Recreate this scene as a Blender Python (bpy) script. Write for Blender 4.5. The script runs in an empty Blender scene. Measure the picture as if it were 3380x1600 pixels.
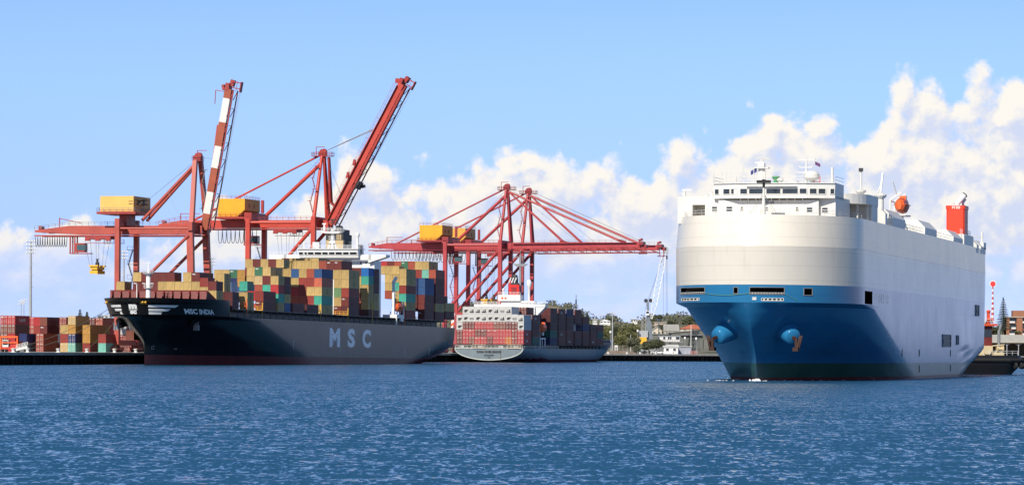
import bpy, bmesh, math, random
from mathutils import Vector, Matrix
R = math.radians
random.seed(11)
sc = bpy.context.scene
COL = sc.collection

# ------------------------------------------------------------------ camera
F, PX0, PY0, ROLL, CAMH = 12000.0, 1690.0, 1153.0, 0.0065, 5.0
cam = bpy.data.objects.new('camera', bpy.data.cameras.new('camera'))
COL.objects.link(cam)
cam.data.sensor_width = 36.0
cam.data.lens = 36.0 * F / 3380.0
cam.data.shift_y = (PY0 - 800.0) / 3380.0
cam.data.clip_start = 1.0
cam.data.clip_end = 80000.0
cam.matrix_world = Matrix.Translation((0, 0, CAMH)) @ Matrix.Rotation(R(90), 4, 'X') @ Matrix.Rotation(ROLL, 4, 'Z')
sc.camera = cam

# ------------------------------------------------------------------ light
SUN_AZ, SUN_EL = R(205), R(38)      # azimuth measured clockwise from +Y (view direction): behind the camera, to its left
sun_dir = Vector((math.sin(SUN_AZ) * math.cos(SUN_EL), math.cos(SUN_AZ) * math.cos(SUN_EL), math.sin(SUN_EL)))
sl = bpy.data.lights.new('sun', 'SUN')
sl.energy = 5.0
sl.angle = R(0.5)
sl.color = (1.0, 0.925, 0.80)
so = bpy.data.objects.new('sun', sl)
COL.objects.link(so)
so.rotation_euler = sun_dir.to_track_quat('Z', 'Y').to_euler()
so.location = (-200, -300, 300)

sc.view_settings.view_transform = 'Standard'
sc.view_settings.look = 'None'
sc.view_settings.gamma = 1.0
sc.view_settings.use_curve_mapping = False
sc.view_settings.exposure = 0.2
sc.cycles.max_bounces = 6
sc.cycles.use_denoising = True

def lin(r, g, b):
    def f(c):
        c /= 255.0
        return c / 12.92 if c <= 0.04045 else ((c + 0.055) / 1.055) ** 2.4
    return (f(r), f(g), f(b))

# ------------------------------------------------------------------ sky
def build_world():
    w = bpy.data.worlds.new('World')
    sc.world = w
    w.use_nodes = True
    nt = w.node_tree
    nt.nodes.clear()
    N, L = nt.nodes, nt.links
    def math_(op, a, b=None, c=None, clamp=False):
        n = N.new('ShaderNodeMath'); n.operation = op; n.use_clamp = clamp
        for i, v in enumerate((a, b, c)):
            if v is None: continue
            if isinstance(v, (int, float)): n.inputs[i].default_value = v
            else: L.new(v, n.inputs[i])
        return n.outputs[0]
    def smooth(x, lo, hi):
        n = N.new('ShaderNodeMapRange'); n.interpolation_type = 'SMOOTHSTEP'
        L.new(x, n.inputs[0]); n.inputs[1].default_value = lo; n.inputs[2].default_value = hi
        return n.outputs[0]
    def mix(f, a, b):
        n = N.new('ShaderNodeMix'); n.data_type = 'RGBA'
        if isinstance(f, (int, float)): n.inputs[0].default_value = f
        else: L.new(f, n.inputs[0])
        for i, v in ((6, a), (7, b)):
            if isinstance(v, tuple): n.inputs[i].default_value = (*v, 1)
            else: L.new(v, n.inputs[i])
        return n.outputs[2]
    tc = N.new('ShaderNodeTexCoord')
    sep = N.new('ShaderNodeSeparateXYZ'); L.new(tc.outputs['Generated'], sep.inputs[0])
    A = math_('ARCTAN2', sep.outputs[0], sep.outputs[1])
    E = math_('ARCSINE', sep.outputs[2])
    prof = [(-900, 640), (-300, 700), (0, 735), (90, 705), (180, 690), (250, 665), (330, 740), (460, 800), (600, 770), (700, 640), (760, 565), (830, 600), (900, 660), (1000, 620),
            (1080, 560), (1180, 450), (1260, 460), (1320, 525), (1400, 475), (1480, 500), (1525, 520), (1570, 470), (1640, 455),
            (1710, 490), (1800, 470), (1900, 480), (1960, 440), (2030, 450), (2090, 500), (2125, 535), (2165, 455), (2210, 420),
            (2300, 450), (2350, 480), (2410, 440), (2450, 390), (2560, 350), (2680, 360), (2760, 400), (2810, 430), (2870, 390),
            (2930, 255), (3020, 200), (3095, 235), (3140, 290), (3200, 225), (3270, 270), (3320, 240), (3400, 230), (3700, 330), (4300, 420)]
    A0, A1, EM = -0.22, 0.22, 0.1
    def top_profile(a):
        n = N.new('ShaderNodeMapRange'); L.new(a, n.inputs[0])
        n.inputs[1].default_value = A0; n.inputs[2].default_value = A1
        fc = N.new('ShaderNodeFloatCurve'); L.new(n.outputs[0], fc.inputs[1])
        c = fc.mapping.curves[0]
        pts = [((-A0 + (x - PX0) / F) / (A1 - A0), ((PY0 + ROLL * (x - PX0) - y) / F) / EM) for x, y in prof]
        c.points[0].location = (0, pts[0][1]); c.points[1].location = (1, pts[-1][1])
        for p in pts[1:-1]: c.points.new(*p)
        for p in c.points: p.handle_type = 'AUTO_CLAMPED'
        fc.mapping.update()
        return math_('MULTIPLY', fc.outputs[0], EM)
    def noise(vec, scale, detail, rough, w=0.0):
        n = N.new('ShaderNodeTexNoise'); n.noise_dimensions = '4D'
        L.new(vec, n.inputs['Vector']); n.inputs['W'].default_value = w
        n.inputs['Scale'].default_value = scale; n.inputs['Detail'].default_value = detail; n.inputs['Roughness'].default_value = rough
        return n.outputs[0]
    def density(a, e):
        cv = N.new('ShaderNodeCombineXYZ'); L.new(a, cv.inputs[0]); L.new(e, cv.inputs[1])
        vec = cv.outputs[0]
        # warp
        wn = N.new('ShaderNodeTexNoise'); L.new(vec, wn.inputs['Vector']); wn.inputs['Scale'].default_value = 120; wn.inputs['Detail'].default_value = 3
        ws = N.new('ShaderNodeVectorMath'); ws.operation = 'MULTIPLY_ADD'
        L.new(wn.outputs['Color'], ws.inputs[0]); ws.inputs[1].default_value = (0.005, 0.005, 0); L.new(vec, ws.inputs[2])
        v2 = ws.outputs[0]
        vo = N.new('ShaderNodeTexVoronoi'); vo.feature = 'SMOOTH_F1'; L.new(v2, vo.inputs['Vector'])
        vo.inputs['Scale'].default_value = 78; vo.inputs['Detail'].default_value = 4.0; vo.inputs['Roughness'].default_value = 0.5
        vo.inputs['Lacunarity'].default_value = 2.2; vo.inputs['Smoothness'].default_value = 0.2
        bil = math_('SUBTRACT', 0.5, vo.outputs['Distance'])
        fb = math_('SUBTRACT', noise(v2, 60, 8, 0.62), 0.5)
        t = top_profile(a)
        base = math_('ADD', math_('DIVIDE', math_('SUBTRACT', t, e), 0.0075), 0.75)
        base = math_('MINIMUM', base, 2.3)
        d = math_('ADD', base, math_('MULTIPLY', bil, 1.9))
        d = math_('ADD', d, math_('MULTIPLY', fb, 0.85))
        return d
    d0 = density(A, E)
    A2 = math_('ADD', A, -0.0020); E2 = math_('ADD', E, 0.0042)
    d1 = density(A2, E2)
    relief = math_('SUBTRACT', d0, d1)
    lit = smooth(relief, -0.6, 0.8)
    # streaky low veil
    cs = N.new('ShaderNodeCombineXYZ'); L.new(A, cs.inputs[0]); L.new(math_('MULTIPLY', E, 3.2), cs.inputs[1])
    veil = noise(cs.outputs[0], 45, 6, 0.6, 3.0)
    low = smooth(E, 0.034, 0.006)
    alpha = smooth(d0, 0.0, 0.9)
    body = smooth(E, 0.012, 0.034)
    thick = math_('ADD', math_('MULTIPLY', body, 0.97), math_('MULTIPLY', smooth(veil, 0.42, 0.66), 0.45), clamp=True)
    alpha = math_('MULTIPLY', alpha, thick)
    alpha = math_('MAXIMUM', alpha, math_('MULTIPLY', math_('MULTIPLY', low, smooth(veil, 0.40, 0.68)), 0.55))
    lit2 = math_('MULTIPLY', lit, math_('ADD', 0.45, math_('MULTIPLY', smooth(E, 0.01, 0.045), 0.55)))
    ccol = mix(lit2, (0.57, 0.63, 0.80), (0.865, 0.825, 0.765))
    # clear sky
    sky = N.new('ShaderNodeTexSky'); sky.sky_type = 'NISHITA'; sky.sun_disc = False
    sky.sun_elevation = SUN_EL; sky.sun_rotation = SUN_AZ
    sky.air_density = 1.0; sky.dust_density = 0.2; sky.ozone_density = 1.0; sky.altitude = 0
    # clear, dry air: the blue is read a little higher up the dome than the true elevation
    up = N.new('ShaderNodeVectorMath'); up.operation = 'MULTIPLY_ADD'; L.new(tc.outputs['Generated'], up.inputs[0])
    up.inputs[1].default_value = (1, 1, 1.6); up.inputs[2].default_value = (0, 0, SKY_LIFT)
    un = N.new('ShaderNodeVectorMath'); un.operation = 'NORMALIZE'; L.new(up.outputs[0], un.inputs[0]); L.new(un.outputs[0], sky.inputs['Vector'])
    hs = N.new('ShaderNodeHueSaturation'); hs.inputs['Saturation'].default_value = SKY_SAT; hs.inputs['Hue'].default_value = SKY_HUE
    L.new(sky.outputs[0], hs.inputs['Color'])
    tint = mix(smooth(E, 0.0, 0.09), (0.78, 0.63, 0.83), (1.25, 1.00, 1.02))
    tint = mix(smooth(E, 0.10, 0.55), tint, (0.42, 0.50, 0.56))
    tm = N.new('ShaderNodeVectorMath'); tm.operation = 'MULTIPLY'; L.new(hs.outputs[0], tm.inputs[0]); L.new(tint, tm.inputs[1])
    bg1 = N.new('ShaderNodeBackground'); L.new(tm.outputs[0], bg1.inputs[0]); bg1.inputs[1].default_value = SKY_STR
    bg2 = N.new('ShaderNodeBackground'); L.new(ccol, bg2.inputs[0]); bg2.inputs[1].default_value = 1.0
    ms = N.new('ShaderNodeMixShader'); L.new(alpha, ms.inputs[0]); L.new(bg1.outputs[0], ms.inputs[1]); L.new(bg2.outputs[0], ms.inputs[2])
    out = N.new('ShaderNodeOutputWorld'); L.new(ms.outputs[0], out.inputs[0])
    w.cycles.sampling_method = 'MANUAL'; w.cycles.sample_map_resolution = 256
SKY_SAT, SKY_HUE, SKY_STR, SKY_LIFT = 1.3, 0.5, 0.15, 0.10
build_world()

# ------------------------------------------------------------------ helpers
def at(X, y, d):
    """world point seen at photograph pixel (X, y) at distance d along the view"""
    u, v = X - PX0, y - PY0
    U = u * math.cos(ROLL) + v * math.sin(ROLL)
    V = -u * math.sin(ROLL) + v * math.cos(ROLL)
    return Vector((U / F * d, d, CAMH - V / F * d))

def tag(o, label=None, cat=None, group=None, kind=None):
    if label: o['label'] = label
    if cat: o['category'] = cat
    if group: o['group'] = group
    if kind: o['kind'] = kind
    return o

def empty(name, M=None):
    o = bpy.data.objects.new(name, None)
    o.empty_display_size = 1
    COL.objects.link(o)
    if M is not None: o.matrix_world = M
    return o

class MB:
    def __init__(s): s.v, s.f, s.m = [], [], []; s.cur = 0
    def add(s, vs, fs):
        b = len(s.v)
        s.v += [tuple(p) for p in vs]
        for f in fs:
            s.f.append(tuple(b + i for i in f)); s.m.append(s.cur)
        return s
    def box(s, x0, x1, y0, y1, z0, z1):
        return s.add([(x0,y0,z0),(x1,y0,z0),(x1,y1,z0),(x0,y1,z0),(x0,y0,z1),(x1,y0,z1),(x1,y1,z1),(x0,y1,z1)],
              [(0,3,2,1),(4,5,6,7),(0,1,5,4),(1,2,6,5),(2,3,7,6),(3,0,4,7)])
    def bar(s, p, q, w, h=None, up=(0,0,1)):
        """rectangular bar from p to q, w wide, h deep"""
        p, q = Vector(p), Vector(q); h = h or w
        d = (q - p).normalized(); u = Vector(up)
        if abs(d.dot(u)) > 0.98: u = Vector((1,0,0))
        a = d.cross(u).normalized() * w/2; b = a.cross(d).normalized() * h/2
        vs = [p-a-b, p+a-b, p+a+b, p-a+b, q-a-b, q+a-b, q+a+b, q-a+b]
        return s.add(vs, [(0,3,2,1),(4,5,6,7),(0,1,5,4),(1,2,6,5),(2,3,7,6),(3,0,4,7)])
    def tube(s, p, q, r, r2=None, n=8, cap=True):
        p, q = Vector(p), Vector(q); r2 = r if r2 is None else r2
        d = (q - p).normalized(); u = Vector((0,0,1)) if abs(d.z) < 0.9 else Vector((1,0,0))
        a = d.cross(u).normalized(); b = d.cross(a)
        vs = []
        for c, rr in ((p, r), (q, r2)):
            for i in range(n):
                t = 2*math.pi*i/n
                vs.append(c + a*(math.cos(t)*rr) + b*(math.sin(t)*rr))
        fs = [(i, (i+1)%n, n+(i+1)%n, n+i) for i in range(n)]
        if cap: fs += [tuple(range(n-1,-1,-1)), tuple(range(n, 2*n))]
        return s.add(vs, fs)
    def path(s, pts, r, n=5):
        for a, b in zip(pts[:-1], pts[1:]): s.tube(a, b, r, n=n)
        return s
    def lathe(s, prof, c=(0,0,0), n=16, axis='z'):
        vs, fs = [], []
        for (r, h) in prof:
            for i in range(n):
                t = 2*math.pi*i/n; x, y = r*math.cos(t), r*math.sin(t)
                p = {'z': (x,y,h), 'x': (h,x,y), 'y': (x,h,y)}[axis]
                vs.append((c[0]+p[0], c[1]+p[1], c[2]+p[2]))
        for k in range(len(prof)-1):
            for i in range(n): fs.append((k*n+i, k*n+(i+1)%n, (k+1)*n+(i+1)%n, (k+1)*n+i))
        fs.append(tuple(range(n-1,-1,-1))); fs.append(tuple((len(prof)-1)*n+i for i in range(n)))
        return s.add(vs, fs)
    def ball(s, c, r, n=12, m=8, sz=1.0):
        prof = [(max(1e-3, r*math.sin(math.pi*k/m)), -r*sz*math.cos(math.pi*k/m)) for k in range(m+1)]
        return s.lathe(prof, c, n)
    def prism(s, poly, z0, z1):
        n = len(poly)
        vs = [(x,y,z0) for x,y in poly] + [(x,y,z1) for x,y in poly]
        return s.add(vs, [(i,(i+1)%n,n+(i+1)%n,n+i) for i in range(n)] + [tuple(range(n-1,-1,-1)), tuple(range(n,2*n))])
    def extrude(s, poly3, vec):
        n = len(poly3); v = Vector(vec)
        vs = [Vector(p) for p in poly3] + [Vector(p)+v for p in poly3]
        return s.add(vs, [(i,(i+1)%n,n+(i+1)%n,n+i) for i in range(n)] + [tuple(range(n-1,-1,-1)), tuple(range(n,2*n))])
    def rail(s, pts, h=1.0, n_mid=1, r=0.035, post=1.8):
        for a, b in zip(pts[:-1], pts[1:]):
            a, b = Vector(a), Vector(b); L = (b-a).length
            for k in range(n_mid+1):
                dz = Vector((0,0,h*(k+1)/(n_mid+1))); s.bar(a+dz, b+dz, r*2)
            m = max(1, int(L/post))
            for i in range(m+1):
                p = a.lerp(b, i/m); s.bar(p, p+Vector((0,0,h)), r*2)
        return s
    def build(s, name, mats, parent=None, smooth=False, fix=True, angle=None):
        me = bpy.data.meshes.new(name)
        me.from_pydata(s.v, [], s.f)
        for m in (mats if isinstance(mats, (list, tuple)) else [mats]): me.materials.append(m)
        if s.m: me.polygons.foreach_set('material_index', s.m)
        if fix:
            bm = bmesh.new(); bm.from_mesh(me); bmesh.ops.recalc_face_normals(bm, faces=bm.faces); bm.to_mesh(me); bm.free()
        if smooth:
            me.polygons.foreach_set('use_smooth', [True]*len(me.polygons))
            if angle:
                try: me.set_sharp_from_angle(angle=angle)
                except Exception: pass
        me.update()
        o = bpy.data.objects.new(name, me)
        COL.objects.link(o)
        if parent is not None: o.parent = parent
        return o

# ------------------------------------------------------------------ materials
def base_mat(name, rough=0.5, metallic=0.0, spec=0.5, ior=1.45):
    m = bpy.data.materials.new(name); m.use_nodes = True
    nt = m.node_tree; b = nt.nodes['Principled BSDF']
    b.inputs['Roughness'].default_value = rough; b.inputs['Metallic'].default_value = metallic
    b.inputs['IOR'].default_value = ior
    return m, nt, b

def paint(name, rgb, rough=0.45, var=0.22, scale=0.35, streak=0.0, rust=0.0, metallic=0.0, bump=0.0, ior=1.45, objcol=False, coat=0.0):
    """painted / plain surface with mottled wear, vertical dirt streaks and rust bleed"""
    m, nt, b = base_mat(name, rough, metallic, ior=ior)
    N, L = nt.nodes, nt.links
    tc = N.new('ShaderNodeTexCoord')
    n1 = N.new('ShaderNodeTexNoise'); L.new(tc.outputs['Object'], n1.inputs['Vector'])
    n1.inputs['Scale'].default_value = scale; n1.inputs['Detail'].default_value = 6; n1.inputs['Roughness'].default_value = 0.65
    mr = N.new('ShaderNodeMapRange'); L.new(n1.outputs[0], mr.inputs[0])
    mr.inputs[1].default_value = 0.3; mr.inputs[2].default_value = 0.7; mr.inputs[3].default_value = 1 - var; mr.inputs[4].default_value = 1 + var*0.35
    if objcol:
        oi = N.new('ShaderNodeObjectInfo'); src = oi.outputs['Color']
    else:
        rg = N.new('ShaderNodeRGB'); rg.outputs[0].default_value = (*rgb, 1); src = rg.outputs[0]
    mu = N.new('ShaderNodeVectorMath'); mu.operation = 'SCALE'; L.new(src, mu.inputs[0]); L.new(mr.outputs[0], mu.inputs['Scale'])
    col = mu.outputs[0]
    if streak or rust:
        mp = N.new('ShaderNodeMapping'); mp.inputs['Scale'].default_value = (1.0, 1.0, 0.09); L.new(tc.outputs['Object'], mp.inputs[0])
        n2 = N.new('ShaderNodeTexNoise'); L.new(mp.outputs[0], n2.inputs['Vector']); n2.inputs['Scale'].default_value = 1.1; n2.inputs['Detail'].default_value = 5; n2.inputs['Roughness'].default_value = 0.7
        r2 = N.new('ShaderNodeMapRange'); L.new(n2.outputs[0], r2.inputs[0]); r2.inputs[1].default_value = 0.54; r2.inputs[2].default_value = 0.75; r2.inputs[4].default_value = max(streak, rust)
        mx = N.new('ShaderNodeMix'); mx.data_type = 'RGBA'; L.new(r2.outputs[0], mx.inputs[0]); L.new(col, mx.inputs[6])
        mx.inputs[7].default_value = (0.16, 0.06, 0.025, 1) if rust >= streak else (0.10, 0.09, 0.085, 1)
        col = mx.outputs[2]
    L.new(col, b.inputs['Base Color'])
    rr = N.new('ShaderNodeMapRange'); L.new(n1.outputs[0], rr.inputs[0]); rr.inputs[3].default_value = max(0.02, rough-0.08); rr.inputs[4].default_value = min(1, rough+0.12)
    L.new(rr.outputs[0], b.inputs['Roughness'])
    if bump:
        bp = N.new('ShaderNodeBump'); bp.inputs['Strength'].default_value = bump; bp.inputs['Distance'].default_value = 0.05
        L.new(n1.outputs[0], bp.inputs['Height']); L.new(bp.outputs[0], b.inputs['Normal'])
    return m

def hull_paint(name, rgb, rough=0.2, var=0.12, seam=True, seam_dx=11.0, seam_dz=2.4, waves=0.012, streak=0.0, rust=0.0, sheen=1.3, rustcol=(0.16,0.06,0.025)):
    """glossy plating: slight oil-canning between frames, faint weld seams, streaks"""
    m, nt, b = base_mat(name, rough, 0.0, ior=sheen)
    N, L = nt.nodes, nt.links
    tc = N.new('ShaderNodeTexCoord')
    sep = N.new('ShaderNodeSeparateXYZ'); L.new(tc.outputs['Object'], sep.inputs[0])
    n1 = N.new('ShaderNodeTexNoise'); L.new(tc.outputs['Object'], n1.inputs['Vector']); n1.inputs['Scale'].default_value = 0.12; n1.inputs['Detail'].default_value = 7; n1.inputs['Roughness'].default_value = 0.65
    mr = N.new('ShaderNodeMapRange'); L.new(n1.outputs[0], mr.inputs[0]); mr.inputs[1].default_value = 0.3; mr.inputs[2].default_value = 0.7
    mr.inputs[3].default_value = 1-var; mr.inputs[4].default_value = 1+var*0.4
    rg = N.new('ShaderNodeRGB'); rg.outputs[0].default_value = (*rgb, 1)
    mu = N.new('ShaderNodeVectorMath'); mu.operation = 'SCALE'; L.new(rg.outputs[0], mu.inputs[0]); L.new(mr.outputs[0], mu.inputs['Scale'])
    col = mu.outputs[0]
    if streak or rust:
        mp = N.new('ShaderNodeMapping'); mp.inputs['Scale'].default_value = (1.0, 1.0, 0.07); L.new(tc.outputs['Object'], mp.inputs[0])
        n2 = N.new('ShaderNodeTexNoise'); L.new(mp.outputs[0], n2.inputs['Vector']); n2.inputs['Scale'].default_value = 0.8; n2.inputs['Detail'].default_value = 6; n2.inputs['Roughness'].default_value = 0.7
        r2 = N.new('ShaderNodeMapRange'); L.new(n2.outputs[0], r2.inputs[0]); r2.inputs[1].default_value = 0.56; r2.inputs[2].default_value = 0.8; r2.inputs[4].default_value = max(streak, rust)
        mx = N.new('ShaderNodeMix'); mx.data_type = 'RGBA'; L.new(r2.outputs[0], mx.inputs[0]); L.new(col, mx.inputs[6])
        mx.inputs[7].default_value = (*rustcol, 1) if rust >= streak else (0.10, 0.10, 0.10, 1)
        col = mx.outputs[2]
    def tri(src, period):
        d = N.new('ShaderNodeMath'); d.operation = 'PINGPONG'; L.new(src, d.inputs[0]); d.inputs[1].default_value = period/2
        return d.outputs[0]
    h = None
    if seam:
        ss = []
        for src, per in ((sep.outputs[0], seam_dx), (sep.outputs[2], seam_dz)):
            t = tri(src, per)
            q = N.new('ShaderNodeMapRange'); q.interpolation_type = 'SMOOTHSTEP'; L.new(t, q.inputs[0]); q.inputs[1].default_value = 0.0; q.inputs[2].default_value = 0.09
            ss.append(q.outputs[0])
        mi = N.new('ShaderNodeMath'); mi.operation = 'MINIMUM'; L.new(ss[0], mi.inputs[0]); L.new(ss[1], mi.inputs[1])
        sm = N.new('ShaderNodeMapRange'); L.new(mi.outputs[0], sm.inputs[0]); sm.inputs[3].default_value = 0.85; sm.inputs[4].default_value = 1.0
        m2 = N.new('ShaderNodeVectorMath'); m2.operation = 'SCALE'; L.new(col, m2.inputs[0]); L.new(sm.outputs[0], m2.inputs['Scale'])
        col = m2.outputs[0]
    L.new(col, b.inputs['Base Color'])
    # oil canning
    nw = N.new('ShaderNodeTexNoise'); mp2 = N.new('ShaderNodeMapping'); mp2.inputs['Scale'].default_value = (0.38, 0.38, 0.16); L.new(tc.outputs['Object'], mp2.inputs[0])
    L.new(mp2.outputs[0], nw.inputs['Vector']); nw.inputs['Scale'].default_value = 1.0; nw.inputs['Detail'].default_value = 2
    bp = N.new('ShaderNodeBump'); bp.inputs['Strength'].default_value = 1.0; bp.inputs['Distance'].default_value = waves
    L.new(nw.outputs[0], bp.inputs['Height'])
    L.new(bp.outputs[0], b.inputs['Normal'])
    rr = N.new('ShaderNodeMapRange'); L.new(n1.outputs[0], rr.inputs[0]); rr.inputs[3].default_value = max(0.03, rough-0.05); rr.inputs[4].default_value = rough+0.08
    L.new(rr.outputs[0], b.inputs['Roughness'])
    return m

def glass(name, rgb=(0.01, 0.014, 0.018), rough=0.06):
    m, nt, b = base_mat(name, rough, 0.0, ior=1.5)
    N, L = nt.nodes, nt.links
    tc = N.new('ShaderNodeTexCoord'); n = N.new('ShaderNodeTexNoise'); L.new(tc.outputs['Object'], n.inputs['Vector']); n.inputs['Scale'].default_value = 0.7
    mx = N.new('ShaderNodeMix'); mx.data_type = 'RGBA'; L.new(n.outputs[0], mx.inputs[0])
    mx.inputs[6].default_value = (*rgb, 1); mx.inputs[7].default_value = (rgb[0]*3.5, rgb[1]*3.5, rgb[2]*3.5, 1)
    L.new(mx.outputs[2], b.inputs['Base Color'])
    return m

M = {}
M['white'] = paint('ship_white_paint', (0.66, 0.645, 0.60), 0.4, 0.08, 0.3, streak=0.10)
M['white_clean'] = paint('clean_white_paint', (0.74, 0.74, 0.72), 0.35, 0.06, 0.3)
M['steel_grey'] = paint('grey_steel_paint', (0.22, 0.23, 0.24), 0.5, 0.25, 0.5, streak=0.2)
M['dark_steel'] = paint('dark_steel', (0.035, 0.035, 0.037), 0.55, 0.3, 0.5)
M['galv'] = paint('galvanised_steel', (0.42, 0.43, 0.44), 0.45, 0.15, 0.6, metallic=0.3)
M['black'] = paint('black_paint', (0.012, 0.012, 0.013), 0.45, 0.2, 0.5)
M['rust'] = paint('rusty_iron', (0.17, 0.055, 0.022), 0.75, 0.4, 1.2, bump=0.3)
M['dark_rust'] = paint('dark_rusty_iron', (0.050, 0.018, 0.010), 0.75, 0.4, 1.2, bump=0.3)
M['rope'] = paint('rope_fibre', (0.20, 0.18, 0.13), 0.9, 0.2, 3.0)
M['glass'] = glass('window_glass')
M['yellow'] = paint('yellow_paint', (0.75, 0.42, 0.03), 0.5, 0.15, 0.6, streak=0.2)
M['orange'] = paint('orange_paint', (0.80, 0.13, 0.03), 0.4, 0.12, 0.6)
M['interior'] = paint('dark_interior', (0.10, 0.085, 0.06), 0.8, 0.3, 0.6)
M['concrete'] = paint('quay_concrete', (0.40, 0.37, 0.32), 0.85, 0.3, 0.25, streak=0.35, bump=0.2)
M['rubber'] = paint('black_rubber', (0.018, 0.018, 0.018), 0.8, 0.2, 1.0)

_fontcache = {}
def text_mesh(body, bold=0.03, extrude=0.0, res=3, spacing=1.0):
    key = (body, bold, extrude, spacing)
    if key not in _fontcache:
        cu = bpy.data.curves.new('lettering', 'FONT'); cu.body = body; cu.size = 1.0; cu.offset = bold; cu.extrude = extrude
        cu.resolution_u = res; cu.space_character = spacing
        o = bpy.data.objects.new('lettering_source', cu); COL.objects.link(o)
        bpy.context.view_layer.update()
        dg = bpy.context.evaluated_depsgraph_get()
        me = bpy.data.meshes.new_from_object(o.evaluated_get(dg))
        vs = [tuple(v.co) for v in me.vertices]; fs = [tuple(p.vertices) for p in me.polygons]
        bpy.data.objects.remove(o); bpy.data.meshes.remove(me)
        x0 = min(v[0] for v in vs); x1 = max(v[0] for v in vs); y0 = min(v[1] for v in vs); y1 = max(v[1] for v in vs)
        _fontcache[key] = (vs, fs, x0, x1, y0, y1)
    return _fontcache[key]

def lettering(body, fn, width, height, mat, parent, name='lettering', bold=0.03, cuts=0, spacing=1.0):
    """text laid on a surface: fn(a, b) maps a in 0..width, b in 0..height to a point"""
    vs, fs, x0, x1, y0, y1 = text_mesh(body, bold, 0.0, 3, spacing)
    me = bpy.data.meshes.new(name)
    bm = bmesh.new()
    bv = [bm.verts.new(((x-x0)/(x1-x0)*width, (y-y0)/(y1-y0)*height, 0)) for x, y, z in vs]
    for f in fs:
        try: bm.faces.new([bv[i] for i in f])
        except ValueError: pass
    if cuts: bmesh.ops.subdivide_edges(bm, edges=bm.edges[:], cuts=cuts, use_grid_fill=True)
    for v in bm.verts: v.co = Vector(fn(v.co.x, v.co.y))
    bm.to_mesh(me); bm.free()
    me.materials.append(mat)
    o = bpy.data.objects.new(name, me); COL.objects.link(o); o.parent = parent
    return o

# ------------------------------------------------------------------ ship / quay frames
TH = R(13.9)
def frame(x, y, z, th=TH, pitch=0.0):
    """local X runs aft / along the quay, local -Y to port / seaward (right in the picture), Z up"""
    return Matrix.Translation((x, y, z)) @ Matrix.Rotation(math.pi/2 - th, 4, 'Z') @ Matrix.Rotation(pitch, 4, 'Y')
def proj(p):
    U = F*p[0]/p[1]; V = -F*(p[2]-CAMH)/p[1]
    return PX0 + U*math.cos(ROLL) - V*math.sin(ROLL), PY0 + U*math.sin(ROLL) + V*math.cos(ROLL)
QUAY = frame(-102.7, 1015.0, 0.0)          # origin: black ship's stem; t = +right
def quay_pt(l, t, z=0.0): return QUAY @ Vector((l, -t, z))
# ------------------------------------------------------------------ water
WATER_SLOPE, WATER_BIAS = 1.2, -0.165
def water_material():
    m, nt, b = base_mat('harbour_water', 0.13, 0.0, ior=1.333)
    N, L = nt.nodes, nt.links
    tc = N.new('ShaderNodeTexCoord')
    def nz(scale, detail, sx, sy, rough=0.55, col=False):
        mp = N.new('ShaderNodeMapping'); mp.inputs['Scale'].default_value = (sx, sy, 1); mp.inputs['Rotation'].default_value = (0, 0, R(14))
        L.new(tc.outputs['Object'], mp.inputs[0])
        n = N.new('ShaderNodeTexNoise'); L.new(mp.outputs[0], n.inputs['Vector'])
        n.inputs['Scale'].default_value = scale; n.inputs['Detail'].default_value = detail; n.inputs['Roughness'].default_value = rough
        return n.outputs['Color' if col else 0]
    # wavelet slopes straight from noise (works at any distance, unlike a bump filtered by the pixel footprint)
    def vm(op, a, b_):
        n = N.new('ShaderNodeVectorMath'); n.operation = op
        for i, v in enumerate((a, b_)):
            if isinstance(v, tuple): n.inputs[i].default_value = v
            else: L.new(v, n.inputs[i])
        return n.outputs[0]
    acc = (0.0, WATER_BIAS, 1.0)
    for sc_, det, sx, sy, amp in ((0.6, 3, 1.4, 0.6, 0.50), (2.8, 3, 1.3, 0.45, 0.95), (0.045, 2, 0.5, 1.0, 0.12)):
        v = vm('MULTIPLY', vm('SUBTRACT', nz(sc_, det, sx, sy, 0.6, True), (0.5, 0.5, 0.5)), (amp*WATER_SLOPE, amp*WATER_SLOPE, 0.0))
        acc = vm('ADD', v, acc)
    geo = N.new('ShaderNodeNewGeometry')
    flat = vm('MULTIPLY', geo.outputs['Normal'], (1, 1, 0))
    nn = vm('NORMALIZE', vm('ADD', acc, flat), (0, 0, 0))
    L.new(nn, b.inputs['Normal'])
    pz = nz(0.004, 4, 0.35, 1.0)
    mx = N.new('ShaderNodeMix'); mx.data_type = 'RGBA'; L.new(pz, mx.inputs[0])
    mx.inputs[6].default_value = (0.014, 0.060, 0.125, 1); mx.inputs[7].default_value = (0.023, 0.090, 0.172, 1)
    L.new(mx.outputs[2], b.inputs['Base Color'])
    return m
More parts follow.
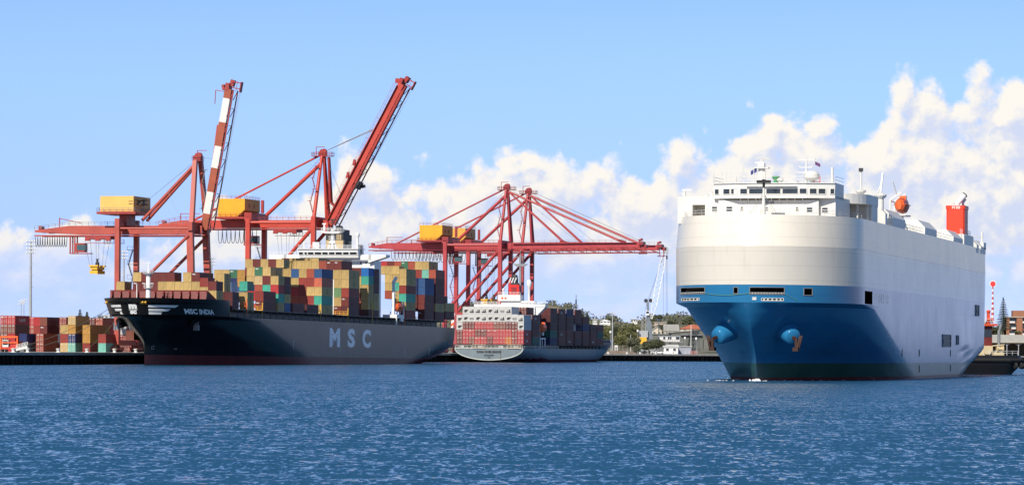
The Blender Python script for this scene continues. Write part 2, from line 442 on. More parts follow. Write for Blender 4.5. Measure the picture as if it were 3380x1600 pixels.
def build_water():
    # one sheet: fine near the harbour mouth, coarse to the horizon, with real long wavelets near the viewer
    ys = [-40000, -8000, -1000, -60, 40]
    y = 85.0
    while y < 900: ys.append(y); y *= 1.0055
    while y < 40000: ys.append(y); y *= 1.35
    tx = [-40, -8, -2, -0.6, -0.3] + [-0.19 + 0.38*i/330 for i in range(331)] + [0.3, 0.6, 2, 8, 40]
    rnd = random.Random(3)
    ws = []
    for i in range(26):
        lam = 1.1 * (1.19 ** (i * 0.42)); a = R(200 + rnd.gauss(0, 26)); k = 2*math.pi/lam
        ws.append((k*math.sin(a), k*math.cos(a), rnd.random()*6.28, 0.0042*lam**0.75, lam))
    vs, fs = [], []
    nx = len(tx)
    for y in ys:
        for t in tx:
            x = t * max(abs(y), 900.0) if (abs(t) > 0.25 or y < 60) else t * y * (900.0/900.0)
            z = 0.0
            if 60 < y < 900 and abs(t) < 0.195:
                step = max(y*0.0045, 0.0)
                for kx, ky, ph, am, lam in ws:
                    if lam > 2.2*step: z += am * math.sin(kx*x + ky*y + ph) * min(1, (lam/step-2.2)/2)
                fade = min(1, (900-y)/200.0) * min(1, (y-60)/30.0); z *= fade
            vs.append((x, y, z))
    for j in range(len(ys)-1):
        for i in range(nx-1):
            a = j*nx+i; fs.append((a, a+1, a+nx+1, a+nx))
    mb = MB(); mb.v = vs; mb.f = fs; mb.m = [0]*len(fs)
    o = mb.build('water', water_material(), smooth=True, fix=False)
    o['kind'] = 'structure'
build_water()

# ------------------------------------------------------------------ hull builder
def interp(tab, z):
    if z <= tab[0][0]: return tab[0][1]
    for (z0, v0), (z1, v1) in zip(tab[:-1], tab[1:]):
        if z <= z1: return v0 + (v1-v0)*(z-z0)/(z1-z0)
    return tab[-1][1]

class Hull:
    """half = half beam, stem/front/p/q: tables over z for where the waterline starts, where it reaches full beam and its fullness"""
    def __init__(s, half, stem, full, p, q, run, end, trans, step=None):
        s.half, s.stem_t, s.full_t, s.p_t, s.q_t, s.run_t, s.end_t, s.trans_t, s.step = half, stem, full, p, q, run, end, trans, step
    def stem(s, z): return interp(s.stem_t, z)
    def full(s, z): return interp(s.full_t, z)
    def hw(s, z): return interp(s.half, z) if isinstance(s.half, list) else s.half
    def b(s, l, z):
        st, fu = s.stem(z), s.full(z); h = s.hw(z)
        if l <= st: return 0.0
        f = 1.0
        if l < fu:
            x = (l-st)/(fu-st)
            f = max(0.0, 1-(1-x)**interp(s.p_t, z)) ** (1/interp(s.q_t, z))
        ru, en = interp(s.run_t, z), interp(s.end_t, z)
        if l > ru:
            y = min(1, (l-ru)/max(0.01, en-ru)); f *= 1-(1-interp(s.trans_t, z))*y**1.7
        r = h*f
        if s.step and l > s.step[0]: r -= min(1, (l-s.step[0])/(s.step[1]-s.step[0]))*s.step[2]
        return r
    def front_pt(s, w, z, off=0.0):
        """w in -1..1: position round the bow, negative = starboard; returns local (l, t, z)"""
        st, fu = s.stem(z), s.full(z)
        x = abs(w)**2
        l = st + (fu-st)*x; t = s.b(l, z)*(1 if w > 0 else -1)
        if off:
            e = 1e-3; w2 = w+e
            x2 = abs(w2)**2; l2 = st+(fu-st)*x2; t2 = s.b(l2, z)*(1 if w2 > 0 else -1)
            d = Vector((l2-l, t2-t)).normalized(); nrm = Vector((-d.y, d.x))
            if nrm.x > 0 and abs(w) < 0.3: nrm = -nrm
            if abs(w) >= 0.3 and nrm.y*w < 0: nrm = -nrm
            l += nrm.x*off; t += nrm.y*off
        return (l, t, z)
    def mesh(s, zs, mats_of_z, n_ent=44, mids=(), n_run=14, l_min=None, l_max=None, mb=None, ws=None, skip=()):
        """shell strip through the levels zs; mats_of_z(z_mid) -> material index"""
        mb = mb or MB()
        ww = ws or [i/n_ent for i in range(n_ent+1)]
        rows = []
        for z in zs:
            st, fu = s.stem(z), s.full(z); ru, en = interp(s.run_t, z), interp(s.end_t, z)
            ls = [st+(fu-st)*w*w for w in ww]
            m0, m1 = fu, ru
            ls += [m0+(m1-m0)*m for m in mids]
            ls += [ru+(en-ru)*i/n_run for i in range(0, n_run+1)]
            if l_max is not None: ls = [min(l, l_max) for l in ls]
            rows.append([(l, s.b(l, z), z) for l in ls])
        n = len(rows[0])
        for side in (1, -1):
            base = len(mb.v)
            for r in rows:
                for (l, b, z) in r: mb.v.append((l, -side*b, z))
            for j in range(len(rows)-1):
                mi = mats_of_z((zs[j]+zs[j+1])/2)
                for i in range(n-1):
                    if any(sd == side and a <= i < bb and zz0 <= j < zz1 for (sd, a, bb, zz0, zz1) in skip): continue
                    p = [base+j*n+i, base+j*n+i+1, base+(j+1)*n+i+1, base+(j+1)*n+i]
                    if (Vector(mb.v[p[0]])-Vector(mb.v[p[1]])).length < 1e-6 and (Vector(mb.v[p[2]])-Vector(mb.v[p[3]])).length < 1e-6: continue
                    if side < 0: p.reverse()
                    mb.f.append(tuple(p)); mb.m.append(mi)
        return mb, rows
    def cap(s, z, mb, rows_top, mi=0):
        n = len(rows_top)
        for i in range(n-1):
            (l0, b0, _), (l1, b1, _) = rows_top[i], rows_top[i+1]
            if l1-l0 < 1e-6: continue
            base = len(mb.v)
            mb.v += [(l0, b0, z), (l0, -b0, z), (l1, -b1, z), (l1, b1, z)]
            mb.f.append((base, base+1, base+2, base+3)); mb.m.append(mi)
    def transom(s, mb, rows, mats_of_z):
        for a, b in zip(rows[:-1], rows[1:]):
            (l0, b0, z0), (l1, b1, z1) = a[-1], b[-1]
            base = len(mb.v)
            mb.v += [(l0, b0, z0), (l0, -b0, z0), (l1, -b1, z1), (l1, b1, z1)]
            mb.f.append((base, base+1, base+2, base+3)); mb.m.append(mats_of_z((z0+z1)/2))

def lt(p): return (p[0], -p[1], p[2])

def solve_w(hull, Mx, X, z, lo=-0.74, hi=1.0):
    """position round the bow whose surface appears at photo column X (front of the bow)"""
    best, bw = 1e9, 0
    for i in range(2001):
        w = lo+(hi-lo)*i/2000
        x, y = proj(Mx @ Vector(lt(hull.front_pt(w, z))))
        if abs(x-X) < best: best, bw = abs(x-X), w
    return bw
def solve_l(Mx, X, t, z, lo=-20, hi=320):
    for _ in range(50):
        mid = (lo+hi)/2
        x, y = proj(Mx @ Vector((mid, -t, z)))
        if x < X: lo = mid
        else: hi = mid
    return (lo+hi)/2
def z_at(Mx, l, t, y):
    p0 = Mx @ Vector((l, -t, 0)); p1 = Mx @ Vector((l, -t, 10))
    y0, y1 = proj(p0)[1], proj(p1)[1]
    return 10*(y-y0)/(y1-y0)

# ------------------------------------------------------------------ car carrier
CC = frame(41.2, 612.0, 0.0)
ZK = 13.1
ch = Hull(half=[(0, 16.1), (22.4, 16.1), (27.7, 15.9)],
          stem=[(-3, 0.6), (0, 0), (3, -0.5), (4.5, -1.2), (6.5, -3.4), (9, -6.2), (11.5, -8.1), (ZK, -9.0), (16.05, -9.0), (22.4, -9.9), (22.41, -9.7), (27.7, -7.6)],
          full=[(-3, 98), (0, 84), (12.4, 27), (13.0, 16), (ZK, 14.5), (22.4, 14.5), (27.7, 15.5)],
          p=[(0, 2.3), (12.4, 2.0), (ZK, 2.0), (30, 2.0)],
          q=[(0, 0.78), (4, 0.88), (8, 1.2), (12.4, 1.75), (ZK, 2.05), (30, 2.1)],
          run=[(-3, 140), (0, 150), (3, 172), (6, 195), (30, 198)],
          end=[(-3, 178), (0, 184), (3, 196), (5, 201), (30, 202)],
          trans=[(-3, 0.1), (0, 0.35), (3, 0.8), (6, 0.97), (30, 0.985)],
          step=(160.0, 167.0, 0.38))
def build_car_carrier():
    root = empty('car_carrier_ship', CC)
    tag(root, 'huge white and blue car carrier ship seen from its bow', 'ship')
    mats = [hull_paint('white_hull_plating', (0.67, 0.62, 0.53), 0.2, 0.05, waves=0.034, streak=0.14),
            hull_paint('blue_hull_plating', (0.018, 0.145, 0.30), 0.18, 0.15, waves=0.014, streak=0.12),
            hull_paint('green_boot_topping', (0.035, 0.10, 0.065), 0.28, 0.3, waves=0.012, rust=0.5, seam=False),
            hull_paint('red_antifouling', (0.16, 0.03, 0.022), 0.4, 0.3, waves=0.01, seam=False),
            M['interior']]
    def zm(z): return 3 if z < 0.55 else (2 if z < 3.0 else (1 if z < 16.05 else 0))
    mids = [i/12 for i in range(1, 12)]
    mb = MB()
    # below the knuckle
    zs = [-2.5, -1, 0, 0.55, 1.3, 2.1, 3.0, 4, 5, 6, 7, 8, 9, 10, 11, 11.8, 12.4, 12.8, ZK]
    _, rows = ch.mesh(zs, zm, 60, mids, mb=mb)
    ch.transom(mb, rows, zm)
    # blue band with mooring openings cut through the shell
    Wn = [0.0]
    holes = []
    def hole(X0, X1, za, zb):
        w0, w1 = solve_w(ch, CC, X0, (za+zb)/2), solve_w(ch, CC, X1, (za+zb)/2)
        if w0 < 0 and w1 < 0: holes.append((-1, -w1, -w0, za, zb))
        else: holes.append((1, max(w0, 0.004), w1, za, zb))
    zz = lambda y, X: z_at(CC, -5, 0, y)
    o2 = lambda x: 2180 + x/2.1467
    zr = [(14.5, 15.62), (14.5, 15.6), (14.4, 15.6), (14.3, 15.5)]
    hole(o2(145), o2(315), *zr[0]); hole(o2(518), o2(550), *zr[1]); hole(o2(632), o2(878), *zr[2]); hole(o2(1015), o2(1075), *zr[3])
    hole(o2(152), o2(276), 13.42, 13.86); hole(o2(716), o2(872), 13.36, 13.8); hole(o2(652), o2(678), 13.5, 13.95)
    # port shoulder opening is on the side, see below
    base_w = [i/60 for i in range(61)]
    ws = sorted(set(base_w + [w for h in holes for w in h[1:3]]))
    zset = sorted(set([ZK, 16.05] + [z for h in holes for z in h[3:5]]))
    lS0, lS1 = solve_l(CC, 2847, 16.1, 14.5), solve_l(CC, 2880, 16.1, 14.5)
    ru_ = 197.0
    mset = sorted(set(mids + [(lS0-14.5)/(198-14.5), (lS1-14.5)/(198-14.5)]))
    zset = sorted(set(zset + [13.2, 15.45]))
    skip = []
    for sd, w0, w1, za, zb in holes:
        skip.append((sd, ws.index(w0), ws.index(w1), zset.index(za), zset.index(zb)))
    n0 = len(ws) - 1
    i0 = n0 + 1 + mset.index((lS0-14.5)/(198-14.5)); i1 = n0 + 1 + mset.index((lS1-14.5)/(198-14.5))
    skip.append((1, i0, i1, zset.index(13.2), zset.index(15.45)))
    _, rows = ch.mesh(zset, zm, mids=mset, mb=mb, ws=ws, skip=skip)
    ch.transom(mb, rows, zm)
    # lower white panel (leans slightly outward) and upper panel (leans back)
    _, rows = ch.mesh([16.05, 18, 20, 22.39], zm, 60, mids, mb=mb); ch.transom(mb, rows, zm)
    _, rows = ch.mesh([22.41, 24, 26, 27.7], zm, 60, mids, mb=mb); ch.transom(mb, rows, zm)
    ch.cap(26.6, mb, rows[-1], 0)
    hull = mb.build('hull', mats, root, smooth=True, fix=False, angle=R(24))
    # mooring deck inside the openings
    db = MB()
    for z in (13.3, 15.8):
        outline = [lt(ch.front_pt(w/20, 14, 0))[:2] for w in range(-20, 21)]
        cx = 15
        db.add([((x-cx)*0.97+cx, y*0.97, z) for x, y in outline] , [tuple(range(41))])
    db.box(1.0, 1.4, -12.4, 12.4, 13.3, 15.8)
    for k in range(-4, 5): db.box(-4.2, 1.0, k*2.0-0.06, k*2.0+0.06, 13.3, 15.8)
    db.box(lS0-1, lS1+1, -13.9, -13.7, 13.2, 15.6)
    db.build('mooring_deck', M['interior'], root, fix=False)
    # frames, bars and rollers of the openings
    for sd, w0, w1, za, zb in holes:
        fb = MB()
        n = max(2, int((w1-w0)/0.02))
        low = [lt(ch.front_pt(sd*(w0+(w1-w0)*i/n), za+0.02, 0.05)) for i in range(n+1)]
        top = [lt(ch.front_pt(sd*(w0+(w1-w0)*i/n), zb-0.02, 0.05)) for i in range(n+1)]
        fb.path(low, 0.07); fb.path(top, 0.05); fb.tube(low[0], top[0], 0.06); fb.tube(low[-1], top[-1], 0.06)
        fo = fb.build('mooring_port_frame', M['white'] if zb < 14 else M['steel_grey'], root)
        if zb > 14 and w1-w0 > 0.08:
            rb = MB()
            m2 = [lt(ch.front_pt(sd*(w0+(w1-w0)*i/n), za+0.28, 0.0)) for i in range(n+1)]
            rb.path(m2, 0.045)
            for p, q in zip(m2, low): rb.tube(p, q, 0.03)
            rb.build('guard_rail', M['white'], root)
        if zb < 14:
            rb = MB()
            for f in (0.12, 0.3, 0.5, 0.7, 0.88):
                p = ch.front_pt(sd*(w0+(w1-w0)*f), za+0.05, -0.15); rb.tube(lt(p), (p[0], -p[1], zb-0.05), 0.16, n=8)
            rb.build('fairlead_roller', M['white'], root)
    # slack green mooring line slung between the forward openings
    sl_ = MB(); w0, w1 = solve_w(ch, CC, o2(317), 14.6), solve_w(ch, CC, o2(632), 14.6)
    pts = [lt(ch.front_pt(w0+(w1-w0)*i/16, 14.6-0.35*math.sin(math.pi*i/16), 0.12)) for i in range(17)]
    sl_.path(pts, 0.045); 
    w2 = solve_w(ch, CC, o2(970), 13.4); w3 = solve_w(ch, CC, o2(880), 14.5)
    pts = [lt(ch.front_pt(w3+(w2-w3)*i/6, 14.5-1.1*i/6, 0.1)) for i in range(7)]; sl_.path(pts, 0.035)
    sl_.build('slack_line', paint('green_rope', (0.10, 0.30, 0.24), 0.8, 0.1), root)
    # side doors
    def side_panel(X0, X1, y0, y1, depth, name, mat, frame_mat):
        l0, l1 = solve_l(CC, X0, 16.1, 6), solve_l(CC, X1, 16.1, 6)
        za, zb = z_at(CC, l0, 16.1, y1), z_at(CC, l0, 16.1, y0)
        off = ch.b((l0+l1)/2, za)
        fb = MB(); fb.box(l0, l1, -off-0.02, -off+0.3, za, zb)
        o = fb.build(name, mat, root)
        g = MB()
        for a, b_ in (((l0, za), (l1, za)), ((l1, za), (l1, zb)), ((l1, zb), (l0, zb)), ((l0, zb), (l0, za))):
            g.bar((a[0], -off-0.05, a[1]), (b_[0], -off-0.05, b_[1]), 0.22)
        if l1-l0 > 6:
            g.bar((l0+1.5, -off-0.05, za+0.6), (l0+1.5, -off-0.05, zb-0.9), 0.12); g.bar((l0+1.5, -off-0.05, (za+zb)/2), (l1-0.6, -off-0.05, (za+zb)/2), 0.12)
        g.build('door_frame', frame_mat, o)
    dk = M['black']
    side_panel(o2(1998), o2(2055), 1104, 1143, 0.3, 'side_door', dk, M['steel_grey'])
    side_panel(o2(2097), o2(2110), 1107, 1136, 0.3, 'pilot_door', dk, M['steel_grey'])
    side_panel(o2(2243), o2(2266), 1007, 1041, 0.3, 'stern_mooring_port', dk, M['steel_grey'])
    # name on the port bow
    l0, l1 = solve_l(CC, 2888, 16.1, 14.5), solve_l(CC, 2938, 16.1, 14.5)
    lettering('GENUINE ACE', lambda a, b_: (l0+a, -ch.b(l0+a, 14.4)-0.015, 13.55+b_), l1-l0, 1.75, mats[0], root, 'ship_name', 0.03)
    # anchor pods
    for X, y, sgn in ((o2(492), 1105, -1), (o2(888), 1110, 1)):
        z = 8.2
        best = None
        for i in range(400):
            w = i/400; l = ch.stem(z)+(ch.full(z)-ch.stem(z))*w*w
            x, _ = proj(CC @ Vector((l, -sgn*ch.b(l, z), z)))
            if best is None or abs(x-X) < best[0]: best = (abs(x-X), l)
        l = best[1]; t = sgn*ch.b(l, z)
        c = Vector((l+1.2, -t*0.88, z+1.0)); d = Vector((-0.80, -sgn*0.46, -0.38)).normalized()
        pb = MB(); e = c + d*5.2
        n = 20
        u = d.cross(Vector((0,0,1))).normalized(); v = d.cross(u)
        vs, fs = [], []
        prof = [(0.0, 2.05), (2.0, 1.9), (4.2, 1.48), (4.75, 1.28), (4.9, 1.08), (4.9, 0.0)]
        for h, r in prof:
            for i in range(n):
                a = 2*math.pi*i/n; vs.append(c + d*h + u*(math.cos(a)*r) + v*(math.sin(a)*r))
        for k in range(len(prof)-1):
            for i in range(n): fs.append((k*n+i, k*n+(i+1)%n, (k+1)*n+(i+1)%n, (k+1)*n+i))
        pb.add(vs, fs)
        pod = pb.build('anchor_pod', hull_paint('pod_blue', (0.022, 0.17, 0.35), 0.18, 0.15, seam=False), root, smooth=True, angle=R(50))
        ab = MB(); tip = c + d*4.95
        side = Vector((0, -sgn, 0))
        out = Vector((0, -sgn, 0))
        ab.bar(tip - d*0.6, tip + d*0.6 + out*0.2, 0.45)
        cr = tip + d*0.6 + out*0.35
        ab.bar(cr + Vector((0,0,0.1)), cr + Vector((0,0,-1.5)), 0.4, 0.7, up=(1,0,0))
        for s2 in (-1, 1):
            q = cr + Vector((s2*0.75, 0, -1.35)) + out*0.1
            ab.extrude([q + Vector((-0.3,0,-0.5)), q + Vector((0.3,0,-0.5)), q + out*0.25 + Vector((0.26,0,0.6)), q + out*0.55 + Vector((0.0,0,1.9)), q + out*0.25 + Vector((-0.26,0,0.6))], out*0.3)
        ab.bar(cr + Vector((-1.1,0,-1.75)), cr + Vector((1.1,0,-1.75)), 0.9, 0.6)
        ab.build('anchor', M['dark_rust'], root)
    # ---------------- superstructure
    W = M['white']
    LH = 3.5                                     # plane of the house front
    def T(X, l=LH): 
        lo, hi = -30, 30
        for _ in range(40):
            mid = (lo+hi)/2
            if proj(CC @ Vector((l, -mid, 30)))[0] < X: lo = mid
            else: hi = mid
        return (lo+hi)/2
    zt = lambda y, l=LH, t=0: z_at(CC, l, t, y)
    o3 = lambda x: 2200 + x/3.903
    q3 = lambda y: 480 + y/3.903
    tL, tR = T(o3(145)), T(o3(2178)); tb = T(o3(615)); t1, t2 = T(o3(930)), T(o3(1828))
    z1 = zt(q3(655)); z0 = 26.6; zb = z1; z2 = zt(q3(497))
    hb = MB()
    oL, oR = T(o3(335)), T(o3(497)); oz = zt(q3(762))
    hb.box(LH, LH+16, -oL, -tL, z0, z1); hb.box(LH, LH+16, -tR, -oR, z0, z1); hb.box(LH, LH+16, -oR, -oL, oz, z1); hb.box(LH+4, LH+16, -oR, -oL, z0, oz)
    tq1, tq2 = T(o3(685)), T(o3(1973))
    hb.box(LH-1.1, LH, -tq2, -tq1, z0, zt(q3(708)))
    hb.build('deck_house', W, root)
    # bridge with chamfered corners
    bb = MB()
    yb = lambda t: -t
    poly = [(LH-2.2, yb(t1)), (LH-2.2, yb(t2)), (LH-0.6, yb(tR)), (LH+9, yb(tR)), (LH+9, yb(tb)), (LH-0.6, yb(tb))]
    bb.prism(poly, z1-0.15, z2)
    big = [(x + (-0.25 if x < LH+5 else 0.25), y*1.0) for x, y in poly]
    bb.prism(big, z2, z2+0.14)
    low = [(x + (-0.12 if x < LH+5 else 0.1), y) for x, y in poly]
    bb.prism(low, z1-0.42, z1-0.15)
    br = bb.build('bridge', W, root)
    def on_front(X):
        t = None
        for seg in ((poly[5], poly[0]), (poly[0], poly[1]), (poly[1], poly[2])):
            a, b_ = Vector(seg[0]), Vector(seg[1])
            pa, pb_ = proj(CC @ Vector((a.x, a.y, z1)))[0], proj(CC @ Vector((b_.x, b_.y, z1)))[0]
            if pa <= X <= pb_: 
                f = (X-pa)/(pb_-pa); return a.lerp(b_, f), (b_-a).normalized()
    wz0, wz1 = zt(q3(626), LH-2), zt(q3(556), LH-2)
    for xa, xb in ((622, 678), (732, 818), (832, 916), (948, 1042), (1062, 1262), (1284, 1472), (1492, 1696), (1714, 1808), (1842, 1936), (1954, 2050), (2108, 2164)):
        A, d = on_front(o3(xa)); B, _ = on_front(o3(xb))
        nrm = Vector((-abs(d.y), d.x*(1 if d.y < 0 else -1)))
        nrm = Vector((d.y, -d.x)); 
        if nrm.x > 0: nrm = -nrm
        wb = MB(); 
        wb.extrude([(A.x, A.y, wz0), (B.x, B.y, wz0), (B.x, B.y, wz1), (A.x, A.y, wz1)], (nrm.x*0.03, nrm.y*0.03, 0))
        wo = wb.build('bridge_window', M['glass'], br)
        fb = MB(); e = nrm*0.06
        P = [Vector((A.x+e.x, A.y+e.y, wz0)), Vector((B.x+e.x, B.y+e.y, wz0)), Vector((B.x+e.x, B.y+e.y, wz1)), Vector((A.x+e.x, A.y+e.y, wz1))]
        for i in range(4): fb.bar(P[i], P[(i+1)%4], 0.10)
        fb.build('window_frame', W, br)
    # brackets and gutters under the bridge
    gb = MB()
    for k in range(9):
        t = t1+(t2-t1)*(k+0.5)/9; gb.bar((LH-2.2, -t, z1-0.5), (LH-1.0, -t, z1-1.1), 0.08)
    gb.bar((LH-2.6, -T(o3(1060)), zt(q3(530))), (LH-2.6, -T(o3(1710)), zt(q3(530))), 0.5, 0.06)
    gb.build('bridge_bracket', W, root)
    # windows of the deck house
    for xa, xb, ya, yb_ in ((585, 655, 785, 845), (770, 850, 785, 850), (955, 988, 788, 836), (1278, 1310, 792, 838), (1665, 1698, 795, 845), (1805, 1882, 798, 862), (2002, 2080, 802, 865)):
        l = LH-1.1 if o3(xa) > o3(685) and o3(xb) < o3(1973) else LH
        ta, tb2 = T(o3(xa), l), T(o3(xb), l); za, zb2 = zt(q3(yb_), l), zt(q3(ya), l)
        wb = MB(); wb.box(l-0.03, l+0.02, -tb2, -ta, za, zb2)
        wo = wb.build('house_window', M['glass'], root)
        fb = MB()
        for a, b_ in (((ta, za), (tb2, za)), ((tb2, za), (tb2, zb2)), ((tb2, zb2), (ta, zb2)), ((ta, zb2), (ta, za)), ((ta, (za+zb2)/2), (tb2, (za+zb2)/2))):
            fb.bar((l-0.05, -a[0], a[1]), (l-0.05, -b_[0], b_[1]), 0.09)
        fb.build('window_frame', W, wo)
    vb = MB(); vb.box(LH-1.16, LH-1.1, -T(o3(1386), LH-1), -T(o3(1340), LH-1), zt(q3(754)), zt(q3(718))); vb.lathe([(0.5, -0.06), (0.5, 0)], (LH-1.1, -T(o3(1298)), zt(q3(735))), 14, 'x')
    vb.build('vent_grille', M['steel_grey'], root)
    # rails
    rb = MB()
    out = [lt(ch.front_pt(w/14*0.98, 27.7, -0.4)) for w in range(-14, 15)]
    rb.rail([(p[0], p[1], 27.7) for p in out], 0.9, 1, 0.025, 2.0)
    rb.build('bow_rail', W, root)
    rb = MB(); zr_ = z2+0.14
    rb.rail([(LH+8.5, yb(tb), zr_), (LH-0.5, yb(tb), zr_), (LH-2.0, yb(t1), zr_), (LH-2.0, yb(t2), zr_), (LH-0.5, yb(tR), zr_), (LH+8.5, yb(tR), zr_)], 1.05, 1, 0.028, 1.8)
    rb.build('roof_rail', W, root)
    # radar mast
    def mast_pt(x, l=LH+4): return T(o3(x), l)
    mb_ = MB(); tm = mast_pt(1225); lm = LH+4; zz_ = lambda y: zt(q3(y), lm)
    for dx in (-0.55, 0.55): mb_.tube((lm, -tm+dx, z2), (lm, -tm+dx*0.7, zz_(285)), 0.2)
    mb_.tube((lm, -tm, z2), (lm, -tm, zz_(215)), 0.32); mb_.box(lm-0.8, lm+0.8, -tm-1.25, -tm+1.25, zz_(297), zz_(285))
    mb_.box(lm-0.6, lm+0.6, -tm-0.5, -tm+0.6, zz_(282), zz_(232)); mb_.tube((lm, -tm, zz_(215)), (lm, -tm, zz_(180)), 0.22)
    rm = mb_.build('radar_mast', W, root)
    rb = MB(); rb.bar((lm-0.3, -mast_pt(1145), zz_(222)), (lm-0.3, -mast_pt(1260), zz_(222)), 0.25); rb.build('radar_scanner', W, rm)
    rb = MB(); rb.bar((lm-0.5, -mast_pt(1160), zz_(155)), (lm+0.6, -mast_pt(1310), zz_(172)), 0.28); rb.build('radar_scanner', W, rm)
    # signal mast
    sm = MB(); ts = mast_pt(1797)
    sm.tube((lm, -ts, z2), (lm, -ts, zz_(165)), 0.24, 0.14)
    for ya, xa, xb in ((188, 1685, 1905), (285, 1715, 1875), (350, 1682, 1790)):
        sm.bar((lm, -mast_pt(xa), zz_(ya)), (lm, -mast_pt(xb), zz_(ya)), 0.14)
        for xx in (xa, xb): sm.tube((lm, -mast_pt(xx), zz_(ya)), (lm, -mast_pt(xx), zz_(ya-22)), 0.13)
    for xx in (1690, 1725): sm.tube((lm, -mast_pt(xx), z2+0.2), (lm, -mast_pt(1780), zz_(330)), 0.035)
    sm.build('signal_mast', W, root)
    # domes, antennas, lamp tower and the rest of the roof gear
    db_ = MB(); tt = mast_pt(1870); db_.lathe([(0.3, z2), (0.3, zz_(460)), (0.9, zz_(445)), (1.25, zz_(425)), (1.3, zz_(375)), (1.0, zz_(345)), (0.5, zz_(330)), (0.02, zz_(328))], (lm, -tt, 0), 16); db_.build('satellite_dome', W, root, smooth=True, angle=R(40))
    db_ = MB(); tt = mast_pt(1463); db_.lathe([(0.3, z2), (0.35, zz_(470)), (0.6, zz_(455)), (0.6, zz_(430)), (0.3, zz_(417)), (0.02, zz_(415))], (lm, -tt, 0), 14); db_.build('satellite_dome', W, root, smooth=True, angle=R(40))
    db_ = MB(); tt = mast_pt(1407); db_.lathe([(0.42, z2), (0.35, zz_(440)), (0.6, zz_(430)), (0.65, zz_(395)), (0.3, zz_(393))], (lm, -tt, 0), 14); db_.build('ventilator', paint('green_vent', (0.05, 0.28, 0.10), 0.5), root)
    db_ = MB(); tt = mast_pt(1620); db_.lathe([(1.1, z2), (1.15, zz_(465)), (0.9, zz_(458))], (lm, -tt, 0), 14); db_.build('hatch_lid', W, root)
    db_ = MB()
    for dx in (-0.5, 0.5): db_.bar((lm, -mast_pt(1938)+dx, z2), (lm, -mast_pt(1938)+dx, zz_(395)), 0.14)
    for yy in (400, 440, 470): db_.bar((lm, -mast_pt(1938)-0.5, zz_(yy)), (lm, -mast_pt(1938)+0.5, zz_(yy)), 0.12)
    db_.build('ladder_frame', paint('red_frame', (0.45, 0.04, 0.05), 0.5), root)
    for xx, ya, r in ((652, 335, 0.05), (752, 345, 0.06), (810, 345, 0.08), (873, 355, 0.05), (1162, 290, 0.07), (2132, 285, 0.28)):
        ab = MB(); ab.tube((lm-3 if xx < 1200 else lm, -mast_pt(xx, lm), z2), (lm-3 if xx < 1200 else lm, -mast_pt(xx, lm), zz_(ya)), r, r*0.8)
        if r > 0.07: ab.box(lm-0.2, lm+0.2, -mast_pt(xx)-0.3, -mast_pt(xx)+0.3, zz_(ya+60), zz_(ya+55))
        ab.build('antenna', W, root)
    lb = MB(); ta = mast_pt(985)
    for dx, dy in ((-0.6, -0.4), (0.6, -0.4), (0, 0.5)): lb.bar((lm+dy, -ta+dx, z2), (lm, -ta, zz_(270)), 0.07)
    for f in (0.2, 0.45, 0.7): 
        z = z2+(zz_(270)-z2)*f; lb.bar((lm, -ta-0.6*(1-f), z), (lm, -ta+0.6*(1-f), z), 0.05)
    lb.build('lattice_aerial', W, root)
    fb = MB(); fl = [(0, 0), (1.0, 0.5), (1.0, 1.15), (0, 0.65)]
    fb.extrude([(lm-0.5, -mast_pt(1100)-x*0.9, zz_(380)+z) for x, z in fl], (0.02, 0.15, 0)); fb.build('flag', paint('blue_flag', (0.03, 0.04, 0.20), 0.7, 0.5, 3.0), root)
    fb = MB(); fb.extrude([(lm, -mast_pt(1918)-x*0.8, zz_(250)+0.5-z*0.8) for x, z in fl], (0.02, 0.1, 0)); fb.build('flag', paint('purple_flag', (0.12, 0.04, 0.14), 0.7, 0.5, 3.0), root)
    # foremast with its stays
    lf = -4.5; tf = T(o3(1252), lf); zf = lambda y: zt(q3(y), lf)
    fb = MB(); fb.tube((lf, -tf, 26.6), (lf, -tf, zf(600)), 0.42, 0.22, 10); fb.tube((lf, -tf, zf(600)), (lf, -tf, zf(545)), 0.2)
    fb.bar((lf, -tf-0.9, zf(528)), (lf, -tf+0.9, zf(528)), 0.1)
    fm = fb.build('foremast', W, root)
    lb = MB(); lb.tube((lf, -tf, zf(545)), (lf, -tf, zf(480)), 0.22); lb.box(lf-0.45, lf+0.45, -tf-1.15, -tf+1.15, zf(485), zf(450)); lb.lathe([(0.5, zf(450)), (0.2, zf(438))], (lf, -tf, 0), 10)
    lb.build('mast_lamp', M['black'], fm)
    for xx in (1030, 1085, 1415, 1460):
        sb = MB(); sb.tube((lf+1, -T(o3(xx), lf+1), 27.2), (lf, -tf, zf(615)), 0.03, n=4); sb.build('stay_wire', M['steel_grey'], fm)
    # left radar on the house wing
    rb = MB(); tr_ = T(o3(185)); rb.tube((LH+3, -tr_, z1), (LH+3, -tr_, zt(q3(580))), 0.25); rb.bar((LH+3, -T(o3(155)), zt(q3(560))), (LH+3, -T(o3(285)), zt(q3(558))), 0.25); rb.bar((LH+3, -tr_-0.4, z1), (LH+3, -tr_+0.5, zt(q3(600))), 0.2)
    rb.build('radar_scanner', W, root)
    rb = MB(); tr_ = T(o3(540)); rb.tube((LH+3, -tr_-0.1, z1), (LH+3, -tr_+0.25, zt(q3(585))), 0.3); rb.ball((LH+3, -T(o3(470)), z1+0.15), 0.35); rb.build('ventilator', W, root)
    # after part of the upper deck, port side
    HT = 27.7
    rb = MB()
    n = 10; lr0, lr1, tin, tout = 18.0, 35.5, 4.0, 15.3
    arc = [(lr0+8 - 8*math.cos(math.pi/2*i/n), tout-8*(1-math.sin(math.pi/2*i/n))) for i in range(n+1)]
    poly2 = [(a, -b_) for a, b_ in arc] + [(lr1, -tout), (lr1, -tin), (lr0, -tin)]
    rb.prism(poly2, 30.6, 32.3); 
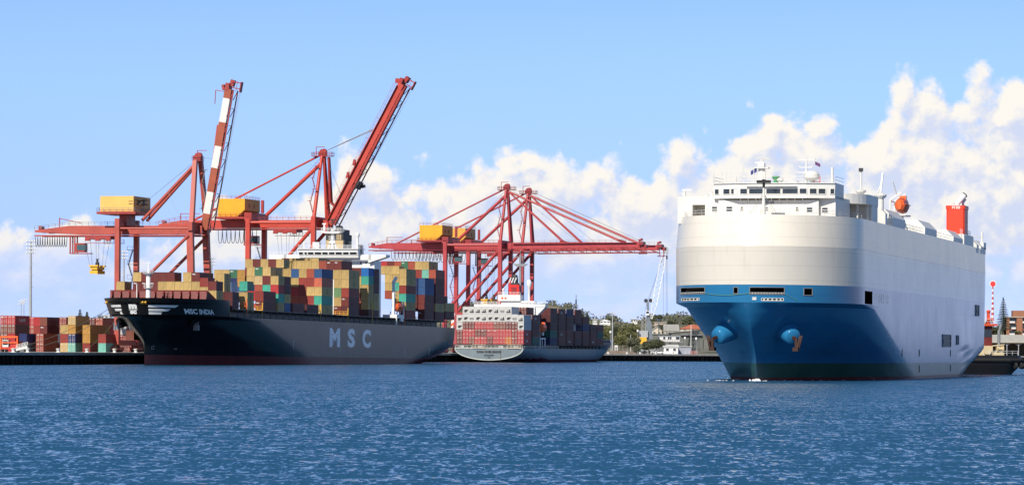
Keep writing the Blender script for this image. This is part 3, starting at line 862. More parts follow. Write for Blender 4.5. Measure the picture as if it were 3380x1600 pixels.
    rb.box(28.0, 35.5, -15.2, -10, 26.6, 30.6)
    rb.build('side_house', W, root)
    cb = MB()
    for l, t in ((20, 10), (23, 13.5), (26, 14.8), (21, 6)): cb.bar((l, -t, 26.6), (l, -t, 30.6), 0.3)
    cb.build('deck_column', W, root)
    cb = MB(); cb.box(20.1, 27.9, -9.8, -3, 26.6, 30.55); cb.build('inner_bulkhead', paint('buff_bulkhead', (0.42, 0.33, 0.22), 0.6), root)
    # ventilation housings along the port edge
    def housing(l0, l1, ztop, t0=9.5, t1=15.6, ch_=1.5):
        h = MB(); prof = [(t0, 26.6), (t1, 26.6), (t1, ztop-ch_), (t1-ch_, ztop), (t0, ztop)]
        h.extrude([(l0, -t, z) for t, z in prof], (l1-l0, 0, 0))
        h.build('ventilation_housing', W, root)
    housing(42.5, 45, 30.5, 11, 15.6, 0.8)
    housing(52, 69, 30.9); housing(97, 115, 30.6); housing(142, 158, 30.2); housing(161, 178, 29.9, 9, 15.5, 0.2); housing(183, 187, 29.8); housing(191, 200, 29.6)
    for a, b_ in ((70, 96), (116, 141)): 
        rb = MB(); rb.rail([(a, -15.4, 27.7), (b_, -15.4, 27.7)], 1.1, 1, 0.03, 2.0); rb.build('deck_rail', W, root)
    rb = MB(); rb.rail([(160, -14.8, 29.9), (178, -14.8, 29.9), (178, -9, 29.9)], 1.1, 1, 0.03, 2.0)
    rb.build('deck_rail', W, root)
    # deck crane post and searchlight
    cb = MB(); lc = 46; tc_ = 14.2
    cb.tube((lc, -tc_, 26.6), (lc, -tc_, 32.6), 0.6, n=12)
    cb.lathe([(0.8, 32.6), (1.1, 33.0), (1.1, 33.2), (0.5, 33.5)], (lc, -tc_, 0), 12); cb.bar((lc, -tc_, 33.5), (lc+2, -tc_-0.1, 37.2), 0.32, 0.35); cb.bar((lc, -tc_+0.5, 33.5), (lc+1, -tc_, 35.2), 0.2)
    cb.build('deck_crane', M['white'], root)
    sb = MB(); ll, tl = 30, 13.0
    sb.tube((ll, -tl, 32.3), (ll, -tl, 36.6), 0.2); sb.lathe([(0.3, 32.5), (0.9, 33.0), (1.0, 33.3)], (ll, -tl, 0), 10); sb.build('searchlight_post', W, root)
    sb = MB(); sb.box(ll-0.35, ll+0.35, -tl-0.35, -tl+0.35, 36.6, 37.2); sb.build('searchlight', M['dark_steel'], root)
    # funnel
    fl0 = 165.0; lA = T(3123, fl0); lB = T(3183, fl0); z_t, z_b = z_at(CC, fl0, 13, 690), 28.0
    zt2 = z_at(CC, fl0, 13, 678)
    fb = MB(); r = 0.35
    def rr(a, b_, c, d, z0, z1):
        pts = []
        for cx, cy, a0 in ((b_-r, -c-r, 0), (b_-r, -d+r, 90), (a+r, -d+r, 180), (a+r, -c-r, 270)): pass
        return [(a, -c), (a, -d+r*0), (b_, -d), (b_, -c)]
    fb.prism([(fl0, -lA-0.3), (fl0+0.3, -lA), (fl0+6.2, -lA), (fl0+6.5, -lA-0.3), (fl0+6.5, -lB+0.3), (fl0+6.2, -lB), (fl0+0.3, -lB), (fl0, -lB+0.3)], z_b, z_t)
    fb.prism([(fl0-0.12, -lA-0.25), (fl0+0.2, -lA+0.12), (fl0+6.3, -lA+0.12), (fl0+6.62, -lA-0.25), (fl0+6.62, -lB+0.25), (fl0+6.3, -lB-0.12), (fl0+0.2, -lB-0.12), (fl0-0.12, -lB+0.25)], z_t, zt2)
    fn = fb.build('funnel', paint('vermilion_funnel', (0.78, 0.045, 0.012), 0.4, 0.1), root)
    gb = MB(); wd = lB-lA
    for k, f in enumerate((0.32, 0.38, 0.44, 0.54, 0.60, 0.66, 0.72)):
        gb.box(fl0-0.16, fl0-0.11, -(lA+wd*(f+0.035)), -(lA+wd*f), z_t+0.05+(0.2 if k in (1,) else 0), zt2-0.1)
    gb.build('funnel_stripe', W, fn)
    pb = MB(); base = Vector((fl0+2.2, -(lA+lB)/2, zt2)); a1 = base + Vector((0, 0, 0.4)); a2 = base + Vector((1.4, -1.45, 2.25))
    pb.tube(base, a1, 0.6, n=14); pb.tube(a1 - Vector((0, -0.2, 0.2)), a2, 0.58, n=14)
    pb.tube(base + Vector((2, -1.1, 0)), base + Vector((2.1, -1.1, 0.8)), 0.28, n=10); pb.tube(base + Vector((2.1, -1.0, 0.7)), base + Vector((2.7, -1.5, 1.5)), 0.28, n=10)
    ep = pb.build('exhaust_pipe', M['white_clean'], fn, smooth=True, angle=R(40))
    kb = MB(); d = (a2-a1).normalized(); kb.tube(a2 - d*0.05, a2 + d*0.2, 0.62, n=14); kb.build('exhaust_rim', M['black'], ep)
    # draught marks and tug marks
    kb = MB()
    for l in (62, 86, 134): 
        for z in (1.2, 4.2): kb.bar((l, -ch.b(l, z)-0.04, z), (l+0.05, -ch.b(l, z)-0.04, z+1.3), 0.5, 0.06, up=(0,1,0))
    kb.build('tug_mark', M['dark_steel'], root)
    # stern gear
    sb = MB(); sb.tube((198, -15, 27.7), (198, -15, 31.5), 0.25); sb.bar((198, -15, 30.4), (192, -8, 30.8), 0.2); sb.box(196, 201, -15.6, -14.9, 27.7, 29.2); sb.build('stern_post', W, root)
build_car_carrier()
def bow_foam():
    r = random.Random(9); mb = MB()
    def blob(l, t, rad, h):
        mb.lathe([(rad, -0.1), (rad*0.85, h*0.45), (rad*0.45, h*0.85), (0.03, h)], (l, -t, 0), 7)
    for i in range(16): blob(r.uniform(-0.9, 0.6), r.gauss(0, 0.5), r.uniform(0.15, 0.42), r.uniform(0.1, 0.42))
    for i in range(40):
        f = r.random(); s = r.choice((-1, 1, 1)); l = f*r.uniform(4, 60); t = s*(ch.b(l, 0.1)+r.uniform(0.0, 0.9)); blob(l, t, r.uniform(0.1, 0.3), r.uniform(0.03, 0.09))
    for i in range(9): blob(r.uniform(-3, 3), r.uniform(-9, -3), r.uniform(0.12, 0.28), r.uniform(0.03, 0.08))
    o = mb.build('bow_foam', paint('white_foam', (0.8, 0.82, 0.83), 0.8, 0.1), None, smooth=True); o.matrix_world = CC
    tag(o, 'white foam breaking at the stem of the car carrier', None, None, 'stuff')
bow_foam()

# the orange lifeboat carried on the car carrier's upper deck
def lifeboat(Mx, l, t, z, L, W_, H, label, name='lifeboat', mat=None, bow=-1):
    root = empty(name, Mx @ Matrix.Translation((l, -t, z)))
    tag(root, label, 'lifeboat', 'orange lifeboats carried on the ships')
    mb = MB(); n = 12; prof = []
    secs = [(-0.5, 0.25, 0.55), (-0.42, 0.75, 0.8), (-0.2, 1.0, 1), (0.2, 1.0, 1), (0.42, 0.8, 0.85), (0.5, 0.4, 0.6)]
    ring = [(0.0, -0.5), (0.28, -0.42), (0.46, -0.12), (0.5, 0.06), (0.44, 0.1), (0.36, 0.34), (0.2, 0.46), (0, 0.5)]
    full = ring + [(-x, y) for x, y in ring[-2:0:-1]]
    vs, fs = [], []
    for f, sw, sh in secs:
        for x, y in full: vs.append((f*L, x*W_*sw, y*H*sh))
    m = len(full)
    for k in range(len(secs)-1):
        for i in range(m): fs.append((k*m+i, k*m+(i+1)%m, (k+1)*m+(i+1)%m, (k+1)*m+i))
    fs += [tuple(range(m)), tuple((len(secs)-1)*m+i for i in range(m))]
    mb.add(vs, fs)
    mb.build('boat_hull', M['orange'] if mat is None else mat, root, smooth=True, angle=R(30))
    kb = MB(); kb.box(0.1*L, 0.32*L, -W_*0.24, W_*0.24, H*0.4, H*0.66); kb.build('conning_cabin', M['orange'], root)
    gb = MB(); gb.box(0.13*L, 0.29*L, -W_*0.245, W_*0.245, H*0.5, H*0.6); gb.build('cabin_window', M['glass'], root)
    rb = MB()
    for s in (-1, 1): rb.bar((-0.4*L, s*W_*0.47, 0.05*H), (0.4*L, s*W_*0.5, 0.05*H), 0.1)
    rb.build('fender_strip', M['dark_steel'], root)
    return root
lifeboat(CC, 76, 14.0, 32.4, 7.0, 2.5, 2.9, 'orange lifeboat on the upper deck of the white and blue car carrier')
def cc_davit():
    o = empty('lifeboat_davit', CC); tag(o, 'white davit frame holding the orange lifeboat on the car carrier', 'davit')
    mb = MB()
    for l in (72.5, 79): 
        mb.bar((l, -12.2, 26.6), (l, -12.2, 33.4), 0.35); mb.bar((l, -12.2, 33.4), (l, -14.3, 34.8), 0.3); mb.bar((l, -15.0, 27.0), (l, -13.6, 30.6), 0.3); mb.bar((l, -12.2, 30.6), (l, -15.2, 30.6), 0.3)
    mb.build('davit_arm', M['white'], o)
    mb = MB(); mb.bar((72.5, -12.2, 33.2), (79, -12.2, 33.2), 0.2); mb.bar((72.5, -13.5, 34.2), (71, -12.9, 36.8), 0.15); mb.build('cross_beam', M['white'], o)
cc_davit()
# ------------------------------------------------------------------ shipping containers
CONT = paint('container_paint', (1, 1, 1), 0.5, 0.20, 0.55, streak=0.30, objcol=True)
DOORM = paint('container_door_paint', (1, 1, 1), 0.5, 0.22, 0.9, streak=0.25, objcol=True)
ROD = paint('lock_rod_steel', (0.55, 0.50, 0.46), 0.5, 0.3, 1.5)
UNIT = paint('cooling_unit_black', (0.02, 0.021, 0.023), 0.6, 0.3, 1.5)
UNITG = paint('cooling_unit_grey', (0.52, 0.51, 0.48), 0.5, 0.3, 1.5)
MARKW = paint('white_marking', (0.75, 0.75, 0.72), 0.5, 0.1)
MARKD = paint('dark_marking', (0.04, 0.035, 0.03), 0.6, 0.2)
K_ = 1/1.25
def cc(r, g, b, k=K_): return tuple(v*k for v in lin(r, g, b))
CLR = {
 'tan': cc(206, 174, 110), 'ochre': cc(198, 148, 72), 'cream': cc(218, 188, 135), 'maroon': cc(120, 50, 44), 'dark maroon': cc(98, 44, 46), 'red': cc(158, 62, 52),
 'bright red': cc(190, 56, 58), 'orange-red': cc(176, 84, 62), 'salmon': cc(214, 112, 84), 'blue': cc(52, 92, 145), 'bright blue': cc(30, 112, 188),
 'navy': cc(34, 48, 100), 'teal': cc(76, 182, 156), 'green': cc(66, 120, 88), 'grey green': cc(120, 160, 110), 'white': cc(225, 225, 222, 0.72), 'pale blue': cc(160, 188, 228),
 'brown': cc(140, 80, 62), 'orange': cc(210, 120, 40), 'pale aqua': cc(130, 200, 180), 'grey': cc(125, 130, 132), 'dark green': cc(30, 100, 86)}
_cm = {}
def cont_mesh(L, H):
    if (L, H) in _cm: return _cm[(L, H)]
    W = 2.44; mb = MB(); e = 0.10
    h = W/2
    for x in (0, L-e):
        for y in (-h, h-e): mb.box(x, x+e, y, y+e, 0, H)
    for x in (0, L-e):
        for z in (0, H-e): mb.box(x+0.004, x+e-0.004, -h+e, h-e, z+0.003, z+e-0.003)
    for y in (-h, h-e):
        for z in (0, H-0.07): mb.box(e, L-e, y+0.004, y+0.066, z+0.004, z+0.066)
    def corr(n, f):
        pts = []
        for i in range(n):
            for k, d in ((0.0, 0.0), (0.30, 0.0), (0.5, 1.0), (0.80, 1.0)): pts.append(((i+k)/n, d))
        pts.append((1.0, 0.0))
        vs = [f(u, d, 0.05) for u, d in pts] + [f(u, d, H-0.05) for u, d in pts]
        m = len(pts)
        mb.add(vs, [(i, i+1, m+i+1, m+i) for i in range(m-1)])
    ns = 11 if L < 8 else 22
    dp = 0.045
    for s in (-1, 1): corr(ns, lambda u, d, z: (e+u*(L-2*e), s*(h-0.02-dp*d), z))
    corr(8, lambda u, d, z: (0.03+dp*d, -h+e+u*(W-2*e), z))
    corr(8, lambda u, d, z: (L-0.03-dp*d, -h+e+u*(W-2*e), z))
    mb.box(0.05, L-0.05, -h+0.05, h-0.05, H-0.045, H-0.02); mb.box(0.05, L-0.05, -h+0.05, h-0.05, 0.06, 0.1)
    for x in (0, L-0.17):
        for y in (-h-0.004, h-0.16): 
            for z in (-0.003, H-0.117): mb.box(x-0.004, x+0.175, y, y+0.165, z, z+0.12)
    o = mb.build('shipping_container', CONT); me = o.data; bpy.data.objects.remove(o)
    _cm[(L, H)] = me
    return me
def door_mesh(H, s):
    k = ('door', H, s)
    if k in _cm: return _cm[k]
    mb = MB(); W = 1.1
    y0, y1 = (0.02, 1.12) if s > 0 else (-1.12, -0.02)
    mb.box(-0.03, 0.02, y0, y1, 0.12, H-0.12)
    for f in (0.2, 0.4, 0.6, 0.8): mb.box(-0.05, -0.03, y0+0.06, y1-0.06, H*f-0.06, H*f+0.06)
    mb.cur = 1
    for yy in (y0+0.3, y0+0.8):
        mb.tube((-0.075, yy, 0.1), (-0.075, yy, H-0.1), 0.035, n=5); mb.box(-0.1, -0.05, yy-0.12, yy+0.12, 0.75, 0.95)
        for f in (0.05, 0.5, 0.93): mb.box(-0.1, -0.03, yy-0.07, yy+0.07, H*f-0.05, H*f+0.08)
    mb.box(-0.055, -0.03, y0+0.12, y1-0.2, H*0.82, H*0.88)
    o = mb.build('door', [DOORM, ROD]); me = o.data; bpy.data.objects.remove(o); _cm[k] = me
    return me
def unit_mesh(H, v):
    k = ('unit', H, v)
    if k in _cm: return _cm[k]
    mb = MB()
    mb.cur = 1; mb.box(-0.03, 0.02, -1.05, 1.05, H*0.12, H*0.9)
    mb.cur = 0
    if v == 0: mb.box(-0.10, -0.03, -0.85, 0.85, H*0.2, H*0.36); mb.box(-0.07, -0.03, -0.7, -0.2, H*0.36, H*0.62); mb.box(-0.07, -0.03, 0.1, 0.3, H*0.4, H*0.62)
    elif v == 1:
        mb.box(-0.10, -0.03, -0.9, 0.5, H*0.42, H*0.6); mb.box(-0.09, -0.03, -0.3, 0.6, H*0.25, H*0.42); mb.lathe([(0.36, -0.12), (0.36, -0.03)], (0, -0.15, H*0.42), 12, 'x')
    else:
        mb.box(-0.08, -0.03, -0.75, 0.75, H*0.26, H*0.5); mb.cur = 1; mb.box(-0.1, -0.08, -0.6, 0.5, H*0.33, H*0.42)
    o = mb.build('cooling_unit', [UNIT, UNITG]); me = o.data; bpy.data.objects.remove(o); _cm[k] = me
    return me
def mark_mesh(kind, H):
    k = ('mark', kind, H)
    if k in _cm: return _cm[k]
    txt, fn, w, h, mat = {
      'front': ('MSC', lambda a, b: (-0.012, 0.95-a, H*0.72+b), 0.95, 0.36, MARKW),
      'side20': ('MSC', lambda a, b: (3.0-b+0.25, -1.232, H*0.22+a), 1.5, 0.5, MARKD),
      'side40': ('MSC', lambda a, b: (6.4-b, -1.232, H*0.2+a), 1.6, 0.6, MARKD),
      'kline': ('K LINE', lambda a, b: (3.6+a, -1.232, H*0.32+b), 5.0, 0.95, MARKW),
      'maersk': ('MAERSK', lambda a, b: (3.2+a, -1.232, H*0.32+b), 6.0, 0.8, MARKD),
      'kfront': ('K Line', lambda a, b: (-0.10, 0.98-a, H*0.74+b), 0.85, 0.3, MARKW),
      'lx': ('Lx', lambda a, b: (4.0+a, -1.232, H*0.32+b), 3.0, 1.0, MARKW),
    }[kind]
    o = lettering(txt, fn, w, h, mat, None, 'lettering', 0.03); me = o.data; bpy.data.objects.remove(o); _cm[k] = me
    return me
def child(me, name, parent, color=None):
    o = bpy.data.objects.new(name, me); COL.objects.link(o); o.parent = parent
    if color is not None: o.color = (*color, 1)
    return o
crnd = random.Random(5)
N_CONT = [0]
def container(Mx, l, t, z, L, H, colour, variant, label, group, marks=()):
    """t = middle of the box across the ship; variant plain / door / reefer for the end that faces the viewer"""
    o = bpy.data.objects.new('shipping_container', cont_mesh(L, H)); COL.objects.link(o)
    j = 1 + crnd.uniform(-0.12, 0.10)
    c = tuple(min(0.9, v*j) for v in CLR[colour])
    o.color = (*c, 1)
    o.matrix_world = Mx @ Matrix.Translation((l + crnd.uniform(-0.03, 0.03), -t + crnd.uniform(-0.02, 0.02), z))
    tag(o, label, 'container', group)
    N_CONT[0] += 1
    if variant == 'door':
        for s in (-1, 1): child(door_mesh(H, s), 'door', o, c)
    elif variant == 'reefer':
        child(unit_mesh(H, crnd.choice((0, 0, 1, 1, 2))), 'cooling_unit', o)
    for m in marks: child(mark_mesh(m, H), 'lettering', o)
    return o
ORD = ['', 'first', 'second', 'third', 'fourth', 'fifth', 'sixth', 'seventh', 'eighth', 'ninth', 'tenth', 'eleventh', 'twelfth']
TIER = {1: 'bottom tier', 2: 'second tier', 3: 'third tier', 4: 'fourth tier', 5: 'fifth tier', 6: 'sixth tier', 7: 'seventh tier'}
CODE = {'T': 'tan', 'O': 'ochre', 'C': 'cream', 'M': 'maroon', 'D': 'dark maroon', 'R': 'red', 'B': 'bright red', 'X': 'orange-red', 'S': 'salmon', 'U': 'blue', 'V': 'bright blue',
        'N': 'navy', 'E': 'teal', 'G': 'green', 'Y': 'grey green', 'W': 'white', 'P': 'pale blue', 'K': 'brown', 'A': 'orange', 'Q': 'pale aqua', 'Z': 'grey', 'F': 'dark green'}

# ------------------------------------------------------------------ black container ship
MP = 0.005
MSC = frame(-102.7, 1015.0, 0.0, TH, MP)
DK = 13.9
mh = Hull(half=16.1,
          stem=[(-3, 1.5), (0, 0.2), (6, 0.0), (8, -0.9), (10, -3.0), (12.5, -6.2), (13.6, -9.0), (18.6, -11.0)],
          full=[(-3, 118), (0, 112), (3, 103), (13.0, 57), (DK, 36), (18.6, 27)],
          p=[(0, 1.8), (8, 1.9), (13, 2.0), (DK, 2.1), (18.6, 2.15)],
          q=[(0, 1.0), (6, 1.1), (9, 1.35), (13, 1.7), (DK, 2.1), (18.6, 2.2)],
          run=[(-3, 196), (0, 208), (2, 224), (5, 242), (8, 257), (20, 266)],
          end=[(-3, 250), (0, 263), (2, 271), (5, 277), (8, 281), (10, 282), (20, 283)],
          trans=[(-3, 0.1), (0, 0.25), (2, 0.45), (5, 0.75), (8, 0.92), (20, 0.95)])
def msc_ship():
    root = empty('container_ship', MSC)
    tag(root, 'black hulled container ship with white bow emblem stacked with tan and maroon containers', 'ship')
    BK = hull_paint('black_hull_plating', (0.0105, 0.0115, 0.0125), 0.20, 0.25, waves=0.016, seam_dx=14, seam_dz=2.6, streak=0.0, rust=0.14, sheen=1.22)
    RD = hull_paint('red_brown_boot', (0.15, 0.024, 0.022), 0.42, 0.3, waves=0.01, seam=False)
    mats = [BK, RD, M['black']]
    zm = lambda z: 1 if z < 2.9 else 0
    mids = [i/14 for i in range(1, 14)]
    mb = MB()
    _, rows = mh.mesh([-2, -1, 0, 1, 2, 2.9, 4, 5, 6, 7, 8, 9, 10, 11, 12, 12.5, 13, 13.45, DK], zm, 56, mids, mb=mb)
    mh.transom(mb, rows, zm)
    mh.cap(DK-0.3, mb, rows[-1], 2)
    mb2, rows = mh.mesh([DK, 14.6, 15.5, 16.5, 17.5, 18.6], zm, 56, (), mb=mb, l_max=27.0)
    mh.cap(17.3, mb, [r for r in rows[-1]], 2)
    # after end of the forecastle
    b0 = mh.b(27, 17)
    mb.box(26.9, 27.0, -b0+0.05, b0-0.05, DK-0.2, 17.6)
    for s in (-1, 1): mb.extrude([(27.0, s*(mh.b(27, 15)-0.02), DK-0.05), (27.0, s*(mh.b(27, 18.6)-0.02), 18.6), (27.6, s*(16.0), DK-0.05)], (0, -s*0.15, 0))
    mb.build('hull', mats, root, smooth=True, fix=False, angle=R(28))
    W = M['white_clean']
    # lettering on the side and bow
    def side(a, b): return a
    for ch_, Xa, Xb in (('M', 1087.7, 1122), ('S', 1147, 1171.5), ('C', 1196, 1223.5)):
        l0, l1 = solve_l(MSC, Xa, 16.1, 8), solve_l(MSC, Xb, 16.1, 8)
        lettering(ch_, lambda a, b, l0=l0: (l0+a, -mh.b(l0+a, 8)-0.02, 6.1+b), l1-l0, 5.9, paint('hull_letter_white', (0.85, 0.86, 0.87), 0.3, 0.10), root, 'hull_letter', 0.045)
    def w_of(X, z, lo=-1, hi=1): return solve_w(mh, MSC, X, z, lo, hi)
    wa, wb = w_of(613, 15.0, 0.05), w_of(708.5, 15.0, 0.05)
    la, lb = mh.front_pt(wa, 15)[0], mh.front_pt(wb, 15)[0]
    lettering('MSC INDIA', lambda a, b: (la+a-0.9*b, -mh.b(la+a-0.9*b, 14.35+b)-0.10, 14.35+b), lb-la, 1.45, MARKW, root, 'ship_name', 0.04, cuts=2)
    # bow emblem: three swept bars each side and a roundel
    for k, (za, zb, XL, XR) in enumerate(((16.0, 16.65, 366, 590), (14.95, 15.6, 379, 564), (14.05, 14.7, 397, 537))):
        wl, wr = w_of(XL, (za+zb)/2, -0.72, 0), w_of(XR, (za+zb)/2, 0, 1)
        eb = MB()
        for (u0, u1) in ((wl, -0.135), (0.165, wr)):
            n = 18; vs = []
            for i in range(n+1):
                w = u0+(u1-u0)*i/n
                sh = 0.0
                w_lo = w
                if u0 == wl: w_lo = max(w, u0+0.05) if i < 2 else w
                else: w_lo = min(w, u1-0.035) if i > n-2 else w
                vs += [lt(mh.front_pt(w_lo, za, 0.09)), lt(mh.front_pt(w, zb, 0.09))]
            eb.add(vs, [(2*i, 2*i+2, 2*i+3, 2*i+1) for i in range(n)])
        eb.build('emblem_bar', MARKW, root)
    # roundel letters, wrapped on the stem
    s0 = 0.0
    arc = [(0.0, 0.0)]
    def wrap(zc):
        tab = []
        acc = 0.0; prev = None
        for i in range(-120, 121):
            w = i/120*0.6; p = Vector(mh.front_pt(w, zc, 0.11)[:2])
            if prev is not None: acc += (p-prev).length
            tab.append((acc, w)); prev = p
        mid = [a for a, w in tab if abs(w) < 1e-9][0]
        return [(a-mid, w) for a, w in tab]
    tabs = wrap(15.4)
    def w_at(sarc):
        for (a0, w0), (a1, w1) in zip(tabs[:-1], tabs[1:]):
            if a0 <= sarc <= a1: return w0+(w1-w0)*(sarc-a0)/max(1e-9, a1-a0)
        return tabs[0][1] if sarc < 0 else tabs[-1][1]
    sc0 = 0.15
    lettering('m', lambda a, b: lt(mh.front_pt(w_at(sc0-1.15+a), 15.5+b, 0.12)), 2.3, 1.3, MARKW, root, 'emblem_letter', 0.07, cuts=2)
    lettering('sc', lambda a, b: lt(mh.front_pt(w_at(sc0-0.95+a), 14.1+b, 0.12)), 1.9, 1.0, MARKW, root, 'emblem_letter', 0.07, cuts=2)
    eb = MB(); vs = []
    for i in range(13): 
        w = w_at(sc0-1.25+2.5*i/12); vs += [lt(mh.front_pt(w, 15.2, 0.12)), lt(mh.front_pt(w, 15.34, 0.12))]
    eb.add(vs, [(2*i, 2*i+2, 2*i+3, 2*i+1) for i in range(12)]); eb.build('emblem_line', MARKW, root)
    # breakwater with buttresses
    RDK = paint('oxide_red_deck', (0.155, 0.012, 0.009), 0.5, 0.3, 0.6)
    tw = 15.2
    bw = MB(); bw.extrude([(13.0, tw, 17.2), (13.2, tw, 17.2), (14.0, tw, 21.1), (13.8, tw, 21.1)], (0, -2*tw+1.5, 0))
    bw.bar((13.85, tw, 21.1), (13.85, -tw+1.5, 21.1), 0.35, 0.2)
    bw.extrude([(14.0, -tw+1.5, 17.2), (14.0, -tw+1.5, 21.1), (20.5, -tw-0.3, 17.4)], (0, -0.15, 0)); bw.extrude([(14.0, tw, 17.2), (14.0, tw, 21.1), (20, tw+0.6, 17.4)], (0, 0.15, 0))
    bo = bw.build('breakwater', RDK, root)
    for i in range(12):
        y = tw-1.0-i*2.6*0.985
        gb = MB(); gb.extrude([(13.1, y, 17.2), (11.2, y, 17.2), (12.6, y, 20.2), (13.75, y, 21.0)], (0, 0.35, 0)); gb.build('buttress', RDK, bo)
    # foremast
    fm = MB(); fm.lathe([(0.95, 17.2), (0.68, 19.2), (0.62, 24.8), (0.4, 25.2)], (3, 0, 0), 12); fm.lathe([(0.6, 24.9), (1.5, 25.5), (1.6, 25.6), (1.6, 25.7), (0.3, 25.72)], (3, 0, 0), 12)
    fm.lathe([(0.65, 21.3), (1.3, 21.5), (1.3, 21.6), (0.64, 21.62)], (3, 0, 0), 12); fm.tube((3, 0, 25.6), (3, 0, 29.3), 0.25, 0.08); fm.bar((3, 0.8, 28.6), (3, -0.6, 28.6), 0.1)
    fo = fm.build('foremast', W, root, smooth=True, angle=R(35))
    rb = MB()
    for zc, r in ((25.7, 1.5), (21.6, 1.25)):
        rb.rail([(3+r*math.cos(i*math.pi/5), r*math.sin(i*math.pi/5), zc) for i in range(11)], 1.0, 1, 0.04, 1.2)
    rb.build('mast_rail', W, fo)
    pb = MB(); pb.tube((3, 3.4, 17.3), (3, 3.4, 22.6), 0.13); pb.build('jack_staff', W, root)
    # bow chocks, anchors and hawse bolsters
    for s in (-1, 1):
        z = 12.4; w = 0.52
        p = mh.front_pt(s*w, z)
        c = Vector(lt(p)) + Vector((1.5, s*0.9, 0.6)); d = Vector((-0.72, -s*0.60, -0.36)).normalized()
        tb = MB(); tb.tube(c, c+d*3.6, 1.75, 1.5, n=16); tb.build('hawse_bolster', mats[0], root, smooth=True, angle=R(40))
        ab = MB(); e = c + d*3.5
        ab.bar(e, e + d*0.9 + Vector((0,0,-0.5)), 0.5)
        q = e + d*0.9 + Vector((0, 0, -0.9))
        ab.bar(q + Vector((0.6, 0.9, 0)), q + Vector((-0.6, -0.9, 0)), 0.5, 1.4)
        for k in (-1, 1): ab.extrude([q+Vector((0.5*k-0.3, 0.8*k, -0.7)), q+Vector((0.5*k+0.3, 0.8*k, -0.7)), q+Vector((0.5*k, 0.8*k, 1.7))], (0.2, 0.3, 0))
        ab.build('anchor', M['steel_grey'], root)
    mbx = MB()
    for t, w, z in ((0, 0.1, 17.3), (0, -0.42, 17.35), (0, 0.13, 17.3)):
        p = lt(mh.front_pt(w, z, 0.02)); mbx.box(p[0]-0.05, p[0]+0.5, p[1]-0.5, p[1]+0.5, z-0.35, z+0.35)
    mbx.build('panama_fairlead', M['yellow'], root)
    # coaming, stanchions and hatch edge under the containers
    cb = MB(); cb.box(34, 268, -12.3, 12.3, DK-0.3, 16.05); cb.box(34, 268, -15.6, 15.6, 16.05, 16.28); cb.build('hatch_coaming', M['black'], root)
    st = MB(); st.box(-0.16, 0.16, -0.14, 0.14, DK-0.3, 16.05); st.box(-0.1, 0.1, 0.14, 2.9, 15.7, 16.05)
    so_ = st.build('stanchion', paint('dull_brown_grey', (0.085, 0.075, 0.07), 0.6, 0.3), root); so_.location = (36, -15.45, 0)
    for i in range(1, 38):
        o = so_.copy(); COL.objects.link(o); o.parent = root; o.location = (36+i*6.25, -15.45, 0)
    rb = MB(); rb.rail([(28, -15.9, DK), (196, -15.9, DK)], 1.0, 1, 0.03, 3.0); rb.rail([(214, -15.9, DK), (279, -15.3, DK)], 1.0, 1, 0.03, 3.0); rb.build('deck_rail', M['steel_grey'], root)
    # orange lashing platforms
    OR = M['orange']
    for l, t0, t1, z in ((44.5, 11.5, 15.4, 17.3), (59.4, 9.0, 15.4, 16.4), (118, 3.5, 15.4, 17.2), (148, 8.5, 15.4, 16.4), (176, 8.5, 15.4, 18.9), (214.6, 10.5, 15.5, 16.4)):
        ob = MB()
        for t in (t0, t1): ob.bar((l, -t, DK), (l, -t, z+2.2), 0.22)
        ob.bar((l, -t0, z), (l, -t1, z), 0.25, 0.7, up=(1,0,0)); ob.rail([(l, -t0, z), (l, -t1, z)], 1.1, 1, 0.05, 1.3)
        ob.build('lashing_platform', OR if l in (44.5, 214.6) else M['yellow'], root)
    # ----- house
    LHs = 192.0
    hb = MB(); hb.box(LHs, LHs+8, -11.3, 11.8, DK-0.3, 34.9); hs = hb.build('deck_house', W, root)
    def T2(X, l, z=30): 
        lo, hi = -40, 40
        for _ in range(40):
            mid = (lo+hi)/2
            if proj(MSC @ Vector((l, -mid, z)))[0] < X: lo = mid
            else: hi = mid
        return (lo+hi)/2
    zz = lambda y, l, t=0: z_at(MSC, l, t, y)
    X5 = lambda x: 860+x/5.8545
    Y5 = lambda y: 700+y/5.8545
    lw = LHs-1.5
    tl, tr_ = T2(X5(165), lw), T2(X5(2475), lw)-1.0
    zb, zt_ = zz(Y5(905), lw), zz(Y5(820), lw)
    wb = MB(); wb.box(lw, lw+5.0, -tr_+5, -tl-5, zb-0.3, zt_)
    wb.extrude([(lw, -tr_, zt_), (lw, -tr_, zb+0.7), (lw, -tr_+6.0, zb-1.2), (lw, -tr_+6.0, zt_)], (5.0, 0, 0)); wb.extrude([(lw, -tl, zt_), (lw, -tl, zb-0.1), (lw, -tl-6.0, zb-0.3), (lw, -tl-6, zt_)], (5.0, 0, 0))
    wb.build('bridge_wing', W, root)
    la_ = lw-1.4
    ta, tb = T2(X5(735), la_), T2(X5(1885), la_); z0_, z1_ = zz(Y5(880), la_), zz(Y5(715), la_)
    bb = MB(); bb.extrude([(la_, -ta, z0_), (la_, -tb, z0_), (la_-0.7, -tb, z1_), (la_-0.7, -ta, z1_)], (7, 0, 0)); bb.box(la_-1.1, la_+7, -tb-0.3, -ta+0.3, z1_, z1_+0.25)
    br = bb.build('bridge', W, root)
    za, zb2 = zz(Y5(826), la_), zz(Y5(768), la_)
    fx = lambda z: la_-0.7*(z-z0_)/(z1_-z0_)-0.04
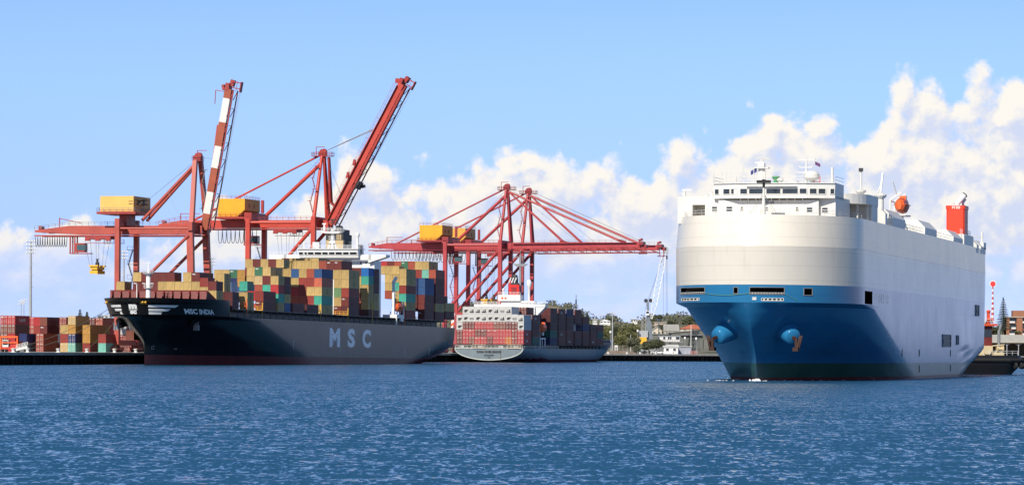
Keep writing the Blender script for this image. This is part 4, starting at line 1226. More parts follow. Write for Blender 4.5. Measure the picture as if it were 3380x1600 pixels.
    for xa, xb in ((745, 828), (850, 905), (918, 1032), (1048, 1180), (1195, 1308), (1325, 1438), (1452, 1580), (1596, 1710), (1728, 1866)):
        t0, t1 = T2(X5(xa), la_), T2(X5(xb), la_)
        g = MB(); g.extrude([(fx(za), -t0, za), (fx(za), -t1, za), (fx(zb2), -t1, zb2), (fx(zb2), -t0, zb2)], (0.06, 0, 0)); wo = g.build('bridge_window', M['glass'], br)
        f = MB(); P = [Vector((fx(z)-0.05, -t, z)) for t, z in ((t0, za), (t1, za), (t1, zb2), (t0, zb2))]
        for i in range(4): f.bar(P[i], P[(i+1)%4], 0.14)
        f.build('window_frame', W, wo)
    for xa, xb in ((1925, 1950), (2022, 2050)):
        t0, t1 = T2(X5(xa), LHs), T2(X5(xb), LHs); g = MB(); g.box(LHs-0.04, LHs+0.01, -t1, -t0, zz(Y5(998), LHs), zz(Y5(955), LHs)); g.build('house_window', M['glass'], root)
    rb = MB(); rb.rail([(la_+6, -ta, z1_+0.25), (la_-0.8, -ta, z1_+0.25), (la_-0.8, -tb, z1_+0.25), (la_+6, -tb, z1_+0.25)], 1.1, 2, 0.04, 1.6); rb.rail([(lw, -tl, zt_), (lw, -ta, zt_)], 0.9, 1, 0.035, 2); rb.build('bridge_rail', W, root)
    # radar mast and platforms
    lm = LHs+2; tm = T2(X5(1385), lm); Z = lambda y, l=lm: zz(Y5(y), l)
    mbm = MB(); mbm.bar((lm, -tm-1.4, z1_), (lm, -tm, Z(420)), 0.4); mbm.bar((lm, -tm+1.4, z1_), (lm, -tm, Z(420)), 0.4); mbm.bar((lm+2, -tm, z1_), (lm, -tm, Z(420)), 0.4)
    mbm.tube((lm, -tm, z1_), (lm, -tm, Z(330)), 0.55); 
    tp0, tp1 = T2(X5(1195), lm), T2(X5(1580), lm); mbm.extrude([(lm-1.6, -tp0, Z(375)), (lm-1.6, -tp0-1.0, Z(410)), (lm-1.6, -tp1+1.0, Z(410)), (lm-1.6, -tp1, Z(375))], (3.2, 0, 0))
    for yy in (480, 520, 600): mbm.box(lm-0.8, lm+0.8, -tm-0.9, -tm+1.2, Z(yy), Z(yy)+0.15)
    rm = mbm.build('radar_mast', W, root)
    rb = MB(); rb.rail([(lm-1.6, -tp0, Z(375)), (lm-1.6, -tp1, Z(375)), (lm+1.6, -tp1, Z(375))], 1.2, 2, 0.05, 1.0); rb.build('mast_rail', W, rm)
    ub = MB(); ub.tube((lm, -tm, Z(375)), (lm, -tm, Z(130)), 0.3, 0.15); ub.box(lm-0.4, lm+0.4, -tm-0.9, -tm+0.9, Z(160), Z(140)); ub.box(lm-0.4, lm+0.4, -tm-0.6, -tm+1.1, Z(210), Z(195))
    for dx in (-1.8, -1.2, -0.5, 0.4): ub.bar((lm, -tm+dx, Z(215)), (lm, -tm+dx, Z(110)), 0.1)
    ub.bar((lm, -tm-1.9, Z(200)), (lm, -tm+0.5, Z(200)), 0.15); ub.build('signal_frame', M['dark_steel'], rm)
    ub = MB(); tx = T2(X5(1225), lm); ub.tube((lm, -tx, Z(375)), (lm, -tx, Z(240)), 0.35); ub.bar((lm, -T2(X5(1185), lm), Z(225)), (lm, -T2(X5(1262), lm), Z(222)), 0.35); ub.build('radar_scanner', W, rm)
    # funnel
    lf = LHs+18; tf0, tf1 = T2(X5(1258), lf), T2(X5(1592), lf); Zf = lambda y: zz(Y5(y), lf)
    BF = paint('buff_funnel', (0.50, 0.38, 0.20), 0.45, 0.12)
    fb = MB(); fb.box(lf, lf+10, -tf1, -tf0, 16, Zf(540)); fn = fb.build('funnel', BF, root)
    fb = MB(); fb.box(lf-0.05, lf+10.05, -tf1-0.05, -tf0+0.05, Zf(540), Zf(425)); fb.box(lf+0.3, lf+9, -tf1+0.4, -tf0-1.5, Zf(425), Zf(330)); fb.build('funnel_top', M['dark_steel'], fn)
    fb = MB()
    for f in (0.62, 0.72, 0.82): fb.box(lf-0.1, lf-0.05, -(tf0+(tf1-tf0)*(f+0.06)), -(tf0+(tf1-tf0)*f), Zf(535), Zf(430))
    fb.build('funnel_louvre', BF, fn)
    fb = MB(); tx = T2(X5(1480), lf); fb.lathe([(1.2, Zf(330)), (1.25, Zf(275)), (0.9, Zf(258)), (0.3, Zf(255))], (lf+2, -tx, 0), 14); fb.build('exhaust_cowl', M['black'], fn, smooth=True, angle=R(40))
    lettering('MSC', lambda a, b: (lf+2+a, -tf1-0.06, Zf(640)+b), 6, 2.2, MARKD, fn, 'lettering', 0.04)
    # domes and the white locker on the bridge roof
    def dome(xc, ytop, ybot, r, post):
        t = T2(X5(xc), la_+2); l = la_+2; zt2, zb3 = zz(Y5(ytop), l), zz(Y5(ybot), l)
        d = MB(); d.lathe([(post, z1_+0.2), (post, zb3-0.4), (r*0.8, zb3), (r, zb3+0.3), (r, zt2-r*0.8), (r*0.7, zt2-r*0.25), (0.02, zt2)], (l, -t, 0), 14); d.build('satellite_dome', W, root, smooth=True, angle=R(40))
    dome(1868, 385, 470, 0.72, 0.45); dome(838, 572, 610, 0.36, 0.2)
    kb = MB(); kb.box(la_, la_+2.5, -T2(X5(1125), la_), -T2(X5(1000), la_), z1_+0.25, zz(Y5(578), la_)); kb.build('roof_locker', W, root)
    kb = MB(); t = T2(X5(1925), la_+3); kb.lathe([(0.7, z1_-1.5), (0.8, z1_+1.2), (0.5, z1_+1.6)], (la_+3, -t, 0), 10); kb.build('searchlight', M['steel_grey'], root)
    # boat deck by the house, with the davit tower
    db = MB(); l0, l1 = 203.5, 212.5
    db.bar((l0, -15.7, DK), (l0, -15.7, 17.2), 0.5); db.bar((l1, -15.7, 16.2), (l1, -15.7, 21.8), 0.4); db.box(l0, l1, -15.9, -11, 16.2, 17.4); db.box(l0+5, l1-0.6, -15.9, -15.4, 15.2, 16.2)
    db.bar((l0+0.5, -14.6, 17.2), (l0+0.5, -14.6, 28.2), 0.7, 1.1); db.bar((l0+0.4, -14.4, 27.8), (l0+0.9, -15.4, 29.9), 0.8, 1.0); db.bar((l0+0.5, -14.8, 25.2), (l0+3.0, -15.0, 25.0), 0.25); db.bar((l0+0.5, -14.8, 23.8), (l0+3.2, -15.0, 23.7), 0.2)
    for l in (l0+2, l0+5.5): db.bar((l, -15.2, 17.4), (l+1.8, -15.4, 19.4), 0.3)
    db.build('boat_deck', W, root)
    # stern vents and draught mark
    vb = MB()
    for i in range(4):
        l = 270+i*2.1; z = 10.3; b_ = mh.b(l+0.6, z); vb.box(l, l+1.2, -b_-0.05, -b_+0.2, 8.4, 12.0)
    vb.build('stern_vent', M['black'], root)
    for l, z in ((88, 6.4), (137, 5.2), (206, 5.0), (213, 5.0), (244, 5.2)):
        kb = MB(); kb.box(l-0.12, l+0.12, -mh.b(l, z)-0.03, -mh.b(l, z), z-1.3, z+1.2); kb.box(l-0.5, l+0.5, -mh.b(l, z)-0.05, -mh.b(l, z), z+1.0, z+1.25); kb.build('hull_mark', MARKW, root)
    for w, z, sz in ((0.17, 4.5, 1.0), (0.37, 4.5, 1.0)):
        p = mh.front_pt(w, z, 0.06); q = mh.front_pt(w+0.02, z, 0.06)
        d = Vector(lt(q))-Vector(lt(p)); d.normalize(); kb = MB(); a = Vector(lt(p))
        P = [a, a+d*1.0, a+d*1.2+Vector((0,0,0.9)), a+d*0.2+Vector((0,0,0.9))]
        for i in range(4): kb.bar(P[i], P[(i+1)%4], 0.13)
        kb.build('bulb_mark', paint('grey_mark', (0.3, 0.3, 0.3), 0.5), root)
    # ----- the cargo.  Every bay: distance aft, tier height, then stacks counted from the right (port) edge,
    #       each a string read from the top tier down; '.' = nothing shown there, lower case = short (20 ft) box
    BASE = 16.32
    GR = 'containers stacked on the black container ship'
    def bay(l, name, stacks, H=2.72, base=BASE, dl=0.0):
        n_right = 0
        for k in sorted(stacks):
            top, s = stacks[k][0], stacks[k][1]
            opt = stacks[k][2] if len(stacks[k]) > 2 else {}
            n_right += 1
            for i, c in enumerate(s):
                if c == '.': continue
                tier = top-i
                colour = CODE[c.upper()]
                L = 6.06 if c.islower() else 12.19
                tt = 15-2.5*(k-0.5)
                mk = []
                if c.upper() in 'T': mk.append('side20' if L < 8 else 'side40')
                if c.upper() == 'M' and crnd.random() < 0.35: mk.append('front')
                if c.upper() == 'G': mk.append('front')
                lab = f"{colour} container, {TIER[tier]}, {ORD[n_right]} stack from right, {name}, black ship"
                container(MSC, l+opt.get('dl', 0), tt, base+opt.get('dz', 0)+(tier-1)*(H+0.03), L, H, colour, 'plain', lab, GR, mk)
    # heights follow the photograph: short bays in front, tall ones behind
    bay(18, 'foremost bay', {12: (3, 'tt'), 11: (2, 'm'), 10: (4, 'tm'), 9: (4, 'mm'), 8: (4, 'mm'), 7: (4, 'mt'), 6: (4, 'mt'), 5: (3, 't'), 4: (4, 'tt'), 3: (4, 'MT'), 2: (3, 'rt', {'dz': 1.1}), 1: (3, 'mtm', {'dz': 0.1})}, 2.6, 15.9)
    bay(32.5, 'second bay from bow', {2: (4, 'ttdd'), 1: (2, 'dd')}, 2.62, 15.9)
    bay(46.5, 'third bay from bow', {1: (2, 'tt'), 2: (2, 't.'), 3: (3, 'p')}, 2.85, 15.7)
    bay(61.5, 'fourth bay from bow', {1: (2, 'RM'), 2: (2, 'b.'), 3: (3, 'e')}, 2.85)
    bay(76, 'fifth bay from bow', {1: (4, 'tbet'), 2: (5, 'TMEM'), 3: (5, 'gcx'), 4: (5, 'ttn')}, 2.62)
    bay(82.4, 'fifth bay after half', {1: (4, 'mdtu')}, 2.62)
    bay(90.5, 'low sixth bay from bow', {1: (1, 'M'), 2: (1, 'p')}, 2.75)
    bay(105, 'tall seventh bay from bow', {1: (1, 'D'), 6: (6, 'tm', {'dz': .6}), 7: (6, 'mt', {'dz': .6}), 8: (6, 'tm', {'dz': .6}), 4: (6, 't', {'dz': .6}), 5: (6, 'm', {'dz': .6}), 9: (5, 'oou'), 10: (5, 'gn'), 11: (5, 'tt'), 12: (5, 'tt')}, 2.62)
    bay(120.5, 'midship bay', {1: (5, 'USTET'), 2: (5, 'xrtrM'), 3: (5, 'trrxM'), 4: (5, 'utbxM'), 5: (5, 'ttttM'), 6: (5, 't'), 7: (5, 'tt')}, 2.76)
    bay(150, 'bay behind midship bay', {1: (5, 'TTRMD'), 2: (6, 'Mttytm'), 3: (6, 'mt'), 4: (6, 'xt'), 5: (6, 'tt'), 6: (6, 'tt'), 7: (6, 't'), 8: (6, 't'), 9: (6, 't')}, 2.86)
    bay(172.5, 'bay before white bridge', {1: (6, 'vettt.'), 2: (6, 'mttmx.'), 3: (6, 'mt')}, 2.68, 15.8)
    bay(179.0, 'after half before bridge', {1: (6, 'dddttd')}, 2.66, 15.8)
    bay(173.0, 'lowest bay before bridge', {1: (1, 'd'), 2: (1, 'M')}, 2.6, 16.0)
    bay(158, 'top row before bridge', {7: (7, 't'), 8: (7, 't'), 9: (7, 't'), 6: (7, 'T'), 10: (7, 'm')}, 2.6, 16.32, 0)
    bay(218, 'first bay behind bridge', {1: (6, 'TTRETR'), 2: (6, 'tteto', {'dz': 1.0}), 3: (6, 'tttx', {'dz': 1.0}), 4: (6, 't', {'dz': 1.0})}, 2.75)
    bay(242, 'bay with blue stacks', {1: (5, 'UUMMM'), 2: (5, 'NNDD', {'dl': -0.6}), 3: (6, 'r', {'dz': -1.2}), 4: (6, 'm', {'dz': -1.2})}, 2.8)
    bay(256, 'tall bay near stern', {1: (6, 'XMMMTM'), 2: (7, 'TQ'), 3: (7, 'tr'), 4: (7, 'xe'), 5: (7, 'gt'), 6: (7, 'x'), 7: (7, 'm'), 8: (7, 'b')}, 2.88)
    bay(269.5, 'sternmost bay', {1: (2, 'TM', {'dz': 0.4}), 2: (3, 'D'), 3: (5, 't')}, 2.88)
    return root
msc_ship()
lifeboat(MSC, 208.3, 15.0, 19.9, 7.5, 3.0, 3.0, 'orange lifeboat hanging beside the white bridge of the black container ship')
# ------------------------------------------------------------------ quay and land
QZ = 3.4
def build_quay():
    # berth line of the black ship, then the line turning towards the right behind the car carrier
    A = quay_pt(-420, -18.6); B = quay_pt(650, -18.6)
    pts = [A, B, Vector((263, 1875, 0)), Vector((640, 2245, 0))]
    back = [Vector((2600, 6000, 0)), Vector((-2600, 6000, 0)), Vector((-1500, 700, 0))]
    poly = [(p.x, p.y) for p in pts] + [(p.x, p.y) for p in back]
    apron = MB(); apron.add([(x, y, QZ-0.004) for x, y in poly], [tuple(range(len(poly)))])
    apron.build('quay_apron', paint('quay_paving', (0.30, 0.28, 0.25), 0.85, 0.3, 0.06, bump=0.2), None, fix=False)['kind'] = 'structure'
    wall = MB(); edge = MB(); pile = MB()
    for a, b in zip(pts[:-1], pts[1:]):
        a, b = Vector((a.x, a.y, 0)), Vector((b.x, b.y, 0)); d = (b-a).normalized(); n = Vector((d.y, -d.x, 0))
        Ln = (b-a).length
        def q(s, o, z): 
            p = a + d*s + n*o; return (p.x, p.y, z)
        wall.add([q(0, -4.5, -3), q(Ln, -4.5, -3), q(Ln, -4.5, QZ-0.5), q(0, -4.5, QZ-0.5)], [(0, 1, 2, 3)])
        # coping beam
        vs = [q(s, o, z) for s in (-0.5, Ln+0.5) for o, z in ((-5.2, QZ-0.75), (0.25, QZ-0.75), (0.25, QZ), (-5.2, QZ))]
        edge.add(vs, [(0, 1, 5, 4), (1, 2, 6, 5), (2, 3, 7, 6), (3, 0, 4, 7), (0, 3, 2, 1), (4, 5, 6, 7)])
        k = 0
        while k*3.1 < Ln:
            s = k*3.1; p = a + d*s
            r = 0.32 if k % 5 else 0.75
            base = len(pile.v)
            pile.tube(q(s, -1.7, -3), q(s, -1.7, QZ-0.76), r, n=6)
            k += 1
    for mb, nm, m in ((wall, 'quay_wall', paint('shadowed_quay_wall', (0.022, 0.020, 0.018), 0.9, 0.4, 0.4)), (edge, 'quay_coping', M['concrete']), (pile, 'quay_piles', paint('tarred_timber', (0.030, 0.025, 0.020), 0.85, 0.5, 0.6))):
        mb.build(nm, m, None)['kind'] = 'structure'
build_quay()

def solve_t(X, l, z=5, Mx=QUAY):
    lo, hi = -200, 200
    for _ in range(50):
        mid = (lo+hi)/2
        if proj(Mx @ Vector((l, -mid, z)))[0] < X: lo = mid
        else: hi = mid
    return (lo+hi)/2

# bollards and mooring lines
BOLL = []
def bollards():
    spots = [(44, 'at the left end of the quay'), (91, 'second along the left quay edge'), (192, 'below the ochre containers on the left quay'), (287, 'where the thin mooring line lands on the quay'), (378, 'in front of the red crane bogies'), (448, 'closest to the black ship bow')]
    src = None
    for X, where in spots:
        l = solve_l(QUAY, X, -19.6, QZ, -120, 200)
        if src is None:
            mb = MB(); mb.lathe([(0.42, 0), (0.34, 0.15), (0.30, 0.55), (0.5, 0.75), (0.52, 0.95), (0.2, 1.05)], (0, 0, 0), 12); mb.box(-0.6, 0.6, -0.6, 0.6, 0, 0.06)
            src = mb.build('bollard', M['white'], None, smooth=True, angle=R(40)); o = src
        else: o = src.copy(); COL.objects.link(o)
        o.location = quay_pt(l, -19.6, QZ); o.scale = (1.3, 1.3, 1.1)
        tag(o, f'white mooring bollard {where}', 'bollard', 'mooring bollards on the quay edge'); BOLL.append(o.location.copy())
    for i, X in enumerate((1985, 2013, 2075, 2118, 2170, 2226)):
        o = src.copy(); COL.objects.link(o); p = at(X, 1170, 1700); 
        B = quay_pt(650, -18.6); C = Vector((263, 1875, 0)); dd = (C-B)
        lo, hi = -0.3, 1
        for _ in range(40):
            mid = (lo+hi)/2; q = B+dd*mid
            if proj((q.x, q.y, QZ))[0] < X: lo = mid
            else: hi = mid
        q = B+dd*lo; nn = Vector((-dd.y, dd.x, 0)).normalized()
        o.location = (q.x+nn.x, q.y+nn.y, QZ); o.scale = (1.3, 1.3, 0.9)
        tag(o, 'small pale mooring bollard on the far quay right of the grey stern ship', 'bollard', 'small bollards on the far quay')
bollards()
def mooring_lines():
    def line(p, q, sag, label, r=0.07):
        p, q = Vector(p), Vector(q); mb = MB()
        pts = [p.lerp(q, i/16) - Vector((0, 0, sag*4*(i/16)*(1-i/16))) for i in range(17)]
        mb.path(pts, r, 5); tag(mb.build('mooring_line', M['rope'], None), label, 'rope', 'mooring ropes of the black ship')
    P = lambda w, z: MSC @ Vector(lt(mh.front_pt(w, z, 0.1)))
    up = Vector((0, 0, 0.9))
    line(P(-0.62, 15.6), BOLL[0]+up, 1.2, 'upper mooring rope running from the black bow to the leftmost bollard')
    line(P(-0.60, 14.6), BOLL[1]+up, 1.6, 'lower mooring rope running from the black bow to the second bollard')
    line(P(-0.85, 14.2), BOLL[3]+up, 0.6, 'thin short mooring rope dropping steeply to the quay', 0.045)
mooring_lines()

# ------------------------------------------------------------------ quay cranes
def crane_paints(name, rgb):
    return paint(name, rgb, 0.45, 0.22, 0.25, streak=0.18)
def quay_crane(l0, cfg):
    """u = seaward from the seaside rail, w = along the quay, z above the quay"""
    Mx = QUAY @ Matrix.Translation((l0, 21.0, QZ))
    root = empty('quay_crane', Mx); tag(root, cfg['label'], 'crane', 'ship to shore cranes on the container quay')
    P = lambda u, w, z: Vector((w, -u, z))
    RED, RDK_ = cfg['red'], cfg['dark']
    G, Wd = cfg['gauge'], cfg['wide']
    zG, zT = cfg['zg'], cfg['za']            # girder underside, apex
    lw = cfg['leg']
    mid = Wd/2
    # legs, each with its rail bogie
    for u, s in ((0, 'sea'), (-G, 'land')):
        for w in (0, Wd):
            mb = MB()
            if cfg['type'] == 'A' and s == 'sea':
                x = 1.1 if w == 0 else 1.1
                mb.bar(P(u+0.9, w, 2.4), P(u-0.4, w+(1.0 if w == 0 else -1.0), zG+1.5), lw*1.35, lw*1.2, up=(1, 0, 0))
            else: mb.bar(P(u, w, 2.4), P(u, w, zG+(4.6 if (s == 'land' and cfg['type'] == 'A') else 3.0)), lw, lw*1.15, up=(1, 0, 0))
            lg = mb.build('leg', cfg['red'], root)
            bb = MB()
            for k in (-2.6, 2.6):
                bb.box(w+k-2.1, w+k+2.1, -u-0.55, -u+0.55, 0.55, 1.5)
                bb.extrude([P(u, w+k-0.5, 1.5), P(u, w+k+0.5, 1.5), P(u, w+k*0.3+0.5, 2.9), P(u, w+k*0.3-0.5, 2.9)], (0, 0.5, 0))
            bo = bb.build('bogie', RED, lg)
            wb = MB()
            for k in (-4.1, -2.6, -1.1, 1.1, 2.6, 4.1): wb.lathe([(0.42, -0.2), (0.42, 0.2)], (w+k, -u, 0.42), 10, 'y')
            wb.build('rail_wheel', M['dark_steel'], bo)
    # sill and portal beams
    sb = MB()
    for u in (0, -G): sb.bar(P(u, 0, 2.9), P(u, Wd, 2.9), 1.1, 1.6)
    sb.build('sill_beam', RED, root)
    pb = MB(); zp = cfg['zportal']
    for w in (0, Wd): pb.bar(P(-G, w, zp), P(0, w, zp), 1.0, 1.5)
    pb.build('portal_beam', RED, root)
    tb = MB()
    for u in (0, -G): tb.bar(P(u, -0.6, zG+2.2), P(u, Wd+0.6, zG+2.2), 1.5, 2.6)
    for w in (0, Wd): tb.tube(P(-G, w, zG+1.6), P(0, w, zG+1.6), 0.5 if cfg['type'] == 'B' else 0.3, n=8)
    tb.build('cross_beam', RED, root)
    # diagonals
    for w in (0, Wd):
        db = MB(); db.tube(P(-0.6, w, zG-0.6), P(-G+0.4, w, zp+1.0), cfg['diag'], n=10); db.build('diagonal_brace', RED, root, smooth=True, angle=R(40))
    # mast
    ap = cfg['apex_u']
    for w in (0, Wd):
        mb = MB()
        w2 = mid + (w-mid)*(0.13 if cfg['type'] == 'B' else 0.30)
        if cfg['type'] == 'B':
            mb.tube(P(0, w, zG+2.5), P(ap, w2, zT), 0.72, 0.55, n=10)
        else:
            mb.bar(P(0, w+(1 if w == 0 else -1), zG+1.5), P(ap, w2, zT), 1.3, 1.5, up=(1, 0, 0))
        mb.build('mast_leg', RED, root, smooth=(cfg['type'] == 'B'), angle=R(40))
    if cfg['type'] == 'B':
        mb = MB(); mb.tube(P(cfg['hinge'][0]-1.0, mid-2.2, zG+3), P(ap+0.5, mid-0.6, zT), 0.42, n=8); mb.tube(P(cfg['hinge'][0]-1.0, mid+2.2, zG+3), P(ap+0.5, mid+0.6, zT), 0.42, n=8); mb.build('mast_leg', RED, root)
    ab = MB()
    hw = 3.6 if cfg['type'] == 'B' else 1.4
    ab.box(mid-1.6, mid+1.6, -ap-hw, -ap+hw, zT-0.1, zT+0.12); ab.box(mid-1.1, mid+1.1, -ap-1.3, -ap+1.3, zT+0.12, zT+1.6)
    ab.lathe([(0.9, -0.5), (0.9, 0.5)], (mid-0.4, -ap-0.6, zT+1.7), 12, 'x'); ab.lathe([(0.9, -0.5), (0.9, 0.5)], (mid+0.8, -ap+0.4, zT+1.6), 12, 'x')
    ab.bar(P(ap-hw+1.2, mid, zT), P(ap-hw+1.2, mid, zT+3.2), 0.2); ab.bar(P(ap-hw+1.2, mid, zT+3.2), P(ap-hw+4.2, mid, zT+3.2), 0.2)
    apx = ab.build('apex_platform', RDK_, root)
    rb = MB(); c = [P(ap-hw, mid-1.6, zT+0.12), P(ap+hw, mid-1.6, zT+0.12), P(ap+hw, mid+1.6, zT+0.12), P(ap-hw, mid+1.6, zT+0.12), P(ap-hw, mid-1.6, zT+0.12)]; rb.rail(c, 1.2, 1, 0.05, 1.5); rb.build('handrail', RDK_, apx)
    # stair zigzag on the mast and the landside leg
    st = MB()
    zz0 = zG+5; k = 0
    while zz0 + 4 < zT-2 and cfg['type'] == 'B':
        a, b = (-1.6, -0.5) if k % 2 else (-0.5, -1.6)
        fr = (zz0-zG-2.5)/(zT-zG-2.5); w_ = mid*fr*0.85
        st.bar(P(a, w_-0.5, zz0), P(b, w_-0.5, zz0+4), 0.5, 0.15); st.bar(P(a, w_-0.5, zz0+1.1), P(b, w_-0.5, zz0+5.1), 0.07); st.box(w_-1.1, w_, -(b-0.7), -(b+0.7) , zz0+3.95, zz0+4.05) if False else st.bar(P(b-0.8, w_-0.5, zz0+4), P(b+0.8, w_-0.5, zz0+4), 0.8, 0.12)
        st.bar(P(b-0.8, w_-0.5, zz0+5.1), P(b+0.8, w_-0.5, zz0+5.1), 0.07)
        zz0 += 4; k += 1
    if cfg['type'] == 'A':
        zz0 = zG+4
        while zz0+4 < zT-1:
            a, b = (0.8, 1.8) if k % 2 else (1.8, 0.8)
            st.bar(P(a, mid, zz0), P(b, mid, zz0+4), 0.4, 0.15); st.bar(P(b-0.8, mid, zz0+4), P(b+0.8, mid, zz0+4), 0.8, 0.12); st.bar(P(b-0.8, mid, zz0+5), P(b+0.8, mid, zz0+5), 0.07); zz0 += 4; k += 1
    st.build('mast_stairway', cfg['stair'], root); st = MB()
    zz0 = 5; k = 0
    while zz0+5 < zG-2:
        a, b = (-G-2.6, -G-1.2) if k % 2 else (-G-1.2, -G-2.6)
        st.bar(P(a, Wd, zz0), P(b, Wd, zz0+4.4), 0.6, 0.15); st.bar(P(a, Wd, zz0+1.1), P(b, Wd, zz0+5.5), 0.07)
        st.bar(P(-G-3.0, Wd, zz0+4.5), P(-G-0.7, Wd, zz0+4.5), 1.0, 0.14); st.bar(P(-G-3.0, Wd, zz0+5.6), P(-G-0.7, Wd, zz0+5.6), 0.08); st.bar(P(-G-3.0, Wd, zz0+4.5), P(-G-3.0, Wd, zz0+5.6), 0.08)
        zz0 += 4.5; k += 1
    st.build('stairway', cfg['stair'], root)
    # lift cage low on the landside back leg, platform boxes
    kb = MB(); kb.box(Wd-1.0, Wd+1.6, G+0.6, G+2.2, zG*0.35, zG*0.35+2.4); kb.build('lift_cage', M['steel_grey'], root)
    # girder: twin boxes with a tapered landward end
    ub, us = cfg['back_u'], cfg['girder_u']
    hx, hz = cfg['hinge']
    for w in (mid-2.6, mid+2.6):
        gb = MB()
        gb.extrude([P(ub, w-0.6, zG+0.6), P(ub, w-0.6, zG+1.2), P(us, w-0.6, zG+2.6), P(hx, w-0.6, zG+2.6), P(hx, w-0.6, zG), P(us+2, w-0.6, zG)], (1.2, 0, 0))
        gb.build('girder', cfg['girder'], root)
    gb = MB(); 
    for u in range(int(ub)+3, int(hx), 7): gb.bar(P(u, mid-2.6, zG+1.0), P(u, mid+2.6, zG+1.0), 0.5)
    gb.bar(P(ub, mid-3.4, zG-0.5), P(hx, mid-3.4, zG-0.5), 0.3, 0.4); gb.bar(P(ub, mid+3.4, zG-0.5), P(hx, mid+3.4, zG-0.5), 0.3, 0.4)
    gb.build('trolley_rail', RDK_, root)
    rb = MB(); rb.rail([P(ub, mid-3.5, zG+1.3), P(us, mid-3.5, zG+2.7), P(-G-1, mid-3.5, zG+2.7)], 1.1, 1, 0.05, 2.0); rb.rail([P(-G+2, mid-3.5, zG+2.7), P(-2, mid-3.5, zG+2.7)], 1.1, 1, 0.05, 2.0); rb.build('handrail', cfg['stair'], root)
    lb = MB(); lb.bar(P(ub+1, mid, zG+1), P(ub+1, mid, zG+2.6), 1.0, 2.6); lb.bar(P(ub+4, mid-1, zG+1), P(ub+9, mid-1, zG+1.2), 1.4, 1.6); lb.bar(P(ub+7, mid, zG+1.5), P(ub+7, mid, zG+5.2), 0.25); lb.bar(P(ub+7, mid, zG+5.0), P(ub+14, mid, zG+(3.6 if cfg['type']=='A' else 5.0)), 0.22); lb.build('counter_winch', RDK_, root)
    # machinery house on its frame
    h = cfg['house']; u0, u1, z0, z1, w0, w1 = h
    hb = MB()
    if cfg['type'] == 'B':
        prof = [(u0, z0), (u1-2.3, z0), (u1, z0+2.2), (u1, z1), (u0, z1)]
        hb.extrude([P(u, w0, z) for u, z in prof], (w1-w0, 0, 0))
    else: 
        hb.box(w0, w1, -u1, -u0, z0, z1)
    ho = hb.build('machinery_house', cfg['house_paint'], root)
    fb = MB(); fb.box(w0-0.8, w1+0.8, -u1-0.9, -u0+0.9, z0-0.75, z0-0.02)
    for u in ((u0+4.0, u0+6.0) if cfg['type'] == 'A' else (u0+3.0, u1-3)): fb.bar(P(u, mid, zG+2.4), P(u, mid, z0-0.6), 0.45)
    fb.build('house_frame', RDK_, ho)
    rb = MB()
    zr = z0 if cfg['type'] == 'A' else z0-0.02
    rb.rail([P(u0-0.8, w1+.7, zr), P(u0-0.8, w0-0.7, zr), P(u1+0.8, w0-0.7, zr), P(u1+0.8, w1+0.7, zr)], 1.1, 1, 0.05, 1.8)
    if cfg['type'] == 'B': rb.rail([P(u0, w0, z1), P(u1, w0, z1), P(u1, w1, z1)], 1.0, 1, 0.04, 1.6)
    rb.build('handrail', cfg['stair'], ho)
    vb = MB()
    for f in (0.3, 0.62): vb.lathe([(0.75, -0.05), (0.75, 0.05)], (w0+(w1-w0)*f, -u1-0.03, z0+(z1-z0)*0.62), 14, 'y')
    if cfg['type'] == 'A':
        vb.box(w0+3, w0+9, -u1-1.6, -u1, z0+2.2, z0+2.6); vb.box(w0+3, w0+9, -u1-1.6, -u1, z0+3.6, z0+3.9); vb.bar(P(u1-1.6, w0-0.05, z0+3.2), P(u1-0.2, w0-0.05, z0+3.2), 0.14); vb.bar(P(u1-1.6, w0-0.05, z0+2.4), P(u1-0.2, w0-0.05, z0+2.4), 0.14)
    else: vb.bar(P(u1-2.4, w0-0.12, z0+0.2), P(u1-0.1, w0-0.12, z0+2.3), 0.5, 0.3)
    vb.build('house_vent', M['dark_steel'] if cfg['type'] == 'A' else paint('amber_vent', (0.35, 0.20, 0.02), 0.6), ho)
    hb2 = MB(); hb2.box(mid-4, mid+4, G-1.2, G+1.2, zG+2.6, z0-0.7); hb2.build('house_pedestal', RDK_, root) if cfg['type'] == 'A' else hb2.box(0,1,0,1,0,1)
    if cfg['type'] == 'B':
        k2 = MB(); k2.bar(P(-G, -0.6, zG+3.6), P(-G, Wd+0.6, zG+3.6), 2.6, 2.8); k2.bar(P(-G+2.5, mid-1, zG+5), P(-G+2.5, mid-1, zG+9.5), 0.9, 0.9); k2.build('winch_frame', RDK_, root)
    # stays
    if cfg['type'] == 'A':
        for w in (mid-3.2, mid+1.2):
            sb = MB(); sb.tube(P(ap-0.6, mid+(w-mid)*0.4, zT-1.2), P(-G+6, w, zG+4.2), 0.5, n=10); sb.build('backstay', RED, root, smooth=True, angle=R(40))
        sb = MB(); sb.tube(P(ap-0.4, mid, zT+0.3), P(u1+2, mid, z1-1), 0.06, n=4); sb.tube(P(ap-9, mid-3, zT-9), P(-3, 0, zG+4), 0.05, n=4); sb.build('stay_wire', M['steel_grey'], root)
    else:
        sb = MB(); sb.tube(P(ap-0.6, mid, zT-2.5), P(-G+3.6, mid, zG+4.4), 0.62, n=10); sb.build('backstay', RED, root, smooth=True, angle=R(40))
        sb = MB(); a, b = P(ap-1.0, mid-0.5, zT+0.2), P(cfg['rear_u'], mid-0.5, zG+2.4); sb.tube(a, b, 0.34, n=8); m_ = a.lerp(b, 0.62); sb.bar(m_, m_-Vector((0, 0, 3.6)), 0.3, 0.3); sb.build('rear_stay', cfg['stay'], root)
